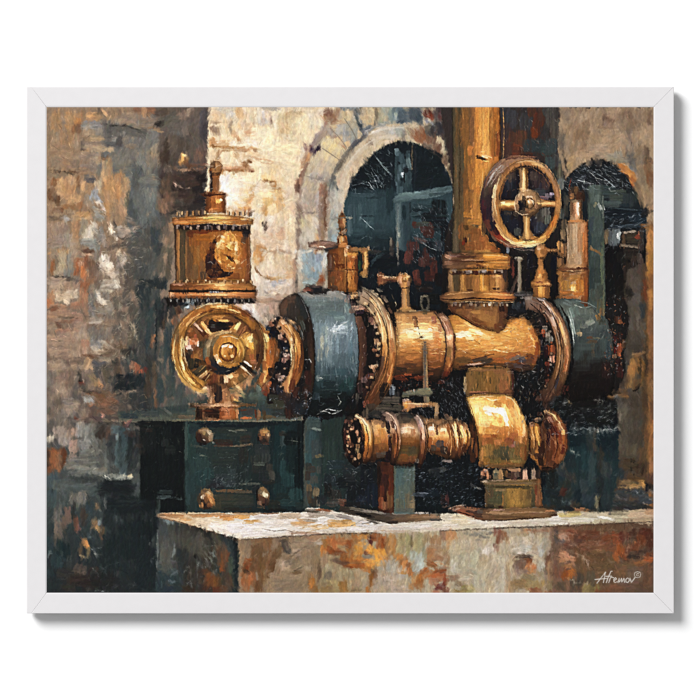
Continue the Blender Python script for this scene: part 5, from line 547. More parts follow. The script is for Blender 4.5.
# ===== big vertical pipe
motif('painted_vertical_pipe', 'large upright orange pipe painted running out of the top of the picture')
shape('452 107 500 107 501 140 501 165 496 172 484 190 482 205 483 228 490 243 502 251 502 253 452 253 454 200 453 160', '451 33302a 453 5a5038 456 6c5838 459 4c4430 462 74522e 466 8c6030 470 7c5834 474 a8703a 477 b8803e 482 cc9348 488 d49a4c 492 b87e3a 494 a86a30 497 c07c34 499 985624 501 4c2c1c', g='x', rag=.4, siz=1.6)
D('''458 130 6 40 0 74542e;465 125 8 36 0 8a5e2e;461 160 7 30 0 5c5038;468 155 8 30 0 94662e;472 130 5 30 0 8c6038;478 125 6 40 0 cc8c40;485 120 12 30 0 d49a4a;483 140 12 24 0 dca250;491 130 5 40 0 a8702f;496 120 6 30 0 b8742e;498 145 4 26 0 8c4c24;494 150 6 24 0 a8662c;479 150 10 20 0 cc8c42;470 150 6 10 0 b87838;486 150 8 10 0 e0a85a;478 165 14 14 0 c88a3c;486 164 12 12 0 cf8f42;494 160 8 8 0 c07c38;476 180 14 20 0 cf8e3c;470 176 6 24 0 a87032;466 185 6 30 0 80562c;460 185 6 30 0 5c4a32;480 175 10 14 0 d0923e;478 194 9 16 0 c08038
456 180 4 60 0 6c5c40;460 210 8 30 0 6c5636;468 205 8 30 0 a06a30;476 205 8 24 0 b8803a;470 215 14 6 0 c08436;474 222 16 8 0 b07c34;470 230 16 10 0 905f2c;462 232 10 20 0 84562c;476 235 12 14 0 8c5428;484 240 10 10 0 a86430;490 246 12 8 0 b06c30;496 250 10 5 0 a8602c;480 246 10 10 0 94582a;470 246 14 10 0 8c5428;462 246 8 10 0 5c3c24;456 240 6 26 0 6c5c44;465 240 5 6 0 3c2018;463 243 3 6 0 7c3018;466 228 5 6 0 5c4020;484 228 5 16 0 6c4a2c;476 226 6 3 0 5c4c34
484 155 8 2 15 e8b878;485 157 6 2 15 f0d8a8;483 159.5 6 3 35 5c3c1c;480 158 7 2 10 3c2414;478 156 5 1.5 0 4c2c18;486 161 7 1.5 0 f0c070''')
scatter(80, 455, 108, 500, 250, 'd89c4c 8a5c2c b87836 6c5030 e0a858 9c6430', (.8, 2), (4, 14), 0, 4, .4)
specks(50, 470, 110, 500, 200, 'f0bc70 a8662c', (2, 6), .5, 60, .5)
L('e8b468 .8 484 156 488 156.5 492 158;4a3018 .8 500 108 501 140 499 165;30281c .9 452 107 453 160 453 200 452 250;d8a060 .7 503 108 504 130 503 160;3c2c18 .7 460 130 460 170 459 210')
# ===== right drum and rings
motif('painted_green_drum', 'dark grey green drum painted at the right end of the machine')
shape('553 300 562 297 578 297 590 301 600 308 608 322 613 340 615 362 614 385 608 396 590 400 572 402 562 396 568 380 571 362 570 345 566 325 559 308', '297 4e5852 303 5c675f 310 6a746a 316 66716a 324 55615c 334 485352 344 414a48 354 363c3a 362 2a2a28 370 201a18 382 1a1412 402 120e0d', g='y', rag=.5, siz=1.6)
D('''568 303 10 6 20 6c7a74;578 300 14 6 0 5c6a64;586 306 14 6 10 54605a;594 312 10 8 20 6c7468;574 312 10 12 -20 6c8078;582 318 14 8 0 606c64;590 322 10 6 -20 848c80;584 326 10 5 0 7c8478;578 332 6 6 0 94866c;580 334 5 5 0 a89878;576 328 8 10 0 5c6c64;572 325 4 20 -14 889890;592 335 14 12 0 4c5654;600 318 7 10 0 5c5a48;598 316 6 5 -30 9c7c48;601 310 5 6 0 7c6444;602 322 8 6 0 484c40;604 335 8 14 0 3c4848;608 350 6 20 0 34444a;600 350 10 16 0 3c4442;592 342 10 4 0 5c4834;590 338 8 3 0 74482c;596 338 8 2 0 6c6c5c;593 352 4 24 0 50483a;582 345 8 16 0 424c4a;576 352 8 20 0 3a4442;586 360 12 14 0 30302c;596 365 12 14 0 221e1c;606 370 10 18 0 2a1c1a
575 372 10 14 0 201c1a;588 378 20 10 0 181312;604 385 12 14 0 1a1212;576 388 12 12 0 15100f;594 392 20 8 0 14100e''')
L('a8b0a4 .8 574 305 584 308 592 306;c0c8bc .8 568 312 572 325 574 345;9ca498 .6 576 300 590 304 600 310')
specks(50, 566, 300, 612, 360, '94a098 3c4644 788478', (2, 8), .5, 80, .5)
specks(60, 604, 300, 624, 372, '9c4a2c b8bcb8 6c3420 2c2a2a', (1, 3.5), .6, None, .7)
motif('painted_rust_gap', 'rust speckled dark gap painted right of the far drum')
shape('601 300 624 290 630 320 624 350 626 372 618 390 614 396 615 362 613 340 608 322', '1a1614', rag=.8)
D('''612 310 12 14 0 1c1a1a;618 320 8 8 0 44281c;620 322 5 5 0 7c4a2c;614 330 10 12 0 20201f;620 336 6 10 0 301c18;620 348 7 10 0 8c4428;616 350 5 8 0 5c2018;619 354 5 5 0 b06038;615 356 5 5 0 8c6c54;624 344 5 10 0 5c3c28;618 365 7 14 0 2c1816;620 372 7 14 0 3c1c18;616 340 5 8 0 3c1c1a;608 300 10 14 0 141212''')
specks(130, 604, 296, 626, 375, 'b4b8b4 8a9090 a85430 c88458 5c5c5c', (1, 3), .6, None, .7)
motif('painted_flange_ring', 'double copper flange ring painted left of the far grey green drum')
shape(band(529, 352, 42, 57, 15, 97, -68, 60), '0 8c7c70 .12 84604a .22 9c7458 .34 b08058 .45 a87c4c .56 9c6c3c .68 80552f .8 5a3c28 .92 4c3026 1 5c3020', g=(545, 296, 556, 408), rag=.4, siz=1.3, ang=85)
D('''526 298 12 3 10 a89c94;536 300 12 3 20 7c5c48;546 304 10 5 40 a87c5c;541 299 10 3 15 c0b0a8;552 312 6 10 -35 b48c64;548 312 5 8 -35 8c6c5c;556 324 5 12 -20 c09060;553 322 4 12 -25 d0b0a0;560 318 4 12 -28 a07450;562 330 4 14 -15 d8a468;558 336 4 14 -10 6c4c30;565 338 4 16 -8 c49468;563 348 4 16 0 94683c;567 352 4 16 0 b87c50;558 350 4 16 0 b08050;560 362 4 14 5 a07444;566 366 4 14 8 a86438;564 378 4 12 14 7c5434;558 376 4 14 12 84603c;554 388 5 12 22 6c4c38;560 390 4 12 20 5c3424;549 396 6 10 25 5c3c2c;553 400 4 10 25 3c3434;545 404 6 6 20 4c3024;557 382 3 14 15 403c48;566 388 5 7 0 5c2820;564 392 4 5 0 94483c;568 320 2.5 10 -20 0f0f10''')
L('3c2418 1.1 536 298 548 308 556 320 560 335 562 352 560 370 553 388 545 402;e8d0c0 .9 543 300 550 310 554 320;f0c890 .9 558 316 563 330 565 345;141010 1.8 560 305 568 320 572 340 573 362 569 382 562 396;2c1810 1 540 306 549 320 554 336 556 352;d09868 .8 568 346 568 360 565 374;b89068 .7 559 345 560 360 556 376;141012 1 530 303 539 311 546 322')
specks(40, 522, 296, 572, 402, 'f0dcc8 5c3424 d8a878', (2, 6), .5, 100, .5)
specks(30, 563, 310, 575, 390, 'a8acac 5c6464', (1, 3), .5, None, .6)
# ===== grey green upright post on the right
motif('painted_upright_post', 'grey green upright post painted in front of the far arch opening')
shape('587 186 603 184 604 215 605 260 606 300 604 322 598 314 590 304 588 300 588 240', '586 23282a 589 3a423c 592 4a544c 596 48524c 600 4c5850 602 3a4440 604 4c5448 606 242a26', g='x', rag=.5)
D('''595 195 12 18 0 56625a;594 210 12 16 0 4a564e;597 198 6 8 0 647068;600 206 3 8 -20 9ca098 .8;595 205 3 5 20 8a8468 .7;592 225 6 18 0 38444a;598 228 10 20 0 46524c;596 242 12 12 0 3c4844;590 238 4 16 0 2c3c44;594 250 10 3 20 8a6438;592 248 2 6 -30 b08458;599 253 8 2 40 7c5c38;595 262 12 14 0 3a443e;598 276 10 16 0 343c36;592 280 6 26 0 2f3836;602 270 3 50 0 6c7454 .7;600 290 8 14 0 3c4038;595 295 10 14 0 464a40;600 305 8 12 0 54503c;602 312 6 8 0 7c5c3c;599 316 5 8 0 947044;603.5 300 2 30 0 6c6c50 .7;588 260 2 60 0 8c5c34 .6;603 205 2 30 0 7c8478 .6''')
scatter(40, 588, 188, 604, 320, '56625a 38423c 2c3430 646c60', (.8, 2), (3, 9), 0, 6, .4)
# ===== far right bottle shaped brass cylinder
motif('painted_tall_cup', 'tan and orange bottle shaped brass cup painted before the grey upright post')
shape('570 200 582 200 582 219 588 222 588 266 589 272 589 296 587 306 580 300 570 297 556 298 556 272 560 266 566 262 567 224 570 219', '556 8a5c34 560 a06c38 564 8c6038 568 a8845c 573 b8946c 578 bc986e 583 b07c48 587 8c5430 589 5c3820', g='x', rag=.5, siz=1.4)
D('''576 210 4 16 0 e8b088;578 208 2.5 14 0 f8d8c0;574 210 3 16 0 a0704c;581 210 2.5 18 0 5c3824;572 208 3 16 0 7c5438;576 201 14 3 0 8c7050;576 201 10 2 0 b89c74;573 198 8 3 0 5c5040;576 221 20 2.5 0 c08850;572 223 10 2 0 8c6844;574 240 10 34 0 b8a080;570 240 6 34 0 a48c6c;580 240 6 34 0 b88c60;585 240 5 36 0 c07c44;586 255 4 20 0 a86430;572 260 10 10 0 a88c68;578 258 8 12 0 b09474;568 230 4 14 0 a08464;583 228 6 12 0 c49468
572 269 26 3 0 7c4c2c;580 268 12 2 0 5c3020;586 269 5 3 0 4c2418;570 273 24 3 0 a8784c;564 275 12 8 0 8c5c30;576 278 16 8 0 a87434;584 278 6 10 0 8c5428;560 280 6 16 0 a07038;566 286 10 10 0 b08038;574 288 10 8 0 d09c48;573 289 5 5 0 f4d894;580 286 8 12 0 b87830;586 288 4 20 0 9c5424;566 293 16 5 0 a86c30;578 294 12 5 0 b8702c;570 297 20 3 0 c08048;584 299 6 8 0 8c4a24;558 290 4 14 0 6c5030;586 304 4 6 0 7c4020
560 262 10 10 0 8c6038;564 250 6 16 0 a8784c;560 246 6 10 0 b8844c;563 235 6 14 0 8c7050;564 225 6 12 0 6c5840''')
specks(40, 560, 222, 588, 298, 'e8c898 6c4020 d8b080', (2, 7), .5, 90, .5)
L('d8c0a0 .8 567 224 568 245 568 262;d08850 .9 585 225 586 245 586 262;5c3820 .9 560 271 572 272 586 271;6c2c18 1 571 180 569 188 573 196')
D('''574 195 12 8 0 4c3424;571 190 6 8 0 3a2c24;580 196 8 8 0 4c2c1c;572 196 4 6 0 b07c4c;576 190 3 8 0 6c4c30;583 195 4 14 0 2c1c14;566 200 6 10 0 5c5040;566 212 6 14 0 40382e;562 214 6 12 0 5c5c50''')
# ===== small brass cock between handwheel and tall cup
motif('painted_drain_cock', 'small tan brass cock painted under the right handwheel')
shape('535 248 539 244.5 545 244.5 547 248 558 248.5 560 252 564 254 563 258 558 256 557 252.5 547 252.5 546 256 543 258 544 268 547 272 548 279 551 281 551 286 549 288 551 299 533 297 533 288 530 286 530 282 534 279 536 271 538 268 538 258 535 254', '530 6c4424 534 a06c34 538 c08a4c 541 c89050 545 a87038 550 7c4c28 560 a8784c', g='x', rag=.5, siz=1.2)
D('''540 248 8 7 0 b88854;538 247 4 5 0 d8a878;543 252 6 5 0 a06c38;552 250 12 2.5 0 d8a468;541 262 5 8 0 b88048;542 258 6 3 0 7c4c24;541 273 8 8 0 c8843c;540 276 5 5 0 e0a858;544 276 4 6 0 94602c;540 283 20 3 0 c08848;538 282 8 2 0 8c4c34;547 284 6 3 0 d8a060;541 291 8 14 0 d89a48;536 292 5 12 0 94602f;547 292 5 12 0 8c5a2c;540 286 14 2 0 6c3820;562 252 4 10 0 9c6838''')
motif('painted_stay_rod', 'thin grey tan rod painted right of the vertical pipe flange')
shape('516 257 523 257 523 260 521 262 522 292 517 293 518 262 516 260', '516 5c4c3c 519 9c8c78 521 74644e 523 403428', g='x', rag=.4)
D('''519 258 8 2.5 0 b0a490;520 275 2 26 0 8c8068;512 262 4 10 0 3c2420;514 285 3 20 20 5c4438 .8;513 272 3 14 0 5c2c24;530 262 6 20 0 14121a;528 280 6 18 0 141014;524 250 16 8 0 2c2824;530 246 12 5 0 6c6c60;520 247 12 5 0 5c5450;508 248 4 10 0 8a9098 .7;505 240 5 10 0 4c5458 .7;524 294 20 6 0 5c5450;553 270 5 30 0 101016;554 262 6 14 0 10101a;556 285 5 20 0 141014;555 292 8 8 0 0e0c10''')
specks(40, 505, 242, 535, 300, 'a09c94 4c4c50 6c3c2c', (1, 4), .5, None, .5)
# ===== big handwheel, right
motif('painted_handwheel_side', 'brown ribbed drum side of the right four spoke handwheel, painted behind its rim')
shape(band(516, 202, 36, 46, 14, 60, 300, 50, 520, 203), '0 a87c5c .2 8c6850 .35 5c4034 .5 3c2a28 .65 3a2424 .8 6c3424 1 8c4c2c', g=(516, 156, 505, 248), rag=.4, siz=1.4, ang=70)
D('''500 163 16 6 -35 8c6c54;494 170 14 5 -48 7c6454;506 160 14 4 -15 a07858;497 168 14 2.5 -45 b8a498;500 170 14 2 -45 a8988c;492 176 10 3 -55 a08c80;488 182 8 4 -65 5c4438;486 192 5 12 8 4c3c30;484 205 5 12 0 4a2426;485 215 5 12 -5 3a1c20;488 200 8 12 0 38282a;490 214 8 14 0 2c2028;492 226 8 10 -20 1c1a24;488 224 5 10 -15 5c3024;498 236 8 9 -40 8c3420;503 238 7 7 -40 a8442c;496 232 5 8 -30 3c1c1c;505 242 12 3 30 7c4c34;494 238 10 2.5 45 6c4c38;512 245 14 3 12 9c7c60;522 157 24 3 4 8c6048;532 160 14 3 15 a07450;512 158 14 3 -8 6c4434;502 178 6 14 25 6c4830;497 190 5 16 10 2c2020;491 184 4 8 15 6c5c48''')
L('d0c0b0 .8 487 185 493 174 502 165;b8a090 .8 491 184 498 174 508 166;8c5c44 .9 484 190 488 178 496 168 506 160;a4744c .9 510 157 524 156 538 162;d0a070 .7 496 238 508 245 522 248')
motif('painted_handwheel_gap', 'dark spaces seen between the spokes of the right painted handwheel')
shape(disc(526.5, 203, 30, 40), '20191c', rag=.3)
D('''508 183 14 14 0 2c2c34;512 178 8 12 0 4a3a34;504 190 8 14 0 1c1c26;514 188 5 20 0 1c1c24;508 176 8 8 10 5c4a3c;538 180 16 16 0 3c2c2c;544 190 12 14 0 302a30;534 176 8 10 0 4c3c34;546 184 8 14 0 4c3430;540 192 12 8 0 3c3c40;549 196 8 5 0 a89498;552 194 5 3 0 c0acb8;545 198 10 3 0 8c6c6c;532 190 5 10 0 2c2420;506 218 10 12 0 20222a;514 226 12 14 0 1c1c26;508 212 8 6 0 3c342c;518 232 8 8 0 4c4c44;540 216 14 14 0 4c463e;546 212 8 10 0 6c645a;548 220 8 10 0 6c6c5c;538 228 10 12 0 3c404c;534 222 6 10 0 28222c;544 228 8 8 0 343a44;528 235 14 4 0 6c5438''')
specks(110, 500, 170, 555, 238, 'a09c9c c8c0b8 5c4038 8c5c44', (1, 4), .5, None, .6, poly=disc(526.5, 203, 29, 39))
motif('painted_handwheel', 'tan four spoke rim and hub of the right painted handwheel')
shape('518 168 528 168 527 180 528.5 192 519 192 520 180', '518 7c5630 521 b08858 523.5 e0b878 526 a8783e 529 6c4424', g='x', rag=.3, siz=1.2, ang=90)
shape('522 214 530 214 530 228 533 236 539 240 518 240 523 234 524 226', '519 8c6034 523 a8804c 527 dcb06c 530 b08048 536 94642f', g='x', rag=.3, siz=1.2, ang=90)
shape('499 200 516 200 516 211 498 210', '199 a87840 202 cc9858 205 f0d080 208 a87038 211 6c4424', g='y', rag=.3, siz=1.2, ang=0)
shape('537 200 556 201 556 207 537 208', '199 b07c44 202 d8a468 204 e0b070 206 a87440 208 6c4424', g='y', rag=.3, siz=1.2, ang=0)
shape(band(527, 203, 34, 43.5, 5.8, 0, 360, 90), '0 b8804c .15 c89258 .3 c08a50 .45 a87440 .6 b47c40 .8 d09850 1 dca860', g=(527, 160, 527, 246), rag=.3, siz=1.3, ang=90, tex=.1)
shape(disc(528, 203, 13, 14), '0 b89468 .5 a07c54 1 5c4028', g=(522, 190, 534, 217), rag=.3)
D('''494 204 4 30 0 d8a870;495 190 4 16 12 e8c090;496 216 4 14 -12 c89458;500 230 4 14 -30 dca868;507 238 4 12 -50 e8b878;518 244 16 4 12 f0c884;530 245 16 4.5 -3 f8dc98;541 241 12 5 -28 e0ac60;549 232 5 12 30 d08840;555 220 5 14 18 d08038;558 206 5 18 3 c89458;558 192 5 16 -8 b8885c;554 180 5 14 -22 b08860;548 171 5 12 -38 c09468;538 164 14 5 18 d8b078;526 161.5 16 4.5 0 c08c54;514 164 12 5 -22 b07c48;506 171 5 12 38 a06c40;500 180 4 12 25 a8784c
552 224 4 8 25 e08838;543 238 8 4 -30 e8b060;527 242 26 3 0 f8d890;517 240 10 3 10 e0a858;534 238 8 3 0 c88c48;522 237 6 3 0 a88450;524 180 3 18 0 f0cc90;521 182 2 20 0 a8845c;527 178 2 16 0 8c6034;523 190 6 4 0 ecc088;506 204 8 3 0 f8dc90;503 203 5 3 0 ffe8a8;510 209 8 2 0 7c4c24;512 201 6 2 0 c8985c;545 203 14 2.5 0 ecb878;550 206 8 2 0 c07c3c;540 201 6 2 0 a88458''')
D('''521 196 6 6 30 c8a880;517 200 4 7 0 b89470;517 207 4 6 0 8c6c4c;523 203 7 9 0 2c2420;522 208 6 8 0 14161c;524 198 5 5 0 4c3c2c;520 203 4 5 0 181c24;527 206 4 5 0 100c0c;523 213 8 5 0 5c4c3c;516 214 6 4 30 4c3c30;530 202 8 8 0 a8804c;531 201 5 5 0 e0b080;529 202 3 4 0 f0d0a8;533 205 3 5 0 7c5430;529 197 8 2.5 0 c8b090;535 200 3 6 0 c09868;536 206 3 6 0 b0845c;532 211 8 3 -20 a07848;527 213 4 3 0 7c5434;537 196 4 6 -20 8c6c4c;530 208 5 2 0 5c3c24;526 202 1.5 6 0 3c2818''')
L('f0d8b0 .9 493 212 493.5 198 496 186 502 174;8c5830 .8 500 212 500.5 196 504 184 510 174;f8dca8 .8 508 241 518 246 530 247 540 243;c06c2c .9 556 214 552 228 546 237;6c4024 .7 553 214 549 226 541 236;e8c498 .8 516 163 526 160.5 538 162 546 168;8c5c34 .7 510 173 520 167.5 532 167.5 542 174 550 186;e8b878 .7 560 190 561 204 559 216;a89080 .7 500 239 508 246 520 250 534 250;d8bc98 .9 529 214 522 215 516 211 514 204 516 196 522 191 530 190;6c4c30 .8 538 211 541 205 540 198 536 193;3c2818 .8 526 200 530 198 534 201 534 206 530 209;b0703c .8 540 199 548 201 556 202')
specks(50, 494, 160, 562, 247, 'f8dca8', (1, 4), .5, None, .01)
# ===== left valve wheel
motif('painted_valve_wheel_web', 'shiny gold recessed web of the left painted valve wheel')
shape(disc(219, 348, 41, 41), '0 8c5a2c .35 7c4c28 .6 94622f 1 8a5a2c', g=(200, 310, 245, 388), rag=.3, siz=1.3)
D('''216 318 22 5 8 b87c38;222 314 22 4 3 a06424;232 312 14 4 10 5c2c1c;238 317 10 5 20 4c2c20;224 321 12 4 0 e0b068;218 317 14 3 -5 d89c4c;212 322 8 8 -20 a8702c;228 318 10 3 0 8c5c30;218 326 22 9 0 241a18;212 323 8 6 20 2c2018;224 326 14 6 0 1c1814;230 324 8 5 0 302018;216 330 14 4 0 3a2820;213 326 4 3 0 5c6058;238 324 8 6 0 6c4824;243 318 6 5 30 6c5030;234 330 7 12 35 e0a858;238 326 5 10 35 f0cc84;232 334 6 6 30 b07838;241 327 4 14 35 8c5a30
205 318 8 4 -45 b87c40;206 330 6 20 -35 c8904c;210 334 4 16 -38 e8bc80;204 325 4 10 -38 e0a868;200 330 5 18 -42 6c4024;204 334 5 18 -42 5c3018;197 326 3 18 -45 d0a88c;195 330 4 10 -42 8c5c38;208 338 6 8 -30 8c5830;192 334 8 6 0 8c5024;190 330 5 6 20 c07c40;189 344 8 12 0 d8a894;194 341 9 8 0 c87c48;197 344 5 5 0 f0c8a8;190 349 8 4 10 f4dcd0;186 343 4 6 0 f8e0a8;195 336 5 5 0 a85c38;193 347 4 4 0 8c5c40;187 338 4 4 0 ecc088;199 350 4 6 0 7c4c30
203 350 8 20 0 4c4430;206 345 6 14 20 6c5c40;200 356 10 14 0 8c5c30;196 360 6 14 0 9c6c34;188 358 6 14 0 34281f;192 364 8 12 0 3a3424;190 352 6 6 0 4c3c2c;196 366 6 5 0 1c1c1a;198 361 7 4 20 20201c;204 365 10 10 0 5c3c1c;208 358 6 16 0 84502c;185 362 4 10 -15 e8c088;186 368 3 10 -25 d8a460
198 374 18 5 -38 3c3424;196 372 16 4 -40 4c4430;200 378 18 3 -42 c8a070;203 381 18 2.5 -45 7c4c28;207 379 12 6 -50 5c3018;206 384 14 4 -50 8c5428;210 385 12 6 -55 6c3c20;200 386 8 3 -30 c89458;213 380 6 14 20 6c3820;205 388 8 4 0 e8b888;216 378 5 14 0 84482c;220 378 5 14 0 9c6438''')
D('''222 383 5 16 0 3c2418;233 378 12 10 0 c89458;230 376 6 6 -30 f4cc98;236 383 12 12 0 a87840;228 384 6 12 0 8c5c30;234 391 14 5 0 b08448;243 385 8 14 20 a8703a;242 378 8 8 30 7c6038;248 383 6 8 0 b88454;232 373 10 3 -20 e8b070;226 379 5 8 0 f0c8a0;239 388 3 14 -40 e0b070 .7
246 366 16 4 38 3c2418;250 370 16 4 38 2c1c14;243 368 14 3 38 f0d8b8;248 364 14 2 38 f4e0c8;252 375 12 4 40 5c3a24;256 366 6 6 0 8c5c3c;246 376 8 4 40 b0804c;254 362 8 5 0 c07c54;257 368 6 4 20 e0b090;251 378 5 8 20 a87444;258 372 4 8 20 b87c58
248 341 8 12 0 e4b868;250 337 7 8 0 f0d08c;252 346 7 8 0 dca84c;250 352 8 6 0 b87c34;247 335 8 5 -20 c89448;256 344 4 12 0 8c6c38;258 350 4 14 0 6c4020;251 341 4 3 0 fce8b0;253 340 3 4 0 9c8c5c;246 328 12 5 -48 7c4c28;243 330 12 4 -50 a87040;250 324 12 6 -45 8c5430;253 330 10 6 30 6c3c24;257 336 5 10 -20 7c4c24;247 322 8 3 40 b8804c;249 319 8 3 -45 6c3c24;252 357 6 6 0 a86434;258 358 4 8 0 3c2420''')
motif('painted_valve_wheel_hub', 'gold round hub of the left painted valve wheel')
shape(disc(224, 353, 21, 21), '0 a8804c .3 7c6c4c .5 6c4c2c .75 2c2a2c 1 22262c', g=(222, 332, 222, 374), rag=.3, lab=1)
D('''207 350 6 18 5 9c8860;209 342 5 12 25 b8a078;205 354 4 14 0 7c8474;208 362 5 10 -20 a8602c;212 369 10 6 30 5c3420;220 373 14 4 6 2c3038;230 372 12 4 -12 20242c;216 334 14 4 -15 e0b878;226 332 14 3 0 ecc488;212 337 8 4 -35 d8a868;236 334 10 4 20 b88448''')
shape(disc(229, 351, 16, 16.5), '0 c88c38 .4 cc9240 .7 a87430 1 7c5424', g=(224, 335, 234, 368), rag=.3, siz=1.2, tex=.1)
D('''216 348 5 14 8 a87434;217 358 5 8 -25 e8b888;219 362 5 5 -30 f4c8a0;224 365 12 4 15 b8863c;234 365 12 4 -15 b07c34;242 358 5 10 25 9c6c2c;244 350 4 14 0 d09c44;242 342 5 10 -25 d8a44c;236 337 12 4 20 d09844;226 336 12 4 -10 c08438;220 341 6 8 35 b87c34;222 352 4 12 0 c08c40;238 348 3 12 0 dca850''')
shape(disc(228, 352, 9, 9.5), '7c4420', rag=.2)
shape(disc(228, 352, 7, 7.5), '0 f0bc80 .4 cc8c3c .7 b87c30 1 9c6024', g=(224, 345, 231, 359), rag=.2)
D('''224 346.5 5 2.5 -15 f4dcc0;231 347 4 3 20 f8e8d8;223 352 3 6 0 e0a85c;229 353 5 5 0 a86c2c;229 354 2.5 3 0 7c4c20;232 356 4 4 -30 f0c088;226 357 6 2 15 c48438;233 350 2.5 5 0 8c5c28''')
L('4c2414 1 220 348 223 344 229 342.5 234 345 237 350 236 356 232 361 225 361 220 357 219 352;ecb878 .8 238 345 240 350 239 357')
motif('painted_valve_wheel', 'broad gold rim of the left painted valve wheel')
shape(band(217.5, 348, 46.5, 45, 9.5, 28, 250, 80, 219.5, 348.5), '0 a8702c .2 b07430 .4 b47c34 .6 b07a34 .8 c08838 1 cc9444', g=(225, 303, 195, 392), rag=.3, siz=1.4, ang=80, tex=.12)
shape(band(217.5, 348, 46.5, 45, 5, -30, 32, 30, 219, 348.5), '0 8c5c2c .5 94602f 1 6c4020', g=(255, 320, 258, 372), rag=.4, siz=1.3)
D('''174 350 4 26 4 c8924c;178 340 5 16 14 9c6c34;177 358 5 20 -5 b0803c;181 352 3 26 0 e8c078;183 344 3 12 10 f4d898;176 336 4 14 20 a8743c;181 328 5 14 32 b08040;186 320 6 14 40 b87c3c;190 322 4 14 42 c8985c;194 313 12 6 -38 b07030;198 316 14 3 -35 e0a864;204 308 14 5 -22 bc7c38;208 311 14 3 -18 8c5024;216 305 14 5 -5 e0aa60;222 307 12 4 0 f0cc88;228 306 12 4 5 dca050;238 309 12 5 18 a86428;234 311 14 2.5 12 e8bc80;246 314 10 5 30 8c4c24;230 314 18 2 8 6c3420;252 319 8 4 42 a0683c
178 370 5 14 -22 b8883c;182 376 5 12 -32 c8943c;186 374 3 14 -30 e8c070;188 384 12 5 42 c89440;192 382 12 3 42 f0cc80;196 388 12 5 30 d09840;203 391 10 4 20 e0b060;199 385 10 2.5 32 8c5c24;208 393 8 3 10 c08840;183 366 2.5 12 -18 f8e0a0;256 384 4 12 35 8c5c38;262 352 4 18 0 6c4024;260 336 4 12 -20 a06434;250 388 10 4 -40 6c4c30''')
L('f4d898 .9 175 340 173 352 175 366 180 378;6c4420 .8 184 338 187 328 195 318 205 312 218 309.5 232 311 246 317;f8e4b0 .9 200 306 214 302.5 228 304;8c5c28 .9 184 345 182.5 358 186 370 193 380 204 388;e8b060 .8 177 330 184 320 194 311;4c2c14 .8 171.5 345 171 358 175 372;fce8b8 .8 182 336 181 346 182 356;7c4c20 .8 178 345 178 358 182 372;f4d494 .8 190 388 200 394 210 396;b07434 .8 255 322 262 334 265 350;2c1810 .9 246 310 256 320 262 330')
specks(70, 173, 303, 262, 393, 'f8dca0 6c3c1c ffe8bc', (1.5, 5), .6, 60, .45)
D('''184 306 10 7 0 141c20;190 303 8 3 20 7c8c94;186 308 5 2 -20 a8c0c8;176 318 6 16 15 8c5430;178 310 8 8 0 3c2418;172 312 6 14 0 1a2022''')
# ===== wheel stand
motif('painted_wheel_stand', 'copper pedestal painted under the left valve wheel')
shape('207 404 210 396 209 386 216 383 226 384 230 392 232 402 240 403 256 404 256 406 238 407 238 420 195 420 196 408 190 407 190 403', '190 5c4834 200 7c5438 210 b08060 218 8c5c3c 224 b87c54 230 b8805c 236 a8703c 256 8c6c50', g='x', rag=.5, siz=1.2)
D('''209 392 4 14 0 c89070;211 400 3 8 0 e8b898;218 394 8 18 0 241c24;214 388 5 10 0 5c3828;226 394 6 16 0 b07c5c;224 386 6 6 0 8c5c3c;230 398 8 10 0 c08c64;228 404 8 6 0 d8a884;234 398 8 8 0 a0683c;238 395 8 3 20 e0a45c;236 400 7 3 10 ecb868;240 404 12 3 0 8c7050;205 405 28 3 0 b8907c;196 404 14 2 0 a08468;225 405 30 3 0 d8a88c;225 408 26 1.5 0 5c2c1c
200 414 8 12 0 3a241c;204 414 3 10 0 8c5c40;198 412 3 12 0 201814;212 413 16 11 0 2c1814;214 416 14 5 0 341c12;208 411 12 2 0 5c2c1c;222 414 6 11 0 a0522c;229 413 10 10 0 cc8058;233 414 6 10 0 b86834;227 417 10 4 0 d08050;237 413 3 12 0 e0a070;225 409 8 3 0 d08c68;215 420 36 1.2 0 d09068;246 412 12 8 0 3c3a34;244 410 12 2.5 0 5c3424;250 412 8 8 0 403c38;246 418 14 3 0 b0683c;256 414 3 12 0 5c3020;259 414 4 12 0 8c6444;264 414 4 12 0 4c3824;256 396 14 8 0 4c5c50;262 400 8 10 0 3a4c48;258 388 6 8 0 6c7c6c;243 396 6 5 0 7c7850''')
specks(30, 196, 386, 240, 420, 'f0c8a8 3c1c14', (1, 4), .5, None, .6)
# ===== brass oiler in front of the arch
motif('painted_oiler_plate', 'pinkish brown bracket plate painted left of the brass oiler')
shape('308 242 322 240 340 243 352 246 352 252 334 252 320 250 308 247', '308 8c6450 320 a07c68 332 7c5c4c 345 8c6044 352 a07044', g='x', rag=.6, ang=0)
D('''316 246 14 3 0 c8a080;330 243 16 3 0 a88878;338 247 10 3 0 5c4438;330 250 14 6 0 5c4c44;328 250 8 4 0 3c3c3c;344 248 10 6 0 8c5434;312 243 8 2 0 6c4438;322 247 10 2 0 e0b8a0;316 250 3 5 0 7c4c2c''')
motif('painted_oiler', 'orange brass oiler with small cross handle painted in front of the large arch')
shape('339 216 342 212 345 216 346 222 345 228 344 234 347 240 349 248 358 252 358 288 354 292 340 291 328 288 327 256 329 250 338 248 338 240 340 234 339 228 338 222', '326 6c4c38 329 8c5030 334 8c4420 339 a85c28 344 a0602c 347 b87038 352 cc7c38 357 8c4c24 359 4c2c1c', g='x', rag=.5, siz=1.3)
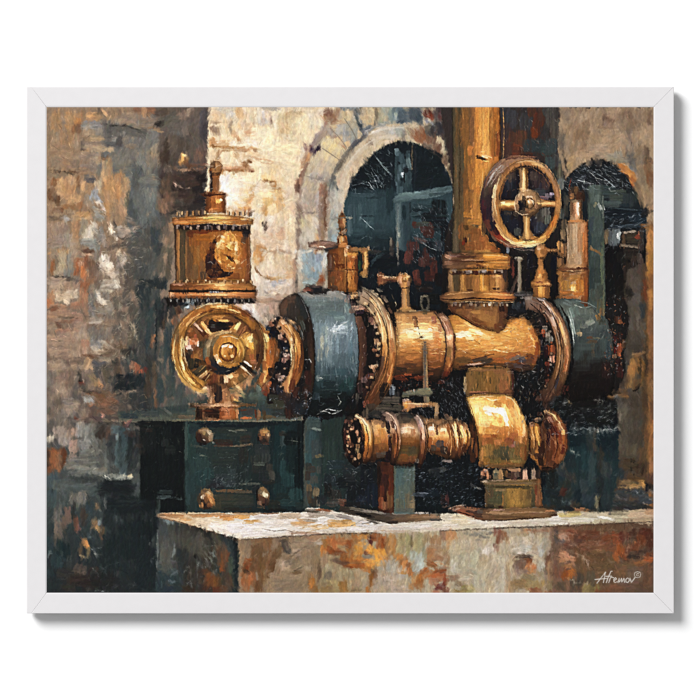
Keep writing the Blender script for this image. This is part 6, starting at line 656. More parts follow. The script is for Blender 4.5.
D('''342 214 4 4 0 7c4c34;342 220 7 8 0 a86440;344 222 3 8 0 e0a878;339 219 3 4 0 8c5c40;336 218 8 2 0 8c8070;332 219 6 1.5 0 6c6c60;348 217.5 5 2 0 9c9c8c;351 218 4 3 0 a8a090;342 229 10 3 0 7c4c30;341 226 6 4 0 b87850;343 233 6 4 0 c8a490;340 230 3 5 0 4c4438;345 231 3 4 0 8c6c50;341 239 5 8 0 e8a864;345 240 4 8 0 a86030;338 240 3 8 0 7c4424;343 245 8 5 0 d88c50;348 247 4 4 0 ecc8b0;346 251 4 8 0 f0b080
333 256 12 6 0 6c3820;336 260 8 14 0 8c4420;341 258 5 14 0 b86830;332 266 6 16 0 6c4430;330 262 4 16 0 7c5444;340 266 10 5 0 743010;334 271 20 1.5 0 3c2c24;336 276 10 12 0 94502c;332 282 6 12 0 7c5030;342 276 5 10 0 a85828;341 286 10 10 0 a86030;334 288 8 6 0 6c4834
352 256 10 6 0 d88040;353 260 10 8 0 b4602c;352 254 12 3 0 e8a050;350 265 6 6 0 e07c38;356 264 4 12 0 7c3c20;352 270 12 2 0 6c2c14;350 271 10 1.5 0 c88850;353 276 10 10 0 cc7838;349 280 5 14 0 e09850;356 280 4 16 0 8c4a24;352 287 10 8 0 c87834;347 284 3 12 0 8c5024''')
specks(60, 330, 252, 358, 290, 'f0b070 5c2410 e89048', (1, 4), .6, 90, .6)
L('e8b890 .9 345 216 345 224 344 232;3c2418 .9 337 232 342 236 347 233;f4c898 .8 340 236 340 244;4c1c10 .8 347 252 347 270 347 290;8c8c80 .9 330 219 336 218 344 217.5 352 217.5')
motif('painted_oiler_handle', 'small squared gold handle loop painted right of the brass oiler')
shape('349 247 368 247.5 369 262 367 277 359 276 359 273 363 270 364 256 359 251.5 350 252', '349 c07840 356 b08048 362 a87c40 365 d8a860 369 8c6438', g='x', rag=.5, siz=1.2)
D('''358 249 16 3 0 c89460;364 250 6 4 0 a8784c;366 260 3.5 18 0 dcb070;363 262 2 16 0 8c5c30;365 272 6 6 0 b08450;363 276 6 3 0 c8a068;360 260 4 14 0 24281f;360 265 3 10 0 34502c .6;360 255 4 5 0 2c2420;368 248 3 3 0 c8a47c;360 286 5 12 0 14100f''')
motif('painted_rusty_lump', 'dark rusty lump painted on top of the blue grey drum')
shape('302 291 306 286 314 285 324 287 330 290 324 294 312 294', '2c2624', rag=1)
D('''307 289 8 4 0 8c5040;305 291 5 3 0 a8705c;316 287 10 3 0 4c3c38;318 290 10 5 0 1c1c20;325 290 8 3 0 302824;311 285 8 2 0 504844''')
# ===== T handles
motif('painted_lever', 'tan lever with round knob painted above the central pipe')
shape('377 276 380 273 384 273.5 388 276 397 276.5 400 273 405 272.5 410 275 412 280 410 286 409 289 410 300 411 307 417 312 396 313 401 307 402 290 400 286 398 281 388 281.5 384 285 379 286 377 282', '377 7c4c30 381 a06c44 386 8c6040 395 94663f 400 c89060 403 b88850 406 c09054 410 6c4c30 416 a07c4c', g='x', rag=.35, siz=1.2)
D('''380 277 4 10 0 8c5438;379 275 4 3 0 b88460;390 277.5 16 2 0 d8b088;390 280.5 14 1.5 0 6c3c2c;400 280 5 9 0 d0a078;405 279 7 8 0 b88448;406 278 4 4 0 e8b060;405 281 4 3 0 7c4c24;408 276 4 3 0 e0b888;409 283 3 5 0 a07858;405 288 10 2 0 4c3424;404 298 3 18 0 c09868;408 298 3 18 0 8c6c48;402 298 1.5 16 0 a88058;406 309 12 5 0 b88c54;412 311 8 3 0 c8a470;399 311 6 3 0 8c6c44''')
L('f0d0a8 .8 378 275 384 276 396 277;3c2418 .8 377 286 384 284 392 282 399 282;e8c8a0 .8 400 275 405 272.5 409 275')
motif('painted_eye_ring', 'thin grey green ring painted standing on the central pipe')
shape(band(425, 303, 4.8, 8.5, 2.2, 0, 360, 40), '7c7460', rag=.4)
D('''425 312 4 5 0 6c5c40;421 300 2 10 0 8c8470;429 304 1.5 8 0 5c5848;425 296 5 2 0 a09880''')
motif('painted_vertical_rod', 'thin grey brown rod painted hanging in front of the central pipe')
shape('423 341 426.5 341 428.5 390 430 404 424 404 423 390', '422 8c6c4c 425 6c5c4c 428 a8885c 430 5c5040', g='x', rag=.3)
shape('403 392 416 389 430 388 433 393 430 397 415 396 404 396', '388 6c6c58 392 7c7860 396 4c483c', g='y', rag=.4, ang=0)
D('''425 365 2 40 0 64564a;427 375 1.5 30 0 b08c5c .6;413 392 8 5 0 706c58;414 391 2 3 0 a8a8a0;425 392 12 6 0 80785c;405 394 6 3 0 5c6054;428 389 6 2 0 8c8868;412 396 12 1.5 0 1c1814;428 400 3 8 0 7c7058;406 396 8 3 0 5c5844''')
motif('painted_lever', 'bent gold lever with round knob painted above the lower pipe')
shape('402 402 406 399 411 401 414 403 424 402.5 436 402 439 405 438.5 420 435 420 434.5 407 424 407 412 408.5 408 412 403 411 401 407', '402 8c5c3c 406 d09858 411 c08c60 420 d0a070 430 b88850 436 c09c6c 439 7c5c40', g='x', rag=.35, siz=1.2)
D('''405 404 5 6 0 e0a868;406 406 4 4 0 cc8434;404 401 4 4 0 c8a490;407 400 5 3 0 d8bca8;420 404 20 2 0 e8b888;428 406 14 1.5 0 7c4c30;437 410 3 12 0 c0a078;404 410 6 3 0 a0785c;400 406 3 6 0 5c4438;437 418 4 4 0 8c6c4c''')
# ===== lower pipe run
motif('painted_lower_pipe', 'gold segmented lower pipe painted in front of the dark recess')
shape('366 420 374 419 390 422 400 414 416 414 428 418 450 420 458 419 468 425 470 436 466 452 456 460 444 458 428 452 418 462 400 466 385 458 368 462', '413 6c5038 418 8c6844 424 c09060 430 e0b888 436 cc8c50 442 a86830 448 7c4c24 455 5c3820 462 2c1c14 467 14100e', g='y', rag=.6, siz=1.4, ang=90)
shape('398 412 406 412 417 415 420 430 420 448 416 462 410 467 398 466 392 460 394 440 396 424', '412 3a3430 417 4c4038 422 7c6048 426 b8906c 431 e8c8a0 436 b08050 441 8c5424 447 6c4424 453 5c4c2c 458 84582c 463 5c3420 467 1c1410', g='y', rag=.4, siz=1.4, lab=0)
D('''404 430 8 6 0 f0d0b0;410 428 8 6 0 d8b088;402 432 4 3 0 f8e4cc;413 432 6 8 0 b88458;408 440 14 6 0 94602f;406 448 12 8 0 6c5028;412 450 8 8 0 564830;404 458 10 8 0 845024;412 459 8 6 0 7c4c2c;404 420 16 6 0 54483c;412 416 10 5 0 3c3a34;398 418 6 10 0 6c5c4c;396 440 4 14 0 a06434;408 465 14 3 0 201812
378 430 8 10 0 d8a464;374 428 6 10 0 e8bc80;382 434 8 12 0 c88c44;377 440 10 8 0 b8803c;382 446 8 8 0 8c5a2c;375 450 8 8 0 7c4c28;380 455 8 5 0 5c4c40;384 425 6 5 0 8c6848;378 422 8 5 0 a88058;373 460 6 5 0 4c2c1c;384 453 6 4 0 5c5850''')
motif('painted_pipe_ring', 'gold flange ring with black bolts painted at the left end of the lower pipe')
shape('344 420 350 413 358 413 364 417 368 430 368 450 363 462 356 468 349 462 344 450 342 434', '1a1210', rag=.7, lab=1)
shape('354 415 360 415 366 418 371 425 373 436 373 450 370 460 366 464 362 463 364 450 364 436 361 424', '415 7c6450 420 c8a078 428 ecc080 436 d09444 444 b0702c 452 94582a 458 6c3c20 464 2c1810', g='y', rag=.4, siz=1.2, ang=85)
D('''359 417 8 4 30 c8a880;364 422 4 8 -30 e8c898;367 430 3 12 -12 f4cc88;363 428 3 10 -15 c88c50;366 440 4 14 0 c8823a;370 438 3 16 -3 dca458;365 452 4 12 5 a4622c;369 452 4 12 8 8c5428;362 435 2 16 -8 4c2818
350 422 5 5 0 6c4438;352 428 4 5 0 c89070;348 432 4 6 0 3c2824;349 440 4 6 0 b87c54;348 438 4 5 0 e0a880;351 445 5 5 0 7c5038;357 433 4 6 0 a87c60;359 440 3 6 0 c89870;358 446 5 5 0 806040;357 451 4 5 0 a88c60;354 438 5 10 0 0e0c0c;353 455 8 8 0 141010;359 456 4 6 0 a07c50;350 418 6 4 0 2c2420;346 426 4 8 0 1c1818;345 436 3 14 0 5c3028 .6;347 452 4 8 0 3c241c;357 422 4 6 0 241a1a;346 421 3 3 0 8c5c4c''')
L('4c2c18 .8 361 418 366 426 368.5 438 368 452 364 462;f8dcb0 .8 357 415.5 363 419 368 426 370 432;2c1810 .8 362 424 364.5 436 364 450 361 462')
specks(50, 343, 414, 364, 466, 'c89870 a08c84 5c3c30 e0c0a0', (1, 3), .6, 80, .6)
motif('painted_pipe_ring', 'second copper ring painted on the lower pipe, left of its dark barrel')
shape('380 414 386 410 394 413 399 421 401 432 401 446 398 458 394 466 390 464 392 450 392 436 389 424', '410 5c4c44 416 8c7464 422 c0a088 430 d8a880 438 a0683c 446 8c5428 456 5c3420 466 1c1210', g='y', rag=.4, siz=1.2, ang=85)
D('''388 414 6 4 40 a88c78;392 418 4 8 -30 b89c88;395 426 4 10 -15 d8b09c;392 424 3 10 -15 5c3a2c;397 438 3 14 0 b87448;394 440 3 14 0 7c4428;396 452 4 12 5 94562c;388 428 4 14 -8 2c2024;390 444 4 20 0 341c1c;388 456 5 12 0 241618;389 436 2.5 3 0 9c8c8c;390 449 2.5 3 0 8c6c64;388 422 2 3 0 8c7c78;382 412 6 4 0 6c5c54;383 418 5 5 20 3c2c28;378 416 6 3 20 6c5c50''')
L('e0c8b8 .8 386 412 392 416 397 424;3c1c14 .8 391 416 396 426 398 438 397 452 393 464;e8b890 .7 399 428 400 440 399 450')
motif('painted_pipe_ring', 'third copper ring painted on the lower pipe, right of its dark barrel')
shape('412 413 418 414 423 420 426 430 427 444 425 458 421 468 417 468 419 456 420 440 418 426', '413 6c5c50 419 9c8070 426 c8a090 434 d8a880 442 a8704c 450 84502c 458 5c3020 468 201410', g='y', rag=.4, siz=1.2, ang=85)
D('''417 418 5 4 35 b89c8c;421 424 3 9 -18 c8b0a8;423 434 3 12 -5 e0b090;421 436 2 14 0 8c5434;423 448 3 12 4 a0643a;420 460 4 8 8 5c3820;417 461 4 5 0 8c7c6c;413 414 6 3 20 4c4038''')
L('e8d0c0 .8 414 413.5 419 417 423 424 425 432;3c1c14 .8 424 424 426 438 425 452 421 466')
motif('painted_threaded_joint', 'gold threaded joint painted on the lower pipe beside the bearing strap')
shape('427 424 432 422 438 426 444 422 452 420 460 421 467 425 471 434 470 446 464 455 456 461 450 456 444 452 436 452 428 450', '420 6c5038 425 a8784c 430 e0b480 435 e8bc78 440 c08040 446 94582c 452 5c3420 461 1c1410', g='y', rag=.5, siz=1, ang=88)
D('''431 429 6 5 0 f4dcc4;432 434 6 5 0 d09c70;443 430 6 5 0 f8dcb0;443 433 5 4 0 e8a868;437 430 3 12 0 5c3020;430 442 6 10 0 a8602c;434 448 6 6 0 5c4838;440 444 8 8 0 5c4c44;444 450 8 8 0 40342c;449 432 3 20 -12 a06434;453 436 3 22 -10 8c5028;456 430 2 14 -10 f0c888;459 436 2 20 -8 6c3c1c;462 432 2.5 14 -5 f4cc80;465 436 2.5 14 -5 d89c4c;468 436 2 14 -3 8c5424;455 445 3 14 -10 b47434;460 450 3 12 5 7c4424;450 420 6 6 -20 8c6c4c;447 417 4 6 -30 7c5c44;453 455 5 8 0 5c3820;464 448 4 8 10 4c2818''')
L('fce4b0 .7 452 424 457 436 458 448;4c2410 .8 448 420 454 434 455 450;6c3818 .8 457 424 462 436 461 450;ffe8c0 .7 462 426 465 434 465 442;3c1c10 .8 466 428 468 438 466 448;e0a868 .7 450 430 452 444 450 456;fce8c8 .7 433 424 434 432;4c2414 .9 426 424 428 436 427 450')
specks(60, 427, 420, 470, 458, 'f8dcb0 5c3018 c08048', (2, 6), .5, 95, .6)
motif('painted_pipe_ring', 'rusty copper ring painted at the right end of the lower pipe')
shape('527 426 533 422 541 424 545 414 546 408 552 409 559 415 565 424 568 434 568 448 563 460 556 468 548 473 540 470 536 462 530 458', '526 4c2c18 531 94602c 536 b07838 541 7c4a28 545 4c2c1c 550 7c4c34 556 8a4c28 562 a06438 568 6c3420', g='x', rag=.7, siz=1.2, ang=80)
D('''546 412 4 4 -20 c8a070;550 413 6 4 40 b08450;555 418 5 7 -35 b09060;550 420 5 8 -30 9c7058;560 426 4 9 -25 b8885c;563 432 4 6 -10 e0a868;564 440 3 10 0 a05828;560 438 4 14 -5 8c3c20;556 432 4 14 -15 6c2c1c;552 430 4 16 -10 4c2018;546 424 6 10 -15 3a2420;548 438 5 16 0 34181a;553 446 5 16 0 74381c;558 452 5 14 12 84441f;549 456 6 12 10 5c3018;543 462 6 10 10 7c4824;552 464 6 6 30 5c3420;545 468 8 6 0 50301c;541 450 6 18 0 2c1814;538 420 8 5 -10 8c6c50;532 424 6 5 0 a87c5c
533 434 5 14 0 c89048;537 434 4 16 0 d8a050;540 438 3 16 0 a06c30;530 436 3 18 0 8c5c2c;535 446 6 10 0 8a5c2c;533 452 5 8 0 5c4028;542 432 4 16 0 5c3420;545 440 3 16 0 7c5030;538 456 8 6 0 4c3020;529 446 3 20 0 3c2014;563 450 4 10 10 6c2c1c;566 444 3 10 0 8c4c28;540 414 5 5 0 3c241c''')
specks(90, 528, 412, 568, 472, 'c88c50 3c1810 e0b080 7c3c20', (2, 8), .6, 100, .6)
L('e8c890 .9 546 411 553 415 559 422 563 430;3c1410 .9 549 420 556 432 558 446 554 460;e0b078 .7 530 426 534 436 534 448;f0c070 .7 536 426 539 436 539 446;4c2410 .8 533 426 536 438 535 452;6c4c34 .8 541 424 543 440 541 458')
# ===== bearing block
motif('painted_bearing_cap', 'brown upright block painted on top of the bearing strap')
shape('466 373 470 368 482 367 500 367 508 368 512 372 514 380 514 396 500 395 484 393 466 396 464 388', '464 7c6038 470 8c6636 478 80602f 486 94682f 494 8c6430 502 96683a 509 a06c3c 512 5c3824 514 2c1c14', g='x', rag=.5, siz=1.2)
scatter(90, 466, 368, 512, 394, '5c4a28 a8783c 6c5430 3c3420 b0844c 84602f', (.8, 2), (4, 10), 0, 8, .6)
D('''489 370 40 3 0 94683c;476 369 14 3 0 a87c48;490 394 44 2.5 0 6c4030;478 392 20 2 0 a8704c;504 386 10 14 0 9c6438;508 392 8 4 0 7c4c30;465 384 3 18 0 a88c64;500 372 16 5 0 94643a;513 382 2 20 0 5c2c24''')
L('c09060 .8 466 396 484 393.5 500 394.5 512 395;3c2818 .9 513 372 514 384 514 394')
motif('painted_bearing_strap', 'bright yellow gold curved strap painted over the lower pipe')
shape('466 397 476 394.5 490 393.5 504 394.5 513 397 519 406 525 418 528 432 529 448 527 460 523 467 505 468 484 468 479 458 479 444 476 428 471 412', '393 a87838 397 d0a050 402 ecc070 408 f4cc7c 414 f4d080 420 f0c070 426 dca050 431 c88440 436 b07034 441 9c6830 446 84602f 452 6e5c34 458 6c5830 463 886430 468 5c3c20', g='y', rag=.4, siz=1.5, tex=.08)
D('''474 402 10 6 0 ecc470;480 400 12 5 0 f0c878;478 410 8 10 0 f8dc98;484 408 10 8 0 f4cc80;490 398 14 4 0 e0a858;504 400 12 7 0 d8984c;498 404 8 6 20 c88840;510 404 8 10 -20 cc8c44;514 412 8 12 -20 e0a860;518 422 8 12 -10 e8b468;521 432 6 10 0 e0a050;506 420 10 12 0 f0bc70;497 422 12 10 0 f4c878;486 420 14 10 0 f8d890;482 430 8 10 0 e8b060;492 432 12 6 0 dca050;478 420 5 14 -10 ecc478
493 410 12 6 5 f4f0e8;489 413 8 5 20 f0e4d0;499 410 8 5 10 fffcf4;503 413 6 8 -30 fffaf0;506 418 4 8 -20 f8f0e4;507 423 3 6 -10 fce8c8;486 409 6 4 0 f8e8c4;496 415 8 4 10 f8d8a0;500 420 5 6 0 e8a858
486 436 10 5 0 c87c3c;494 428 10 5 20 d0904a;500 434 10 8 0 c88440;490 441 8 8 0 a05c30;484 442 6 8 0 b4703c;498 442 8 6 0 b87840;506 438 8 8 0 c07838;510 442 10 8 0 8c4c30;514 436 8 6 0 b46c38;516 444 6 6 0 8c6c5c;521 440 5 8 0 d8985c;524 432 3 10 0 f4c48c;526 438 2.5 16 0 b06c34;504 446 8 6 0 a4682f;512 446 6 4 0 a86c58;495 436 6 4 0 9c5424
484 452 8 10 0 a87c3c;490 450 8 12 0 947038;498 453 10 8 0 5c5434;505 456 10 9 0 484430;504 450 10 8 0 54503a;512 454 8 10 0 74643c;518 450 8 12 0 8c6434;523 452 6 14 0 a06430;526 452 3 16 0 7c4420;516 460 12 6 0 86703c;496 461 14 5 0 74602f;486 461 8 8 0 94682c;506 464 14 3 0 8c6030;494 467 14 2 0 b87c44;518 466 10 2.5 0 8c6438;482 455 4 16 0 c08848;481 464 5 6 0 8c5c30''')
specks(90, 470, 396, 526, 434, 'fff0c8 d09448 f8dca0', (2, 6), .6, 100, .45)
specks(70, 482, 434, 527, 466, 'e0a868 6c4020 c88848 4c4024', (2, 6), .5, 95, .5)
L('a06c30 .9 467 398 472 410 477 426 479.5 442 480 456;3c2410 1.2 465 398 470 412 475 428 477 444 477 460;c08c44 .8 513 397 521 410 527 426 529 444;e8b870 .8 524 420 526 432 526 440;ffecc0 .8 484 397 492 401 500 399')
# black mass between threaded joint and strap
D('''472 420 5 12 -15 1a1210;472 432 4 16 -6 6c3c1c;475 436 4 16 0 4c2414;476 450 5 18 0 6c3c20;473 458 6 12 0 3a2014;472 445 3 16 4 8c5428;468 415 6 8 -20 141414;470 450 4 8 0 3c2014''')
motif('painted_bearing_pedestal', 'olive gold pedestal block painted under the bearing strap')
shape('480 480 484 478 510 480 541 478 542 482 540 486 543 508 486 509 485 487 480 484', '480 5c4834 486 5c5034 494 62583a 503 74643a 508 98783a 515 a47e3c 522 987638 530 846a3c 535 6c4c2c 539 94643c 543 5c3c24', g='x', rag=.5, siz=1.3)
D('''510 483 56 4 0 7c6444;500 480.5 30 2 0 b89c80;520 480 30 2 0 a08058;484 481 6 3 0 b8a890;510 487 50 3 0 4c4028;496 497 16 14 0 545238;490 494 8 10 0 5c4c34;500 490 12 3 0 84704c;516 500 14 14 0 a8823e;512 495 10 10 0 a07c3c;524 496 10 14 0 8c6c38;530 494 8 12 0 6c5430;526 488 10 4 0 5c4c2c;533 498 4 20 0 564c34;538 496 5 18 0 8c5c3c;541 496 3 20 0 a0683c;536 490 3 10 0 7c4028;490 506 10 4 0 3c3424;501 507 6 3 0 4c3020;503 500 2 16 0 a8783c;486 498 3 20 0 6c5438;534 508 6 2 0 8c8c84;516 508 14 2 0 c08c4c;527 511 12 3 0 8c6c48;524 509 10 1.5 -10 e0b888''')
specks(50, 487, 487, 541, 508, 'b8904c 3c3420 6c5c38', (2, 6), .5, 88, .5)
for x, w, c in ((485, 7, 'b07c5c'), (496, 6, '7c6c50'), (501, 5, '9c7850'), (514, 6, '5c3c34'), (525, 5, 'd8a488'), (534, 5, 'a88c74')):
    motif('painted_pedestal_bolt', {485: 'round pinkish bolt', 496: 'square olive bolt', 501: 'tan bolt', 514: 'dark brown bolt', 525: 'pale pink bolt', 534: 'grey tan bolt'}[x] + ' painted on the bearing pedestal')
    shape([x - w / 2, 471, x, 468, x + w / 2, 471, x + w / 2, 479.5, x - w / 2, 479.5], c, rag=.6, tex=.2)
D('''485 473 5 6 0 8c5c44;486 470 4 3 0 c89878;485 474 2 3 0 4c2c24;482 476 3 8 0 c08c68;488 475 3 8 0 c88c64;496 474 3 4 0 4c5044;496 472 6 1.5 0 b09870;490 477 3 4 0 6c4c38;506 474 5 8 0 6c4c2c;510 476 8 6 0 4c3428;518 474 6 6 0 6c5444;525 473 3 8 0 e8b898;529 474 3 10 0 241614;521 475 3 8 0 3c2420;534 474 4 5 0 8c7464;538 474 5 10 0 3c2c24;500 466 30 3 0 7c5c34;515 470 14 3 0 a07858;505 468 20 2 0 8c6440''')
motif('painted_pedestal_slab', 'brown slab painted under the bearing pedestal on the ledge')
shape('448 509 456 505 470 507 486 508.5 543 507.5 552 509 557 512 557 516 545 518 520 520 484 521 470 517 458 513', '448 6c4c3c 460 94583c 475 7c4c34 484 6c4c34 500 7c5c3c 520 86623c 545 7c5a3a 557 5c4434', g='x', rag=.5, ang=0, siz=1.3)
D('''466 508 20 3 10 80583f;456 509 10 2 -20 c09880;474 512 16 3 12 3c2c28;480 516 14 4 10 4c3428;470 510 10 2 10 a06c4c;486 517 8 5 0 7c583c;500 513 30 3 0 a07c58;520 512 30 3 0 946c44;510 517 40 2.5 0 6c4c30;540 514 24 3 0 8c6444;550 511 10 2 0 b07c54;552 515 8 2 -10 4c3828;530 518 26 1.5 -2 4c3420;480 511 6 5 0 5c4c40;484 509 10 2 0 3c2c20;498 510 16 2 0 b8907c''')
L('c8a890 .8 449 509 456 506 466 505;3c2820 1 482 520.5 510 520 540 518;b08c68 .7 500 514 530 512 552 513;2c1c18 .9 456 511 466 514 476 518')
# black recess specks
specks(200, 412, 462, 490, 506, '5c6c78 8c98a4 a8b0b8 343c44', (1, 4), .5, 20, .6)
specks(160, 402, 378, 470, 422, '5c6468 8c9298 343a40 a8a8a4', (1, 4.5), .5, None, .55, poly='404 384 462 376 466 396 472 416 440 416 440 400 430 398 404 398')
specks(60, 398, 376, 450, 392, 'a05030 6c2c1c c07850', (1, 3), .6, None, .7)
specks(120, 512, 376, 548, 425, '7c8080 a8a8a4 3c3c40 5c3028', (1, 5), .5, 60, .6)
specks(40, 415, 405, 436, 422, 'a8a8a8 6c6c70', (2, 6), .5, 130, .6)
D('''430 494 20 8 0 141c24;420 495 14 4 0 4c5460 .5;424 493 12 2 0 8c94a0 .6;445 500 10 12 0 2c1c1a .7;447 498 4 8 0 6c3c38 .6;438 470 20 5 -10 4c4c48 .6;447 461 12 3 0 9c8c84 .7;435 472 10 10 0 1c2024;448 480 14 14 0 14181c;470 480 12 20 0 0c0e10;480 492 10 20 0 0a0a0c;482 478 8 5 0 1a1412;444 507 8 2 0 7c5c4c;474 486 10 3 20 4c4c4c .6;478 488 8 2 10 a09c94 .5;384 392 10 20 0 1c1614;396 396 8 10 0 34302c;392 392 6 8 0 7c848c .7;394 388 4 4 0 a8b0b4 .6;392 386 5 3 0 8c9090 .6;390 400 20 8 0 5c5044;398 408 12 6 0 4c4438;384 408 16 8 0 544a3c;375 414 14 8 0 2c2a26''')

D("""548 470 14 6 0 1c120e;541 462 6 8 0 2a1a12;556 466 6 6 20 3a1c12;543 446 4 14 0 3c2014;548 426 6 8 -20 2c1c18""")
nolab()
D("""128 450 24 44 0 1c2324 .8;112 448 10 30 0 2c3232 .7;140 440 20 26 0 191d1e .8;150 425 30 8 0 1a1c1c .8;118 488 40 16 0 141a1d .85;130 505 50 20 0 121a1d .85;148 520 20 40 0 11181b .85;128 540 40 40 0 131e21 .8;145 570 24 44 0 141e22 .8;110 560 24 30 0 152022 .7;112 520 16 20 0 1a2426 .7;104 582 26 20 0 1a1c1c .7;150 480 20 60 0 101517 .8
124 440 8 24 0 2f4a4e .7;118 456 6 26 0 3f5558 .7;124 462 6 20 0 3a5054 .6;130 434 12 8 0 3a2c26 .6;138 446 10 6 0 3c2e28 .5;121 478 16 4 2 84888080 .8""".replace("84888080", "848880"))
D("""166 560 12 34 0 5c5a50 .6;185 540 16 20 0 4c4a42 .6;204 548 12 26 0 5a5346 .6;222 556 12 26 0 6a4a34 .6;176 536 10 20 0 54544c .5;212 580 16 16 0 784a28 .6;194 575 14 20 0 443c34 .5;229 585 10 14 0 5c4432 .5""")
specks(70, 100, 425, 158, 592, '5c686a 8c9894 3a4648', (1, 5), .5, 70, .5)
specks(20, 158, 496, 182, 500, '5c6c70', (3, 8), .8, 5, .5)

scatter(70, 46, 108, 125, 300, 'a48e74 98846c ae987c 8e8070 a08a70', (5, 12), (6, 14), 0, 14, .32)
scatter(50, 46, 318, 92, 425, 'a08870 ac9478 988470 a48c74', (6, 14), (5, 10), 0, 8, .4)
scatter(40, 560, 108, 652, 165, 'b89c7c ac9274 c0a688 9c866c', (4, 10), (5, 14), 0, 12, .35)
specks(40, 562, 110, 652, 165, 'd0b898 7c6450', (3, 10), .6, 80, .5)
# ---------------------------------------------------------------- finishing
def take(A, i, j):
    j = np.clip(j, 0, NH - 1); i = np.clip(i, 0, NW - 1)
    j0 = j.astype(int); i0 = i.astype(int); j1 = np.minimum(j0 + 1, NH - 1); i1 = np.minimum(i0 + 1, NW - 1)
    fj = (j - j0)[..., None].astype(np.float32); fi = (i - i0)[..., None].astype(np.float32)
    return (A[j0, i0] * (1 - fi) + A[j0, i1] * fi) * (1 - fj) + (A[j1, i0] * (1 - fi) + A[j1, i1] * fi) * fj
def warp(A, amp, seed):
    """break the edges of every dab a little, as a loaded brush does"""
    wx = vnoise(3.4, 3.4, seed) * .8 + vnoise(1.2, 1.2, seed + 1) * .6
    wy = vnoise(3.4, 3.4, seed + 2) * .8 + vnoise(1.2, 1.2, seed + 3) * .6
    J, I = np.mgrid[0:NH, 0:NW]
    return take(A, I + wx * amp * SS, J + wy * amp * SS)
def blur(A, r):
    r = max(1, int(r * SS))
    for ax in (0, 1):
        for _ in range(2):
            P = np.concatenate([np.repeat(np.take(A, [0], ax), r, ax), A, np.repeat(np.take(A, [-1], ax), r, ax)], ax)
            S = np.cumsum(P, ax, dtype=np.float64)
            S = np.concatenate([np.zeros_like(np.take(S, [0], ax)), S], ax)
            n = A.shape[ax]; a = np.take(S, np.arange(2 * r + 1, 2 * r + 1 + n) - 0, ax) if False else np.take(S, np.arange(n) + 2 * r + 1, ax)
            A = ((a - np.take(S, np.arange(n), ax)) / (2 * r + 1)).astype(np.float32)
    return A
# where the painter worked loosely (walls) and tightly (machine)
LOOSE = np.isin(LAB, [k for k, (n, l) in enumerate(NAMES) if any(w in n for w in ('wall', 'pier', 'ledge_front', 'ledge_side', 'column', 'surround'))]).astype(np.float32)
LOOSE = blur(LOOSE[..., None], 1.5)
C0 = C.copy()
wl = warp(C, 1.35, 31); wt = warp(C, .4, 41)
C[:] = wt * (1 - LOOSE) + wl * LOOSE
C[:] = C * (1 - .7 * LOOSE) + blur(C, .8) * .7 * LOOSE
HP = C - blur(C, 1.0)
ANG += 14 * N_RAG2 + LOOSE[..., 0] * 38 * vnoise(16, 16, 77)
lc = blur(C, 5.0); C[:] = np.clip(C + (.10 + .12 * LOOSE) * (C - lc), 0, 1)
SIZ[:] = np.minimum(SIZ, 1.4) + .5 * (LOOSE[..., 0] > .5)
bristle_pass(70000, jit=.03, al=.6)
C += HP * (.55 - .2 * LOOSE)
# filaments: ridges and scratches left by the bristles, in a lighter or darker tint of the colour beneath
def filaments(n, x0, y0, x1, y1, l=(2, 8), w=(.35, .8), k=(.55, 1.5), al=.6, spread=22, dark=False):
    for _ in range(n):
        x, y = rng.uniform(x0, x1), rng.uniform(y0, y1)
        j, i = int((y - PY0) * SS), int((x - PX0) * SS)
        if dark and C[j, i].max() > .2: continue
        a = math.radians(ANG[j, i] + rng.normal() * spread); s = rng.uniform(*l) / 2; b = rng.uniform(-.12, .12) * s
        dx, dy = math.cos(a) * s, math.sin(a) * s
        f = k[1] * rng.uniform(.85, 1.15) if rng.random() < .55 else k[0] * rng.uniform(.8, 1.2)
        c = np.clip(C[j, i] * f + (.035 if f > 1 else 0), 0, 1)
        _fil(c, rng.uniform(*w), [(x - dx, y - dy), (x + b * dy / (s + .01), y - b * dx / (s + .01)), (x + dx, y + dy)], al * rng.uniform(.5, 1), f)
def _fil(c, w, P, al, f):
    P = np.array(P)
    b = box(P[:, 0].min() - 1.5, P[:, 1].min() - 1.5, P[:, 0].max() + 1.5, P[:, 1].max() + 1.5)
    if b is None: return
    X, Y = np.meshgrid(gx[b[1]], gy[b[0]]); m = np.zeros(X.shape, np.float32)
    for (ax, ay), (bx, by) in zip(P[:-1], P[1:]):
        ex, ey = bx - ax, by - ay; t = np.clip(((X - ax) * ex + (Y - ay) * ey) / (ex * ex + ey * ey + 1e-9), 0, 1)
        m = np.maximum(m, np.clip((w / 2 - np.hypot(X - ax - t * ex, Y - ay - t * ey)) * SS + .6, 0, 1))
    m = (m * al * np.clip(.8 + .6 * N_RAG[b], 0, 1))[..., None]
    C[b] = C[b] * (1 - m) + c * m
    RLF[b] += m[..., 0] * (.5 if f > 1 else -.4)
filaments(4200, 46.5, 107.5, 653.5, 592.5, l=(1.5, 5), k=(.74, 1.2), al=.5, spread=14)
filaments(350, 46.5, 107.5, 165, 592.5, l=(2, 7), k=(.6, 1.35), al=.5, spread=25)
filaments(900, 300, 380, 600, 515, l=(1.5, 5), k=(.6, 2.4), al=.55, spread=60, dark=True)
filaments(160, 550, 522, 653.5, 570, l=(2, 5), k=(.6, 1.35), al=.5, spread=30)
def tint(words, mul, add=0.):
    m = np.isin(LAB, [k for k, (n, l) in enumerate(NAMES) if n in words]).astype(np.float32)
    m = blur(m[..., None], 1.0)
    C[:] = C * (1 - m) + (C * np.array(mul, np.float32) + add) * m
tint(('painted_plaster_wall',), (1.12, 1.11, 1.15))
tint(('painted_oiler',), (.90, .96, .92)); tint(('painted_wheel_stand',), (.92, .93, .84)); tint(('painted_green_post',), (.86, .92, .95))
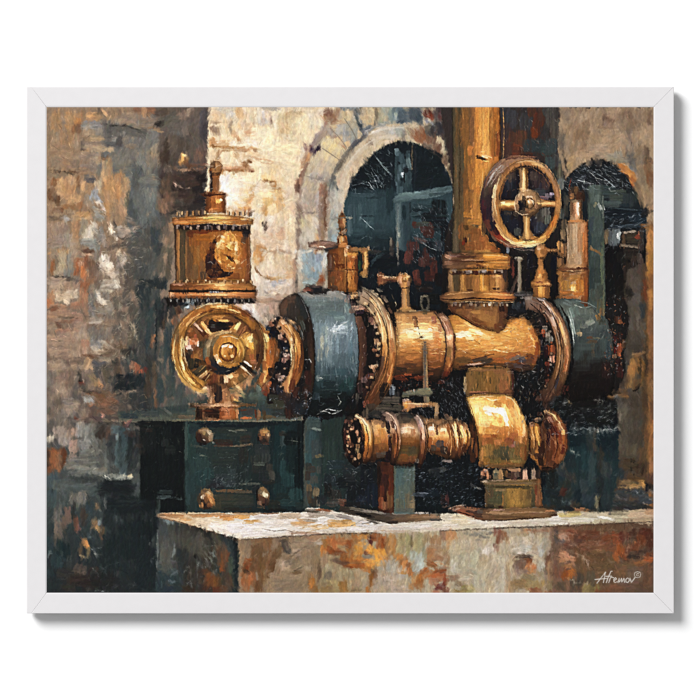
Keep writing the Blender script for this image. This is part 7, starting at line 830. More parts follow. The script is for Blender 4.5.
tint(('painted_stone_wall', 'painted_brown_pier'), (1.19, 1.16, 1.13)); tint(('painted_tan_wall', 'painted_brown_column'), (1.02, .985, .95)); tint(('painted_arch_surround',), (1.05, 1.035, 1.04)); tint(('painted_ledge_front',), (1.04, 1.0, .95)); tint(('painted_machine_base',), (.93, .95, .93))
# painted shading: metal parts are modelled darker towards their contours, and their lights are pushed
METAL = [k for k, (n, l) in enumerate(NAMES) if any(w in n for w in ('brass', 'flange', 'spindle', 'wheel', 'pipe', 'collar', 'ring', 'neck', 'bearing', 'oiler', 'lever', 'cup', 'cock', 'joint', 'drum')) and 'side' not in n and 'gap' not in n]
for k in METAL:
    m = (LAB == k)
    if m.sum() < 200: continue
    jj, ii = np.nonzero(m); s = (slice(max(0, jj.min() - 12), jj.max() + 12), slice(max(0, ii.min() - 12), ii.max() + 12))
    mm = m[s].astype(np.float32)[..., None]
    e = blur(mm, 2.2); e = np.clip((e - .5) * 2, 0, 1)
    a = C[s]; lu = (a * np.array([.3, .59, .11], np.float32)).sum(-1, keepdims=True)
    g = (1 - .34 * (1 - e)) * (.82 + .38 * np.clip(lu, 0, 1)) * np.array([1.0, .965, .95], np.float32) 
    C[s] = a * (1 - mm) + a * g * mm
    C[s] = np.clip(C[s], 0, 1)
def sat(words, k):
    m = np.isin(LAB, [q for q, (n, l) in enumerate(NAMES) if n in words]).astype(np.float32)
    m = blur(m[..., None], 1.0); lu = (C * np.array([.3, .59, .11], np.float32)).sum(-1, keepdims=True)
    C[:] = C + (lu - C) * m * (1 - k)
sat(('painted_stone_wall', 'painted_brown_pier', 'painted_tan_wall'), .80)
sat(('painted_ledge_front',), .96)
tint(('painted_machine_base', 'painted_round_post', 'painted_teal_wall', 'painted_dark_bench_shadow'), (.93, .93, .90))
tint(('painted_ledge_top',), (1.05, 1.04, 1.04))
# relief of the dried paint: light and shade of its ridges are embossed into the colour
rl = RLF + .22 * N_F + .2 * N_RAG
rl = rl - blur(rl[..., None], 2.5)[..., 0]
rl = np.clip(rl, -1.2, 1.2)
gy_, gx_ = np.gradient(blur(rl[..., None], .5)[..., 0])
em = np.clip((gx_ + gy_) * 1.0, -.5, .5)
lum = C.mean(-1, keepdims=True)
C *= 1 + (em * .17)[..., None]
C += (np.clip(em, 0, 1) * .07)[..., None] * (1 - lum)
# broken colour: cool and warm notes across each passage, then a slightly drier, darker key
# 
W1 = vnoise(2.6, 3.6, 101) * .6 + vnoise(1.1, 2.2, 102) * .5
W2 = vnoise(6, 5, 103) * .6 + vnoise(2.4, 2.4, 104) * .5
K = (.55 + .75 * LOOSE[..., 0])
C *= (1 + .045 * W1 * K)[..., None] * (1 + (W2 * K * .022)[..., None] * np.array([1, .2, -1], np.float32))
C += .35 * (C - blur(C, 1.0))
C[:] = np.clip(C, .01, 1)
lum = (C * np.array([.3, .59, .11], np.float32)).sum(-1, keepdims=True)
blue = np.clip((C[..., 2:] - C[..., :1]) * 6, 0, 1)
C[:] = lum + (C - lum) * (.93 - .33 * blue)
C[:] = np.clip(C, .01, 1)
C[:] = C - .03 * np.sin(np.pi * np.clip(C, 0, 1)) ** 2
C += (.008 * (rng.random((NH, NW)).astype(np.float32) - .5))[..., None]
C[:] = np.clip(C, .012, 1)
# ---------------------------------------------------------------- last touches, laid crisp over the dry paint
nolab()
def studs(xs, y, w, h, lights, dark='20140f', dy=0):
    for n, x in enumerate(xs):
        yy = y(x) if callable(y) else y
        dab(x + w * .55, yy + .5, w * .7, h * 1.05, 0, dark, .85, .3, .05)
        dab(x, yy, w * .75, h, 0, lights[n % len(lights)], .95, .3, .05)
# upper flange of the left cylinder
studs([177, 182, 187, 193, 199, 205, 228, 233, 238, 243, 248], lambda x: 214.2 - 1.6 * (1 - ((x - 212) / 40) ** 2), 2.6, 4.2, ['c89a68', 'e4bc88', 'a8764a', 'c08850'])
studs([177, 184, 191, 198, 205, 212, 219, 226, 233, 240, 247], lambda x: 227 + 1.0 * (1 - ((x - 212) / 40) ** 2), 3.0, 4.0, ['a89488', '8c6c58', 'c8a888', '7c6050'], '160d0c')
studs([174, 180, 186, 192, 198, 204, 210, 217, 224, 231, 238, 245, 251], 281.8, 2.4, 3.0, ['d8a870', 'b07c4c', 'f0cc98', '94643c'], '4c2c18')
studs([171, 177, 183, 189, 195, 201, 207, 214, 221, 228, 235, 242, 249], 300.6, 2.2, 3.6, ['c8c4b8', '8c8c88', 'a09080'], '100c0c')
L('f8dca0 .8 196 218 212 216 230 217;6c3c1c .7 173 221 190 219.6 212 218.6 236 219.6 252 221.6;e8b468 .7 174 223.4 192 222 212 221.4;f0c880 .8 196 284.5 214 283.6 232 284.4;f4d094 .8 188 294.4 214 293.6 236 294.4;5c3018 .7 170 297 212 296.4 255 297;3a2418 .8 176 226 175.4 250 176 282;c88c50 .7 179.4 232 179 255 179.6 280')
D('223 237 5 3 20 fff0c4 .9;219 243 4 3 40 f8d898 .9;232 243 4 3 -30 ffe8b0 .8;236 252 3 4 0 f8dca0 .8;229 266 6 2 10 e8b868 .8;221 254 3 5 0 a06428 .8;226 251 4 3 30 b87830 .8;224 262 5 2.5 20 8c5424 .8;233 258 3 2 50 2c1810 .9;217 252 2.5 5 0 c88838 .8;241 246 2.5 6 -10 7c4820 .8;240 238 4 3 40 94582a .8;213 238 5 3 -40 b87434 .7;207 246 5 6 20 8c5428 .7;246 246 3 20 0 6c3c1c .5;186 256 2 34 0 a87440 .5')
# left wheel
L('fff0c0 1 196 309 206 304.6 218 303.2;fce0a0 .9 176 334 174 344 173.8 354;f8d890 .8 179 366 184 377 192 386;ffe8b4 .9 184 341 184 352 186 362;6c3c18 .8 187 330 195 319.6 206 313 220 311 236 314 248 321;e8b868 .7 190 326 198 318 208 312.6;4c2c14 .8 186 366 192 377 202 386;fff4d0 .8 222 337 230 336 238 339;fce4b0 .9 224 345.6 228 344.4 232 345.6;5c3010 .9 220.4 347 219.4 352 221 357.4 226 361 232 360 236 356 236.8 350 234 345.4;f0c070 .8 241 343 244 350 243 358;ffe8b8 .9 206 327 210 333;f8d8a0 .8 240 325 236 332;fce8c0 .9 244 369 252 376;e0a860 .7 199 372 206 365;f0cc90 .7 205 381 210 374;4c2814 .8 200 325 208 336;3c2010 .8 244 328 238 338')
D('250 338 4 5 20 fff0b8 .8;189 347 3.5 4 0 f8e0d0 .8;193 341 4 2.5 20 e8b088 .8;230 376 4 3 -30 ffe4b0 .8;266 336 3 5 10 fff0c0 .8;224 306 8 1.8 4 ffe8a8 .8;225 356 3 2 30 ffe0a0 .8')
L('2c1c10 .8 262 330 266 342 266 356;f0c478 .8 264 333 268 342 268 350;5c3418 .8 272 338 276 348 274 362;f8dcb0 .8 286 322 291 332 293.6 346;f0c080 .7 293 350 293 364 290 378')
# round flange bolts on the left pipe
for x, y, r in ((273, 321, 3), (279, 327, 2.6), (283, 334, 2.6), (286, 342, 2.4), (287, 351, 2.4), (287, 360, 2.4), (285, 369, 2.4), (283, 378, 2.6), (281, 387, 2.6)):
    dab(x + 1, y + 1, r * 1.5, r * 1.5, 0, '0c0a0a', .9, .3, .05); dab(x - .3, y - .4, r, r * .9, 0, ('c8a080', 'a8785c', 'e0c0a0')[int(y) % 3], .9, .3, .1)
# bolts of the central bolt circle, seen edge on
for x, y, r in ((356, 297, 3.6), (366, 304, 3.6), (372, 313, 3.4), (376, 323, 3.4), (378, 334, 3.2), (379, 345, 3.2), (378, 356, 3.2), (376, 367, 3.2), (372, 378, 3.2), (367, 388, 3)):
    dab(x + 1.4, y + 1.4, r * 1.5, r * 1.3, 0, '0c0909', .9, .3, .05); dab(x - .2, y - .6, r * 1.2, r * .9, 15, ('b88c64', 'd8ac7c', '946444')[int(x + y) % 3], .9, .3, .1); dab(x - .6, y - 1.2, r * .6, r * .4, 15, 'f4dcb4', .8, .4, .05)
L('f8e0b0 .9 372 296 380 308 385 322 387 336;e8c088 .8 388 312 392 326 394 342;2c1c12 .8 380 306 386 322 388.6 340 388 356 384 372;fce8c0 .7 376 300 381 309;6c4020 .8 396 330 397.4 346 396 362;a86c38 .8 390 366 384 380 376 394;c88448 .7 386 372 378 388')
# main pipe and tee: impasto lights
D('408 330 12 3 -4 fff0c4 .8;424 331 14 4 4 fff4d0 .85;416 336 10 3 0 fce4a4 .8;430 339 6 2.5 -10 f8e0a8 .8;404 338 8 2.5 0 f8d890 .7;436 330 4 4 0 f8d8a0 .7;421 325 8 2 0 ecc488 .7;449 338 4 4 0 fff0d0 .8;462 334 10 4 -8 fff4d4 .9;470 338 10 3 10 ffeab4 .8;479 333 8 3 20 fff2cc .9;486 338 10 3 16 f8d88c .8;496 343 12 3 8 f0c070 .7;514 328 6 4 0 f0bc68 .7;522 335 6 5 0 eab460 .7;506 338 12 3 6 f0be6c .7;474 347 14 2 4 e8b054 .7;458 345 6 3 0 e8ac58 .7')
L('fff8dc .7 400 333 408 331.6 416 333;fff4d0 .7 426 329 434 330 442 333;8c5424 .7 424 350 434 352 442 351;7c4820 .6 400 352 412 354 420 353;94602c .6 470 350 482 352 494 350;fff8e0 .8 458 332 464 331 470 333;fff8e0 .7 476 332 482 333 487 336;a86c30 .6 500 334 512 338 526 340;3c2414 .8 419 338 421 336.6 423 338;c07834 .6 398 346 408 348 418 347;e8b468 .6 502 350 514 352 528 348')
specks(60, 398, 320, 446, 348, 'fff4d0 e8bc78 b87c40', (1.5, 4), .6, 165, .6, poly='398 318 438 318 444 330 446 350 398 350')
specks(70, 458, 326, 534, 352, 'fff0cc e0a454 b07434', (1.5, 5), .6, 170, .55)
# vertical pipe, neck flange
L('f0c070 .8 484 112 483 130 484 148;e8b460 .7 489 110 488 140 489 170;a86c2c .7 476 112 475 150 475 190;5c3c1c .7 495 112 495 140 494 160;f4c880 .8 483 170 482 186 479 200;ffe8b0 .8 484 155.4 488 156 491.6 157.6;2c1c10 1 481 157 484.6 158.4 487 160;fce0a0 .7 480 152 486 151')
studs([455, 463, 471, 479, 487, 495, 502], 271.5, 3, 3, ['9c8878', '7c6048', 'c8b094'], '1c0f0c')
studs([452, 460, 468, 476, 484, 492, 500, 507], 305, 2.8, 3, ['a08468', 'd8c0a0', '7c5c40'], '241410')
L('ffdc94 .8 484 255 496 255.4 508 257;f0bc6c .7 486 262 498 262.6 510 262;3c2010 .8 444 260 464 261.6 486 261 510 260;2c160c .8 444 269.4 470 268.6 508 269.6;f4c47c .8 484 293.6 498 294 512 295;ffd890 .8 483 274 483 290;ecb868 .7 496 274 496.6 290;3c2414 .7 489 274 489.4 291;c89050 .7 462 276 461.6 290')
# right handwheel
L('ffe8b4 1 497 216 494.6 204 495.6 190 500 176;ffecbc 1 506 238 516 243.6 528 246 540 243;7c4c20 .8 500.6 214 499.6 202 501 190 506 176 514 168 524 165.6;f0c07c .8 518 163 527 161 537 163 546 169;e09848 .8 557 214 553 228 546 238;6c4018 .8 508 232 518 239.6 530 241.4 541 236 549 226 553.6 212;fff0c4 .9 523.4 170 523.6 180 523 190;ffe4a8 .8 526.6 216 526.4 226 526 236;fff0c0 .9 500 204 506 203.6 513 204.4;f8d090 .8 539 203.4 546 203.6 553 204.6;fff0d0 .9 530 200 533 201 533.4 204')
# far flange ring and drum
L('f0dcd0 .8 544 301 551 309 556 319;f8d8a0 .8 559 318 564 332 566 346;e8b888 .7 562 350 562 364 559 378;2c1810 .8 552 312 557 326 559 342 558 358;c8d0c8 .7 569 308 573 320 575.4 336;8c9a94 .7 576 301 588 303 597 308')
for x, y in ((544, 312), (548, 322), (551, 332), (552, 343), (552, 354), (551, 365), (549, 376), (546, 387)):
    dab(x, y, 3.6, 4, 0, '100c0c', .9, .3, .05); dab(x - .5, y - .6, 2.4, 2.4, 0, ('a07c60', '8c4a2c', 'b8a08c')[y % 3], .9, .3, .1)
# lower pipe run
L('fff4dc .8 402 428 409 427 415 429;ffe8c0 .8 368 424 370 432 370 442;e8b470 .7 375 427 382 428 388 430;fff0d0 .8 355 416 362 419 367 427;f0c8a0 .8 390 414 396 422 399 434;f4d4b4 .8 419 418 423.6 426 425 438;3c2010 .8 392 418 395 430 395.4 446;2c160c .8 372 424 374 438 372.6 454;ffe8bc .8 453 428 456 436 457 446;ffdc9c .8 461 426 463.6 434 464 444;4c280f .8 457 424 460 434 460.6 450;5c3014 .7 448 422 451.6 432 452.4 448;6c3c18 .7 466 430 467.6 438 467 450;fff0cc .8 430 428 435 427.6;fff0cc .8 441 428 445 429;fce4b0 .7 403 404 412 403.6 424 404')
for k in range(9):
    a_ = math.radians(95 + k * 21); x, y = 356 + 9 * math.cos(a_), 439 - 20 * math.sin(a_)
    dab(x + .8, y + .8, 3.6, 3.6, 0, '0a0808', .9, .3, .05); dab(x, y, 2.4, 2.6, 0, ('c08c68', '8c5c40', 'e0b48c')[k % 3], .9, .3, .1)
# bearing strap highlight
D('493 410.5 12 5 3 fff8f0 .9;501 412 7 6 25 ffffff .9;505 418 4 7 -20 fff8ec .85;487 407 6 3 -5 fff0d0 .7;478 405 6 5 0 ffe8a4 .6;484 425 12 3 4 fce4a0 .7;516 414 3 8 -20 f8d890 .7;524 428 2.5 10 -8 fce0a0 .7;473 404 3 7 -20 fce4a0 .6')
L('3c2814 1 465.6 399 470 411 474.6 426 477 442 478.6 460;fff0c4 .8 468 399 480 396.6 494 396;ffe8b0 .8 505 396 512 399 518 407')
# lever, eye, oiler, cup, cock
D('405 278.5 4 4 0 f0c890 .8;405.5 279 2 2 0 8c5c2c .9;406 406 3 3 0 f0b860 .8;346 255 3 3 0 ffd8a0 .8;353 257 4 2 0 f8c080 .8;343 239 2.5 5 0 ffe0b0 .8;577 208 1.8 12 0 ffe8d0 .8;573 289 4 3 0 fff0b8 .8;539 249 3.5 3 0 f4d0a0 .8;540 275 3 4 0 ffd890 .7;541 290 3 10 0 f8c878 .6')
# base bolts
D('209 433 4 2.5 30 f0dcb8 .9;204 433 3 4 20 a88858 .8;265 432 4 2.4 10 e8b870 .9;209 493 5 2.5 30 f8d8a8 .9;211 501 2 6 -20 e0a868 .8;264 494 3.4 3 0 f4e4c0 .9')
# ledge and walls: dry crisp knife edges
L('fff8f0 .9 248 527 270 528.6 292 527;f8f0e8 .8 212 521 228 523 244 526;fff4e8 .8 330 528 352 527 376 529;f4ece0 .8 448 519 466 519.6 484 522;ece4d8 .8 556 519 576 518 600 519;8c6440 .8 170 515.6 200 514 232 514.4')
specks(80, 210, 115, 290, 290, 'fff4e0 fff0d4 c09c74', (2, 7), .7, 20, .5)
specks(60, 300, 110, 345, 250, 'f4e8d0 8c7c6c', (2, 6), .6, 50, .5)
specks(150, 88, 288, 140, 372, 'd8cab0 b09c80 3c3228 8c7c68', (2, 7), .6, 40, .6)
specks(90, 96, 224, 142, 292, 'ece0cc c8b8a0 2c2622', (2, 6), .6, 20, .6)
specks(60, 100, 376, 150, 424, '8c7c68 241c18 a88c70', (2, 8), .6, 8, .5)
specks(160, 402, 470, 484, 506, '6c7c8c a0acb8 3c4854', (1, 3.5), .55, 20, .6)
specks(120, 440, 380, 468, 420, '8c9298 b8bcc0 3c4248', (1, 4), .55, 110, .6, poly='440 376 462 378 466 398 474 420 440 420')
specks(110, 548, 400, 618, 436, 'b8c0c0 6c7880 e0e0dc', (1, 5), .55, 10, .6)
specks(120, 412, 205, 452, 262, '8c9aa0 b8c0c4 4c5860', (1, 4), .5, 125, .6)
specks(130, 565, 165, 640, 190, 'a8b4b8 6c787c e0e4e4', (2, 7), .5, 155, .55, poly=AF)

# smoky edges where the tee meets the flange shadow, and brown scumbles on the saddle
D('531 322 8 6 -30 3c2a20 .7;537 332 5 9 -20 5c341c .7;539 345 4 12 0 6c3418 .7;528 362 10 7 -15 4c342a .6;518 366 12 5 0 3c2c28 .7;505 321 5 6 0 5c3c20 .7;512 318 8 4 0 4c3420 .7;522 317 8 3 0 5c4024 .6;497 331 8 4 10 6c4424 .6;484 329 10 3 18 8c5c2c .6;490 441 8 6 0 8c5428 .6;500 437 8 4 0 a8682f .6;508 443 8 5 0 8c5430 .5;518 440 5 8 0 a86c38 .5;498 454 14 8 0 4c4630 .5;486 430 6 4 0 c8843c .5')
specks(60, 503, 314, 540, 330, 'a08468 1c1614 6c5038 c8b094', (1, 4), .6, 30, .6)
specks(60, 505, 355, 540, 374, 'a09488 1c1614 5c4038', (1, 5), .6, 10, .6)
specks(60, 480, 430, 528, 466, 'd8985c 4c3018 8c7040', (1.5, 5), .5, 92, .5)

def groove(cx, cy, rx, ry, a0, a1, col, w):
    line(col, w, arc(cx, cy, rx, ry, a0, a1, 26), al=.75, rag=.35)
groove(270, 358, 33.6, 42.6, 66, -50, '5c3418', .9); groove(270, 358, 27.5, 37, 62, -40, '4c2814', .9); groove(270, 358, 24, 33.6, 60, -20, 'ecc490', 1.0); groove(270, 358, 30.6, 40, 50, 5, 'e8b068', .9)
groove(351, 352, 45.4, 65.4, 74, -60, '5c3c24', .9); groove(351, 352, 38, 58, 74, -58, '3c2414', 1.1); groove(351, 352, 41, 61, 62, 12, 'f4d8a4', .9); groove(351, 352, 32.5, 52.5, 66, 8, 'f8e0ac', 1.0); groove(351, 352, 30.5, 50.5, 70, -58, '2c1810', .9); groove(351, 352, 43, 63, -4, -40, 'd88c48', .8)
groove(529, 352, 41.4, 56.4, 80, -60, '4c3020', .9); groove(529, 352, 34.5, 50, 84, -60, '30201a', 1.1); groove(529, 352, 38, 53, 50, 4, 'f4cc94', .9); groove(529, 352, 31, 46.5, 62, 10, 'e8ccb4', .9); groove(529, 352, 27.6, 43, 80, -58, '1c120e', 1.0)
D('284 398 12 12 0 2c201c .8;292 404 12 12 0 201c1e .8;278 404 12 8 0 343428 .8;296 392 5 12 10 3c2018 .8;176 328 6 30 0 1c2628 .35;300 408 10 10 0 1c2024 .7')
specks(50, 274, 386, 312, 418, '8a98ac b8c0c8 4c5c74 7c4c34', (1, 3), .55, None, .6)

# the arch: long soft strokes that follow the stones
def sweep(cx, cy, rx, ry, a0, a1, col, w, al):
    line(col, w, arc(cx, cy, rx, ry, a0, a1, 30), al=al, rag=.8)
sweep(398, 207, 60, 71.5, 172, 92, 'dccfba', 4.5, .45); sweep(398, 207, 65, 76, 165, 100, 'c8b8a0', 4, .4); sweep(398, 207, 62, 73, 150, 112, 'e8dcc8', 2, .6)
sweep(398, 207, 70.5, 81.5, 172, 118, '5c5854', 2.0, .6); sweep(398, 207, 72, 84, 116, 88, '8a8c88', 1.6, .5); sweep(398, 207, 68, 79.5, 118, 84, 'e4dccc', 1.4, .6); 
sweep(398, 207, 98, 120, 176, 158, '9c8474', 3.2, .5); sweep(398, 207, 97, 118, 156, 132, 'a49080', 3.4, .45); sweep(398, 207, 88, 104, 165, 128, 'd8ccb8', 6, .35); sweep(398, 207, 78, 92, 165, 130, 'ccc0ae', 5, .35)
L('8c7c6c 1.2 322 148 334 156 342 162;7c7468 1.1 344 118 352 130 358 142;94867a 1.1 306 176 320 180 330 182;8c8070 1 330 128 340 138 348 150')
# neck and tee: warmer lights where they join
D('484 318 12 8 0 b07a40 .6;490 324 8 6 0 a87038 .6;478 313 14 5 0 a06c38 .5;496 318 6 12 0 a06c3c .5;488 332 16 3 8 e0a858 .6;500 335 10 3 0 dca050 .6')
D('586 346 20 10 0 46504c .5;578 356 12 10 0 3c4644 .5;594 358 14 10 0 38403e .5;604 345 8 14 0 46524e .5;582 368 16 8 0 2c2e2c .5')
D('328 352 8 24 0 88989a .4;340 372 14 8 0 3c545a .5;322 330 8 14 0 70848a .5;336 314 16 5 0 5c7074 .5;350 350 5 20 0 54707c .5')
# plaster: loaded knife marks of near white
scatter(60, 214, 180, 262, 222, 'f8eee0 f4e6d0 f0e4d4', (3, 7), (2, 5), 0, 30, .6, poly='224 178 262 176 264 200 254 214 232 210 226 196')
scatter(50, 255, 120, 300, 200, 'f0e2c6 ecdcc0 e4d4b4', (3, 8), (2, 5), 0, 30, .5)
scatter(40, 254, 215, 292, 290, 'e4d6c0 dccbb2 ece0cc', (2, 6), (2, 7), 0, 20, .5)
scatter(30, 300, 225, 316, 250, 'dccfba d0c4b4', (2, 4), (4, 9), 0, 8, .5)
specks(40, 215, 175, 292, 292, 'a08868 8c7454', (3, 9), .6, 20, .4)

# rough cast relief on the left cylinder
D('218 240 5 5 40 9c5c28 .8;215 246 4 6 0 8c4c20 .7;239 239 5 4 40 a4662c .8;242 252 3 8 0 8c5426 .7;238 266 5 5 -40 94582a .8;222 247 5 4 20 f0c078 .8;227 242 5 3 -20 d8984c .8;233 246 4 6 20 c07c34 .8;219 252 4 4 0 d89c50 .8;223 257 5 4 30 b06c2c .8;228 262 5 4 -20 a86428 .8;236 257 4 5 20 e0a458 .8;231 236 5 3 20 b87834 .8;236 243 3 4 0 f8dca0 .8;212 258 4 7 10 5c3018 .7;214 266 5 5 0 6c3c1c .6;208 252 4 5 0 6c3818 .7;220 272 5 3 0 7c4820 .7;210 272 6 5 0 6c4020 .6;229 250 4 2 30 6c3c1c .8')
specks(40, 213, 234, 244, 274, 'ffe8b8 8c5020 5c3014', (1, 4), .7, None, .75)
specks(24, 205, 245, 218, 276, 'a0683c 1c100c', (1, 4), .7, None, .6)
C[:] = np.clip(C, .012, 1)
motif('painted_signature', 'white handwritten signature with a copyright mark in the lower right corner of the canvas')
SIG = """597 583.2 601 578 605.7 572.2;605.2 572.6 604.4 578 603.4 582.6;595 579.6 600 579 607.3 578.4;606.3 582.7 608.4 577 611 571.4 612.2 571.2;605.7 576.4 611.6 576.2;608.8 582.6 610.4 577.8 612 577.2 613.8 577.8;614 580.8 616.6 579 615.6 577.7 613.9 579.4 614 581.8 615.4 582.6 617.4 581.6;618 582.6 619.2 578.4 619.4 582 621.6 578.4 621.8 582 624 578.4 624.6 582.4;627.6 578 625.8 579.6 626 582 627.8 582.6 629.4 580.6 629 578.6 627.6 578;630.2 578.2 631.4 582.6 635 577.6;634.4 575 635 572.6 637.4 571.7 640 572.4 640.8 574.4 640 576.9 637.6 577.8 635.2 577 634.4 575;638.8 573.8 637.2 573.6 636.6 575 637.2 576 638.6 575.6"""
_l = lambda q: [float(t) for t in q.split()]
for k, q in enumerate(SIG.split(';')):
    line('e6e0d8', .9 if k < 10 else .6, _l(q), al=.95, taper=0, rag=0)
    P_ = pts(_l(q)); X_, Y_ = np.meshgrid(gx, gy[900:])
    for a_, b_ in zip(P_[:-1], P_[1:]):
        e_ = b_ - a_; t_ = np.clip(((X_ - a_[0]) * e_[0] + (Y_ - a_[1]) * e_[1]) / (e_ @ e_), 0, 1)
        LAB[900:][np.hypot(X_ - a_[0] - t_ * e_[0], Y_ - a_[1] - t_ * e_[1]) < .55] = _lab[0]
# ---------------------------------------------------------------- the place
sc = bpy.context.scene
U = 0.00125                                   # metres per canvas unit
wx = lambda x: (x - 350) * U
wz = lambda y: (350 - y) * U
WALL_Y, BACK_Y, PAINT_Y, FRAME_Y = 0.0, -0.008, -0.0214, -0.0222
IRR = 1.21                                    # light reaching the wall, as a multiple of white

def material(name, col, rough=.6, spec=.3, bump=0., scale=40., var=.0):
    m = bpy.data.materials.new(name); m.use_nodes = True
    nt = m.node_tree; b = nt.nodes['Principled BSDF']
    b.inputs['Base Color'].default_value = (*col, 1); b.inputs['Roughness'].default_value = rough
    b.inputs['Specular IOR Level'].default_value = spec
    if bump or var:
        tc = nt.nodes.new('ShaderNodeTexCoord')
        n = nt.nodes.new('ShaderNodeTexNoise'); n.inputs['Scale'].default_value = scale; n.inputs['Detail'].default_value = 5
        nt.links.new(tc.outputs['Object'], n.inputs['Vector'])
        if bump:
            bp = nt.nodes.new('ShaderNodeBump'); bp.inputs['Strength'].default_value = bump; bp.inputs['Distance'].default_value = .0004
            nt.links.new(n.outputs['Fac'], bp.inputs['Height']); nt.links.new(bp.outputs['Normal'], b.inputs['Normal'])
        if var:
            r = nt.nodes.new('ShaderNodeValToRGB')
            r.color_ramp.elements[0].position = .3; r.color_ramp.elements[1].position = .7
            r.color_ramp.elements[0].color = (*[c * (1 - var) for c in col], 1)
            r.color_ramp.elements[1].color = (*[min(1, c * (1 + var)) for c in col], 1)
            nt.links.new(n.outputs['Fac'], r.inputs['Fac']); nt.links.new(r.outputs['Color'], b.inputs['Base Color'])
    return m
M_WALL = material('white_wall_paint', (.92, .92, .92), .9, .1)
M_FRAME = material('white_lacquer', (.705, .690, .697), .45, .25, .15, 90., .012)
M_BACK = material('backing_fibreboard', (.42, .39, .36), .8, .1, .2, 300., .05)
M_CANVAS = material('primed_canvas', (.55, .52, .46), .8, .1, .3, 900., .04)
M_PAINT = bpy.data.materials.new('oil_paint'); M_PAINT.use_nodes = True
nt = M_PAINT.node_tree; pb = nt.nodes['Principled BSDF']
at = nt.nodes.new('ShaderNodeAttribute'); at.attribute_name = 'pigment'
nt.links.new(at.outputs['Color'], pb.inputs['Base Color'])
pb.inputs['Roughness'].default_value = .55; pb.inputs['Specular IOR Level'].default_value = .08
tc = nt.nodes.new('ShaderNodeTexCoord'); nz = nt.nodes.new('ShaderNodeTexNoise')
nz.inputs['Scale'].default_value = 700; nz.inputs['Detail'].default_value = 3
bp = nt.nodes.new('ShaderNodeBump'); bp.inputs['Strength'].default_value = .12; bp.inputs['Distance'].default_value = .0003
nt.links.new(tc.outputs['Object'], nz.inputs['Vector']); nt.links.new(nz.outputs['Fac'], bp.inputs['Height']); nt.links.new(bp.outputs['Normal'], pb.inputs['Normal'])

def mesh_obj(name, verts, faces, mat, parent=None):
    me = bpy.data.meshes.new(name); me.from_pydata(verts, [], faces); me.update()
    me.materials.append(mat)
    o = bpy.data.objects.new(name, me); sc.collection.objects.link(o)
    if parent: o.parent = parent
    return o

# wall: one sheet, wider than any view needs
wall = mesh_obj('wall', [(-4, WALL_Y, -3), (4, WALL_Y, -3), (4, WALL_Y, 3), (-4, WALL_Y, 3)], [(0, 1, 2, 3)], M_WALL)
wall['kind'] = 'structure'

pic = bpy.data.objects.new('framed_painting', None); sc.collection.objects.link(pic)
pic['label'] = 'white framed oil painting of brass steam pipes and valve wheels hanging on a white wall'
pic['category'] = 'framed painting'

# frame: four mitred rails of one moulding
OX0, OY0, OX1, OY1 = 26.6, 86.7, 673.9, 613.5
IX0, IY0, IX1, IY1 = 46.6, 107.2, 653.6, 592.7
def rail(ends, inner):
    """moulding swept between two mitres, with a hairline V where the mitres meet"""
    prof = [(0, BACK_Y), (0, FRAME_Y + .0004), (.012, FRAME_Y + .0001), (.03, FRAME_Y), (.24, FRAME_Y), (.93, FRAME_Y), (.975, FRAME_Y + .0003), (1, FRAME_Y + .0005), (1, BACK_Y)]
    def at(e, t):
        c, s, i = [np.array(p, float) for p in e]      # corner, mitre start, inner corner
        k = .24
        return c + (s - c) * t / k if t < k else s + (i - s) * (t - k) / (1 - k)
    A, B = ends
    d = np.array(B[2], float) - np.array(A[2], float); d /= np.linalg.norm(d)
    V = []
    for e, o, dy in ((A, .06, .00035), (A, .42, 0), (B, -.42, 0), (B, -.06, .00035)):
        for t, y in prof:
            q = at(e, t) + d * o
            V.append((wx(q[0]), min(y + dy, BACK_Y), wz(q[1])))
    n = len(prof); F = []
    for r in range(3):
        F += [(r * n + k, r * n + (k + 1) % n, (r + 1) * n + (k + 1) % n, (r + 1) * n + k) for k in range(n)]
    F += [tuple(range(n))[::-1], tuple(range(3 * n, 4 * n))]
    return mesh_obj('frame_rail', V, F, M_FRAME, pic)
TL, TLs, TLi = (OX0, OY0), (OX0 + 4.6, OY0), (IX0, IY0)
BL, BLs, BLi = (OX0, OY1), (OX0 + 4.6, OY1), (IX0, IY1)
TR, TRi, BR, BRi = (OX1, OY0), (IX1, IY0), (OX1, OY1), (IX1, IY1)
mid = lambda a, b: tuple(np.array(a) * .76 + np.array(b) * .24)
rail(((TLs, mid(TLs, TLi), TLi), (TR, mid(TR, TRi), TRi)), 0)
rail(((TR, mid(TR, TRi), TRi), (BR, mid(BR, BRi), BRi)), 0)
rail(((BR, mid(BR, BRi), BRi), (BLs, mid(BLs, BLi), BLi)), 0)
rail(((BL, BLs, BLi), (TL, TLs, TLi)), 0)

def slab(name, x0, y0, x1, y1, ya, yb, mat, parent):
    V = [(wx(x), y, wz(z)) for y in (ya, yb) for (x, z) in ((x0, y0), (x1, y0), (x1, y1), (x0, y1))]
    F = [(0, 3, 2, 1), (4, 5, 6, 7), (0, 1, 5, 4), (1, 2, 6, 5), (2, 3, 7, 6), (3, 0, 4, 7)]
    return mesh_obj(name, V, F, mat, parent)
slab('backing_board', 29, 89, 671.6, 611.2, BACK_Y + .002, BACK_Y - .0002, M_BACK, pic)
canvas = slab('canvas', PX0 - .6, PY0 - .6, PX1 + .6, PY1 + .6, BACK_Y - .0004, PAINT_Y + .0006, M_CANVAS, pic)

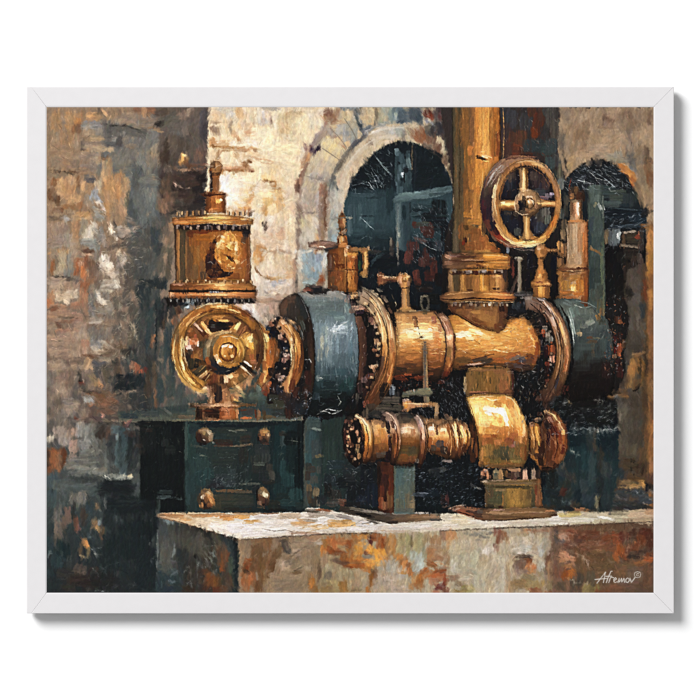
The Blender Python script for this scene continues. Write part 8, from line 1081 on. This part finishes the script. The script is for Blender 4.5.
# the paint: one dense relief sheet, cut along the outline of every motif
lin = np.where(C <= .04045, C / 12.92, ((C + .055) / 1.055) ** 2.4) / IRR
rgba = np.ones((NH, NW, 4), np.float32); rgba[..., :3] = lin
hz = PAINT_Y - .00018 - rl * .00002
GX, GZ = np.meshgrid(wx(gx), wz(gy))
GX[:, 0] = wx(PX0); GX[:, -1] = wx(PX1); GZ[0] = wz(PY0); GZ[-1] = wz(PY1)
COORD = np.stack([GX, hz, GZ], -1).astype(np.float32)
cell = LAB[:-1, :-1].copy()
# slivers of the wall left between other motifs go to their neighbours
m0 = cell == 0; R = np.zeros_like(m0); R[:, :20] = m0[:, :20]; last = -1
while R.sum() != last:
    last = R.sum()
    for _ in range(12):
        G = R.copy(); G[1:] |= R[:-1]; G[:-1] |= R[1:]; G[:, 1:] |= R[:, :-1]; G[:, :-1] |= R[:, 1:]; R = G & m0
cell[m0 & ~R] = -1
while (cell < 0).any():
    for sh in ((0, 1), (0, -1), (1, 1), (1, -1)):
        nb = np.roll(cell, sh[1], sh[0]); w_ = (cell < 0) & (nb >= 0); cell[w_] = nb[w_]
VID = np.arange(NH * NW).reshape(NH, NW)
for k, (name, label) in enumerate(NAMES):
    J, I = np.nonzero(cell == k)
    if len(J) < 6: continue
    q = np.stack([VID[J, I], VID[J + 1, I], VID[J + 1, I + 1], VID[J, I + 1]], -1)
    used, inv = np.unique(q.ravel(), return_inverse=True)
    me = bpy.data.meshes.new(name); n = len(q)
    me.vertices.add(len(used)); me.vertices.foreach_set('co', COORD.reshape(-1, 3)[used].ravel())
    me.loops.add(4 * n); me.loops.foreach_set('vertex_index', inv.astype(np.int32).ravel())
    me.polygons.add(n); me.polygons.foreach_set('loop_start', np.arange(0, 4 * n, 4, dtype=np.int32))
    me.polygons.foreach_set('loop_total', np.full(n, 4, np.int32))
    me.polygons.foreach_set('use_smooth', np.ones(n, bool))
    ca = me.color_attributes.new('pigment', 'FLOAT_COLOR', 'POINT')
    ca.data.foreach_set('color', rgba.reshape(-1, 4)[used].ravel())
    me.update(calc_edges=True); me.materials.append(M_PAINT)
    o = bpy.data.objects.new(name, me); sc.collection.objects.link(o); o.parent = canvas
    if label: o['label'] = label

# ---------------------------------------------------------------- light, camera
w = bpy.data.worlds.new('World'); sc.world = w; w.use_nodes = True
w.node_tree.nodes['Background'].inputs['Color'].default_value = (.99, .995, 1, 1)
w.node_tree.nodes['Background'].inputs['Strength'].default_value = .36
from mathutils import Vector
ld = bpy.data.lights.new('softbox', 'AREA'); ld.shape = 'DISK'; ld.size = 9.0; ld.energy = 4950
lo = bpy.data.objects.new('softbox', ld); sc.collection.objects.link(lo)
dirv = Vector((-.78, -1.0, .78)).normalized()
lo.location = dirv * 20
lo.rotation_euler = (-dirv).to_track_quat('-Z', 'Y').to_euler()
cd = bpy.data.cameras.new('camera'); co = bpy.data.objects.new('camera', cd); sc.collection.objects.link(co)
DIST = 4.0
co.location = (0, FRAME_Y - DIST, 0); co.rotation_euler = (math.pi / 2, 0, 0)
cd.sensor_width = 36; cd.lens = 36 * DIST / (700 * U); cd.clip_end = 100
sc.camera = co
sc.view_settings.view_transform = 'Standard'; sc.view_settings.look = 'None'
sc.view_settings.exposure = 0; sc.view_settings.gamma = 1
sc.render.resolution_x = 1024; sc.render.resolution_y = 1024
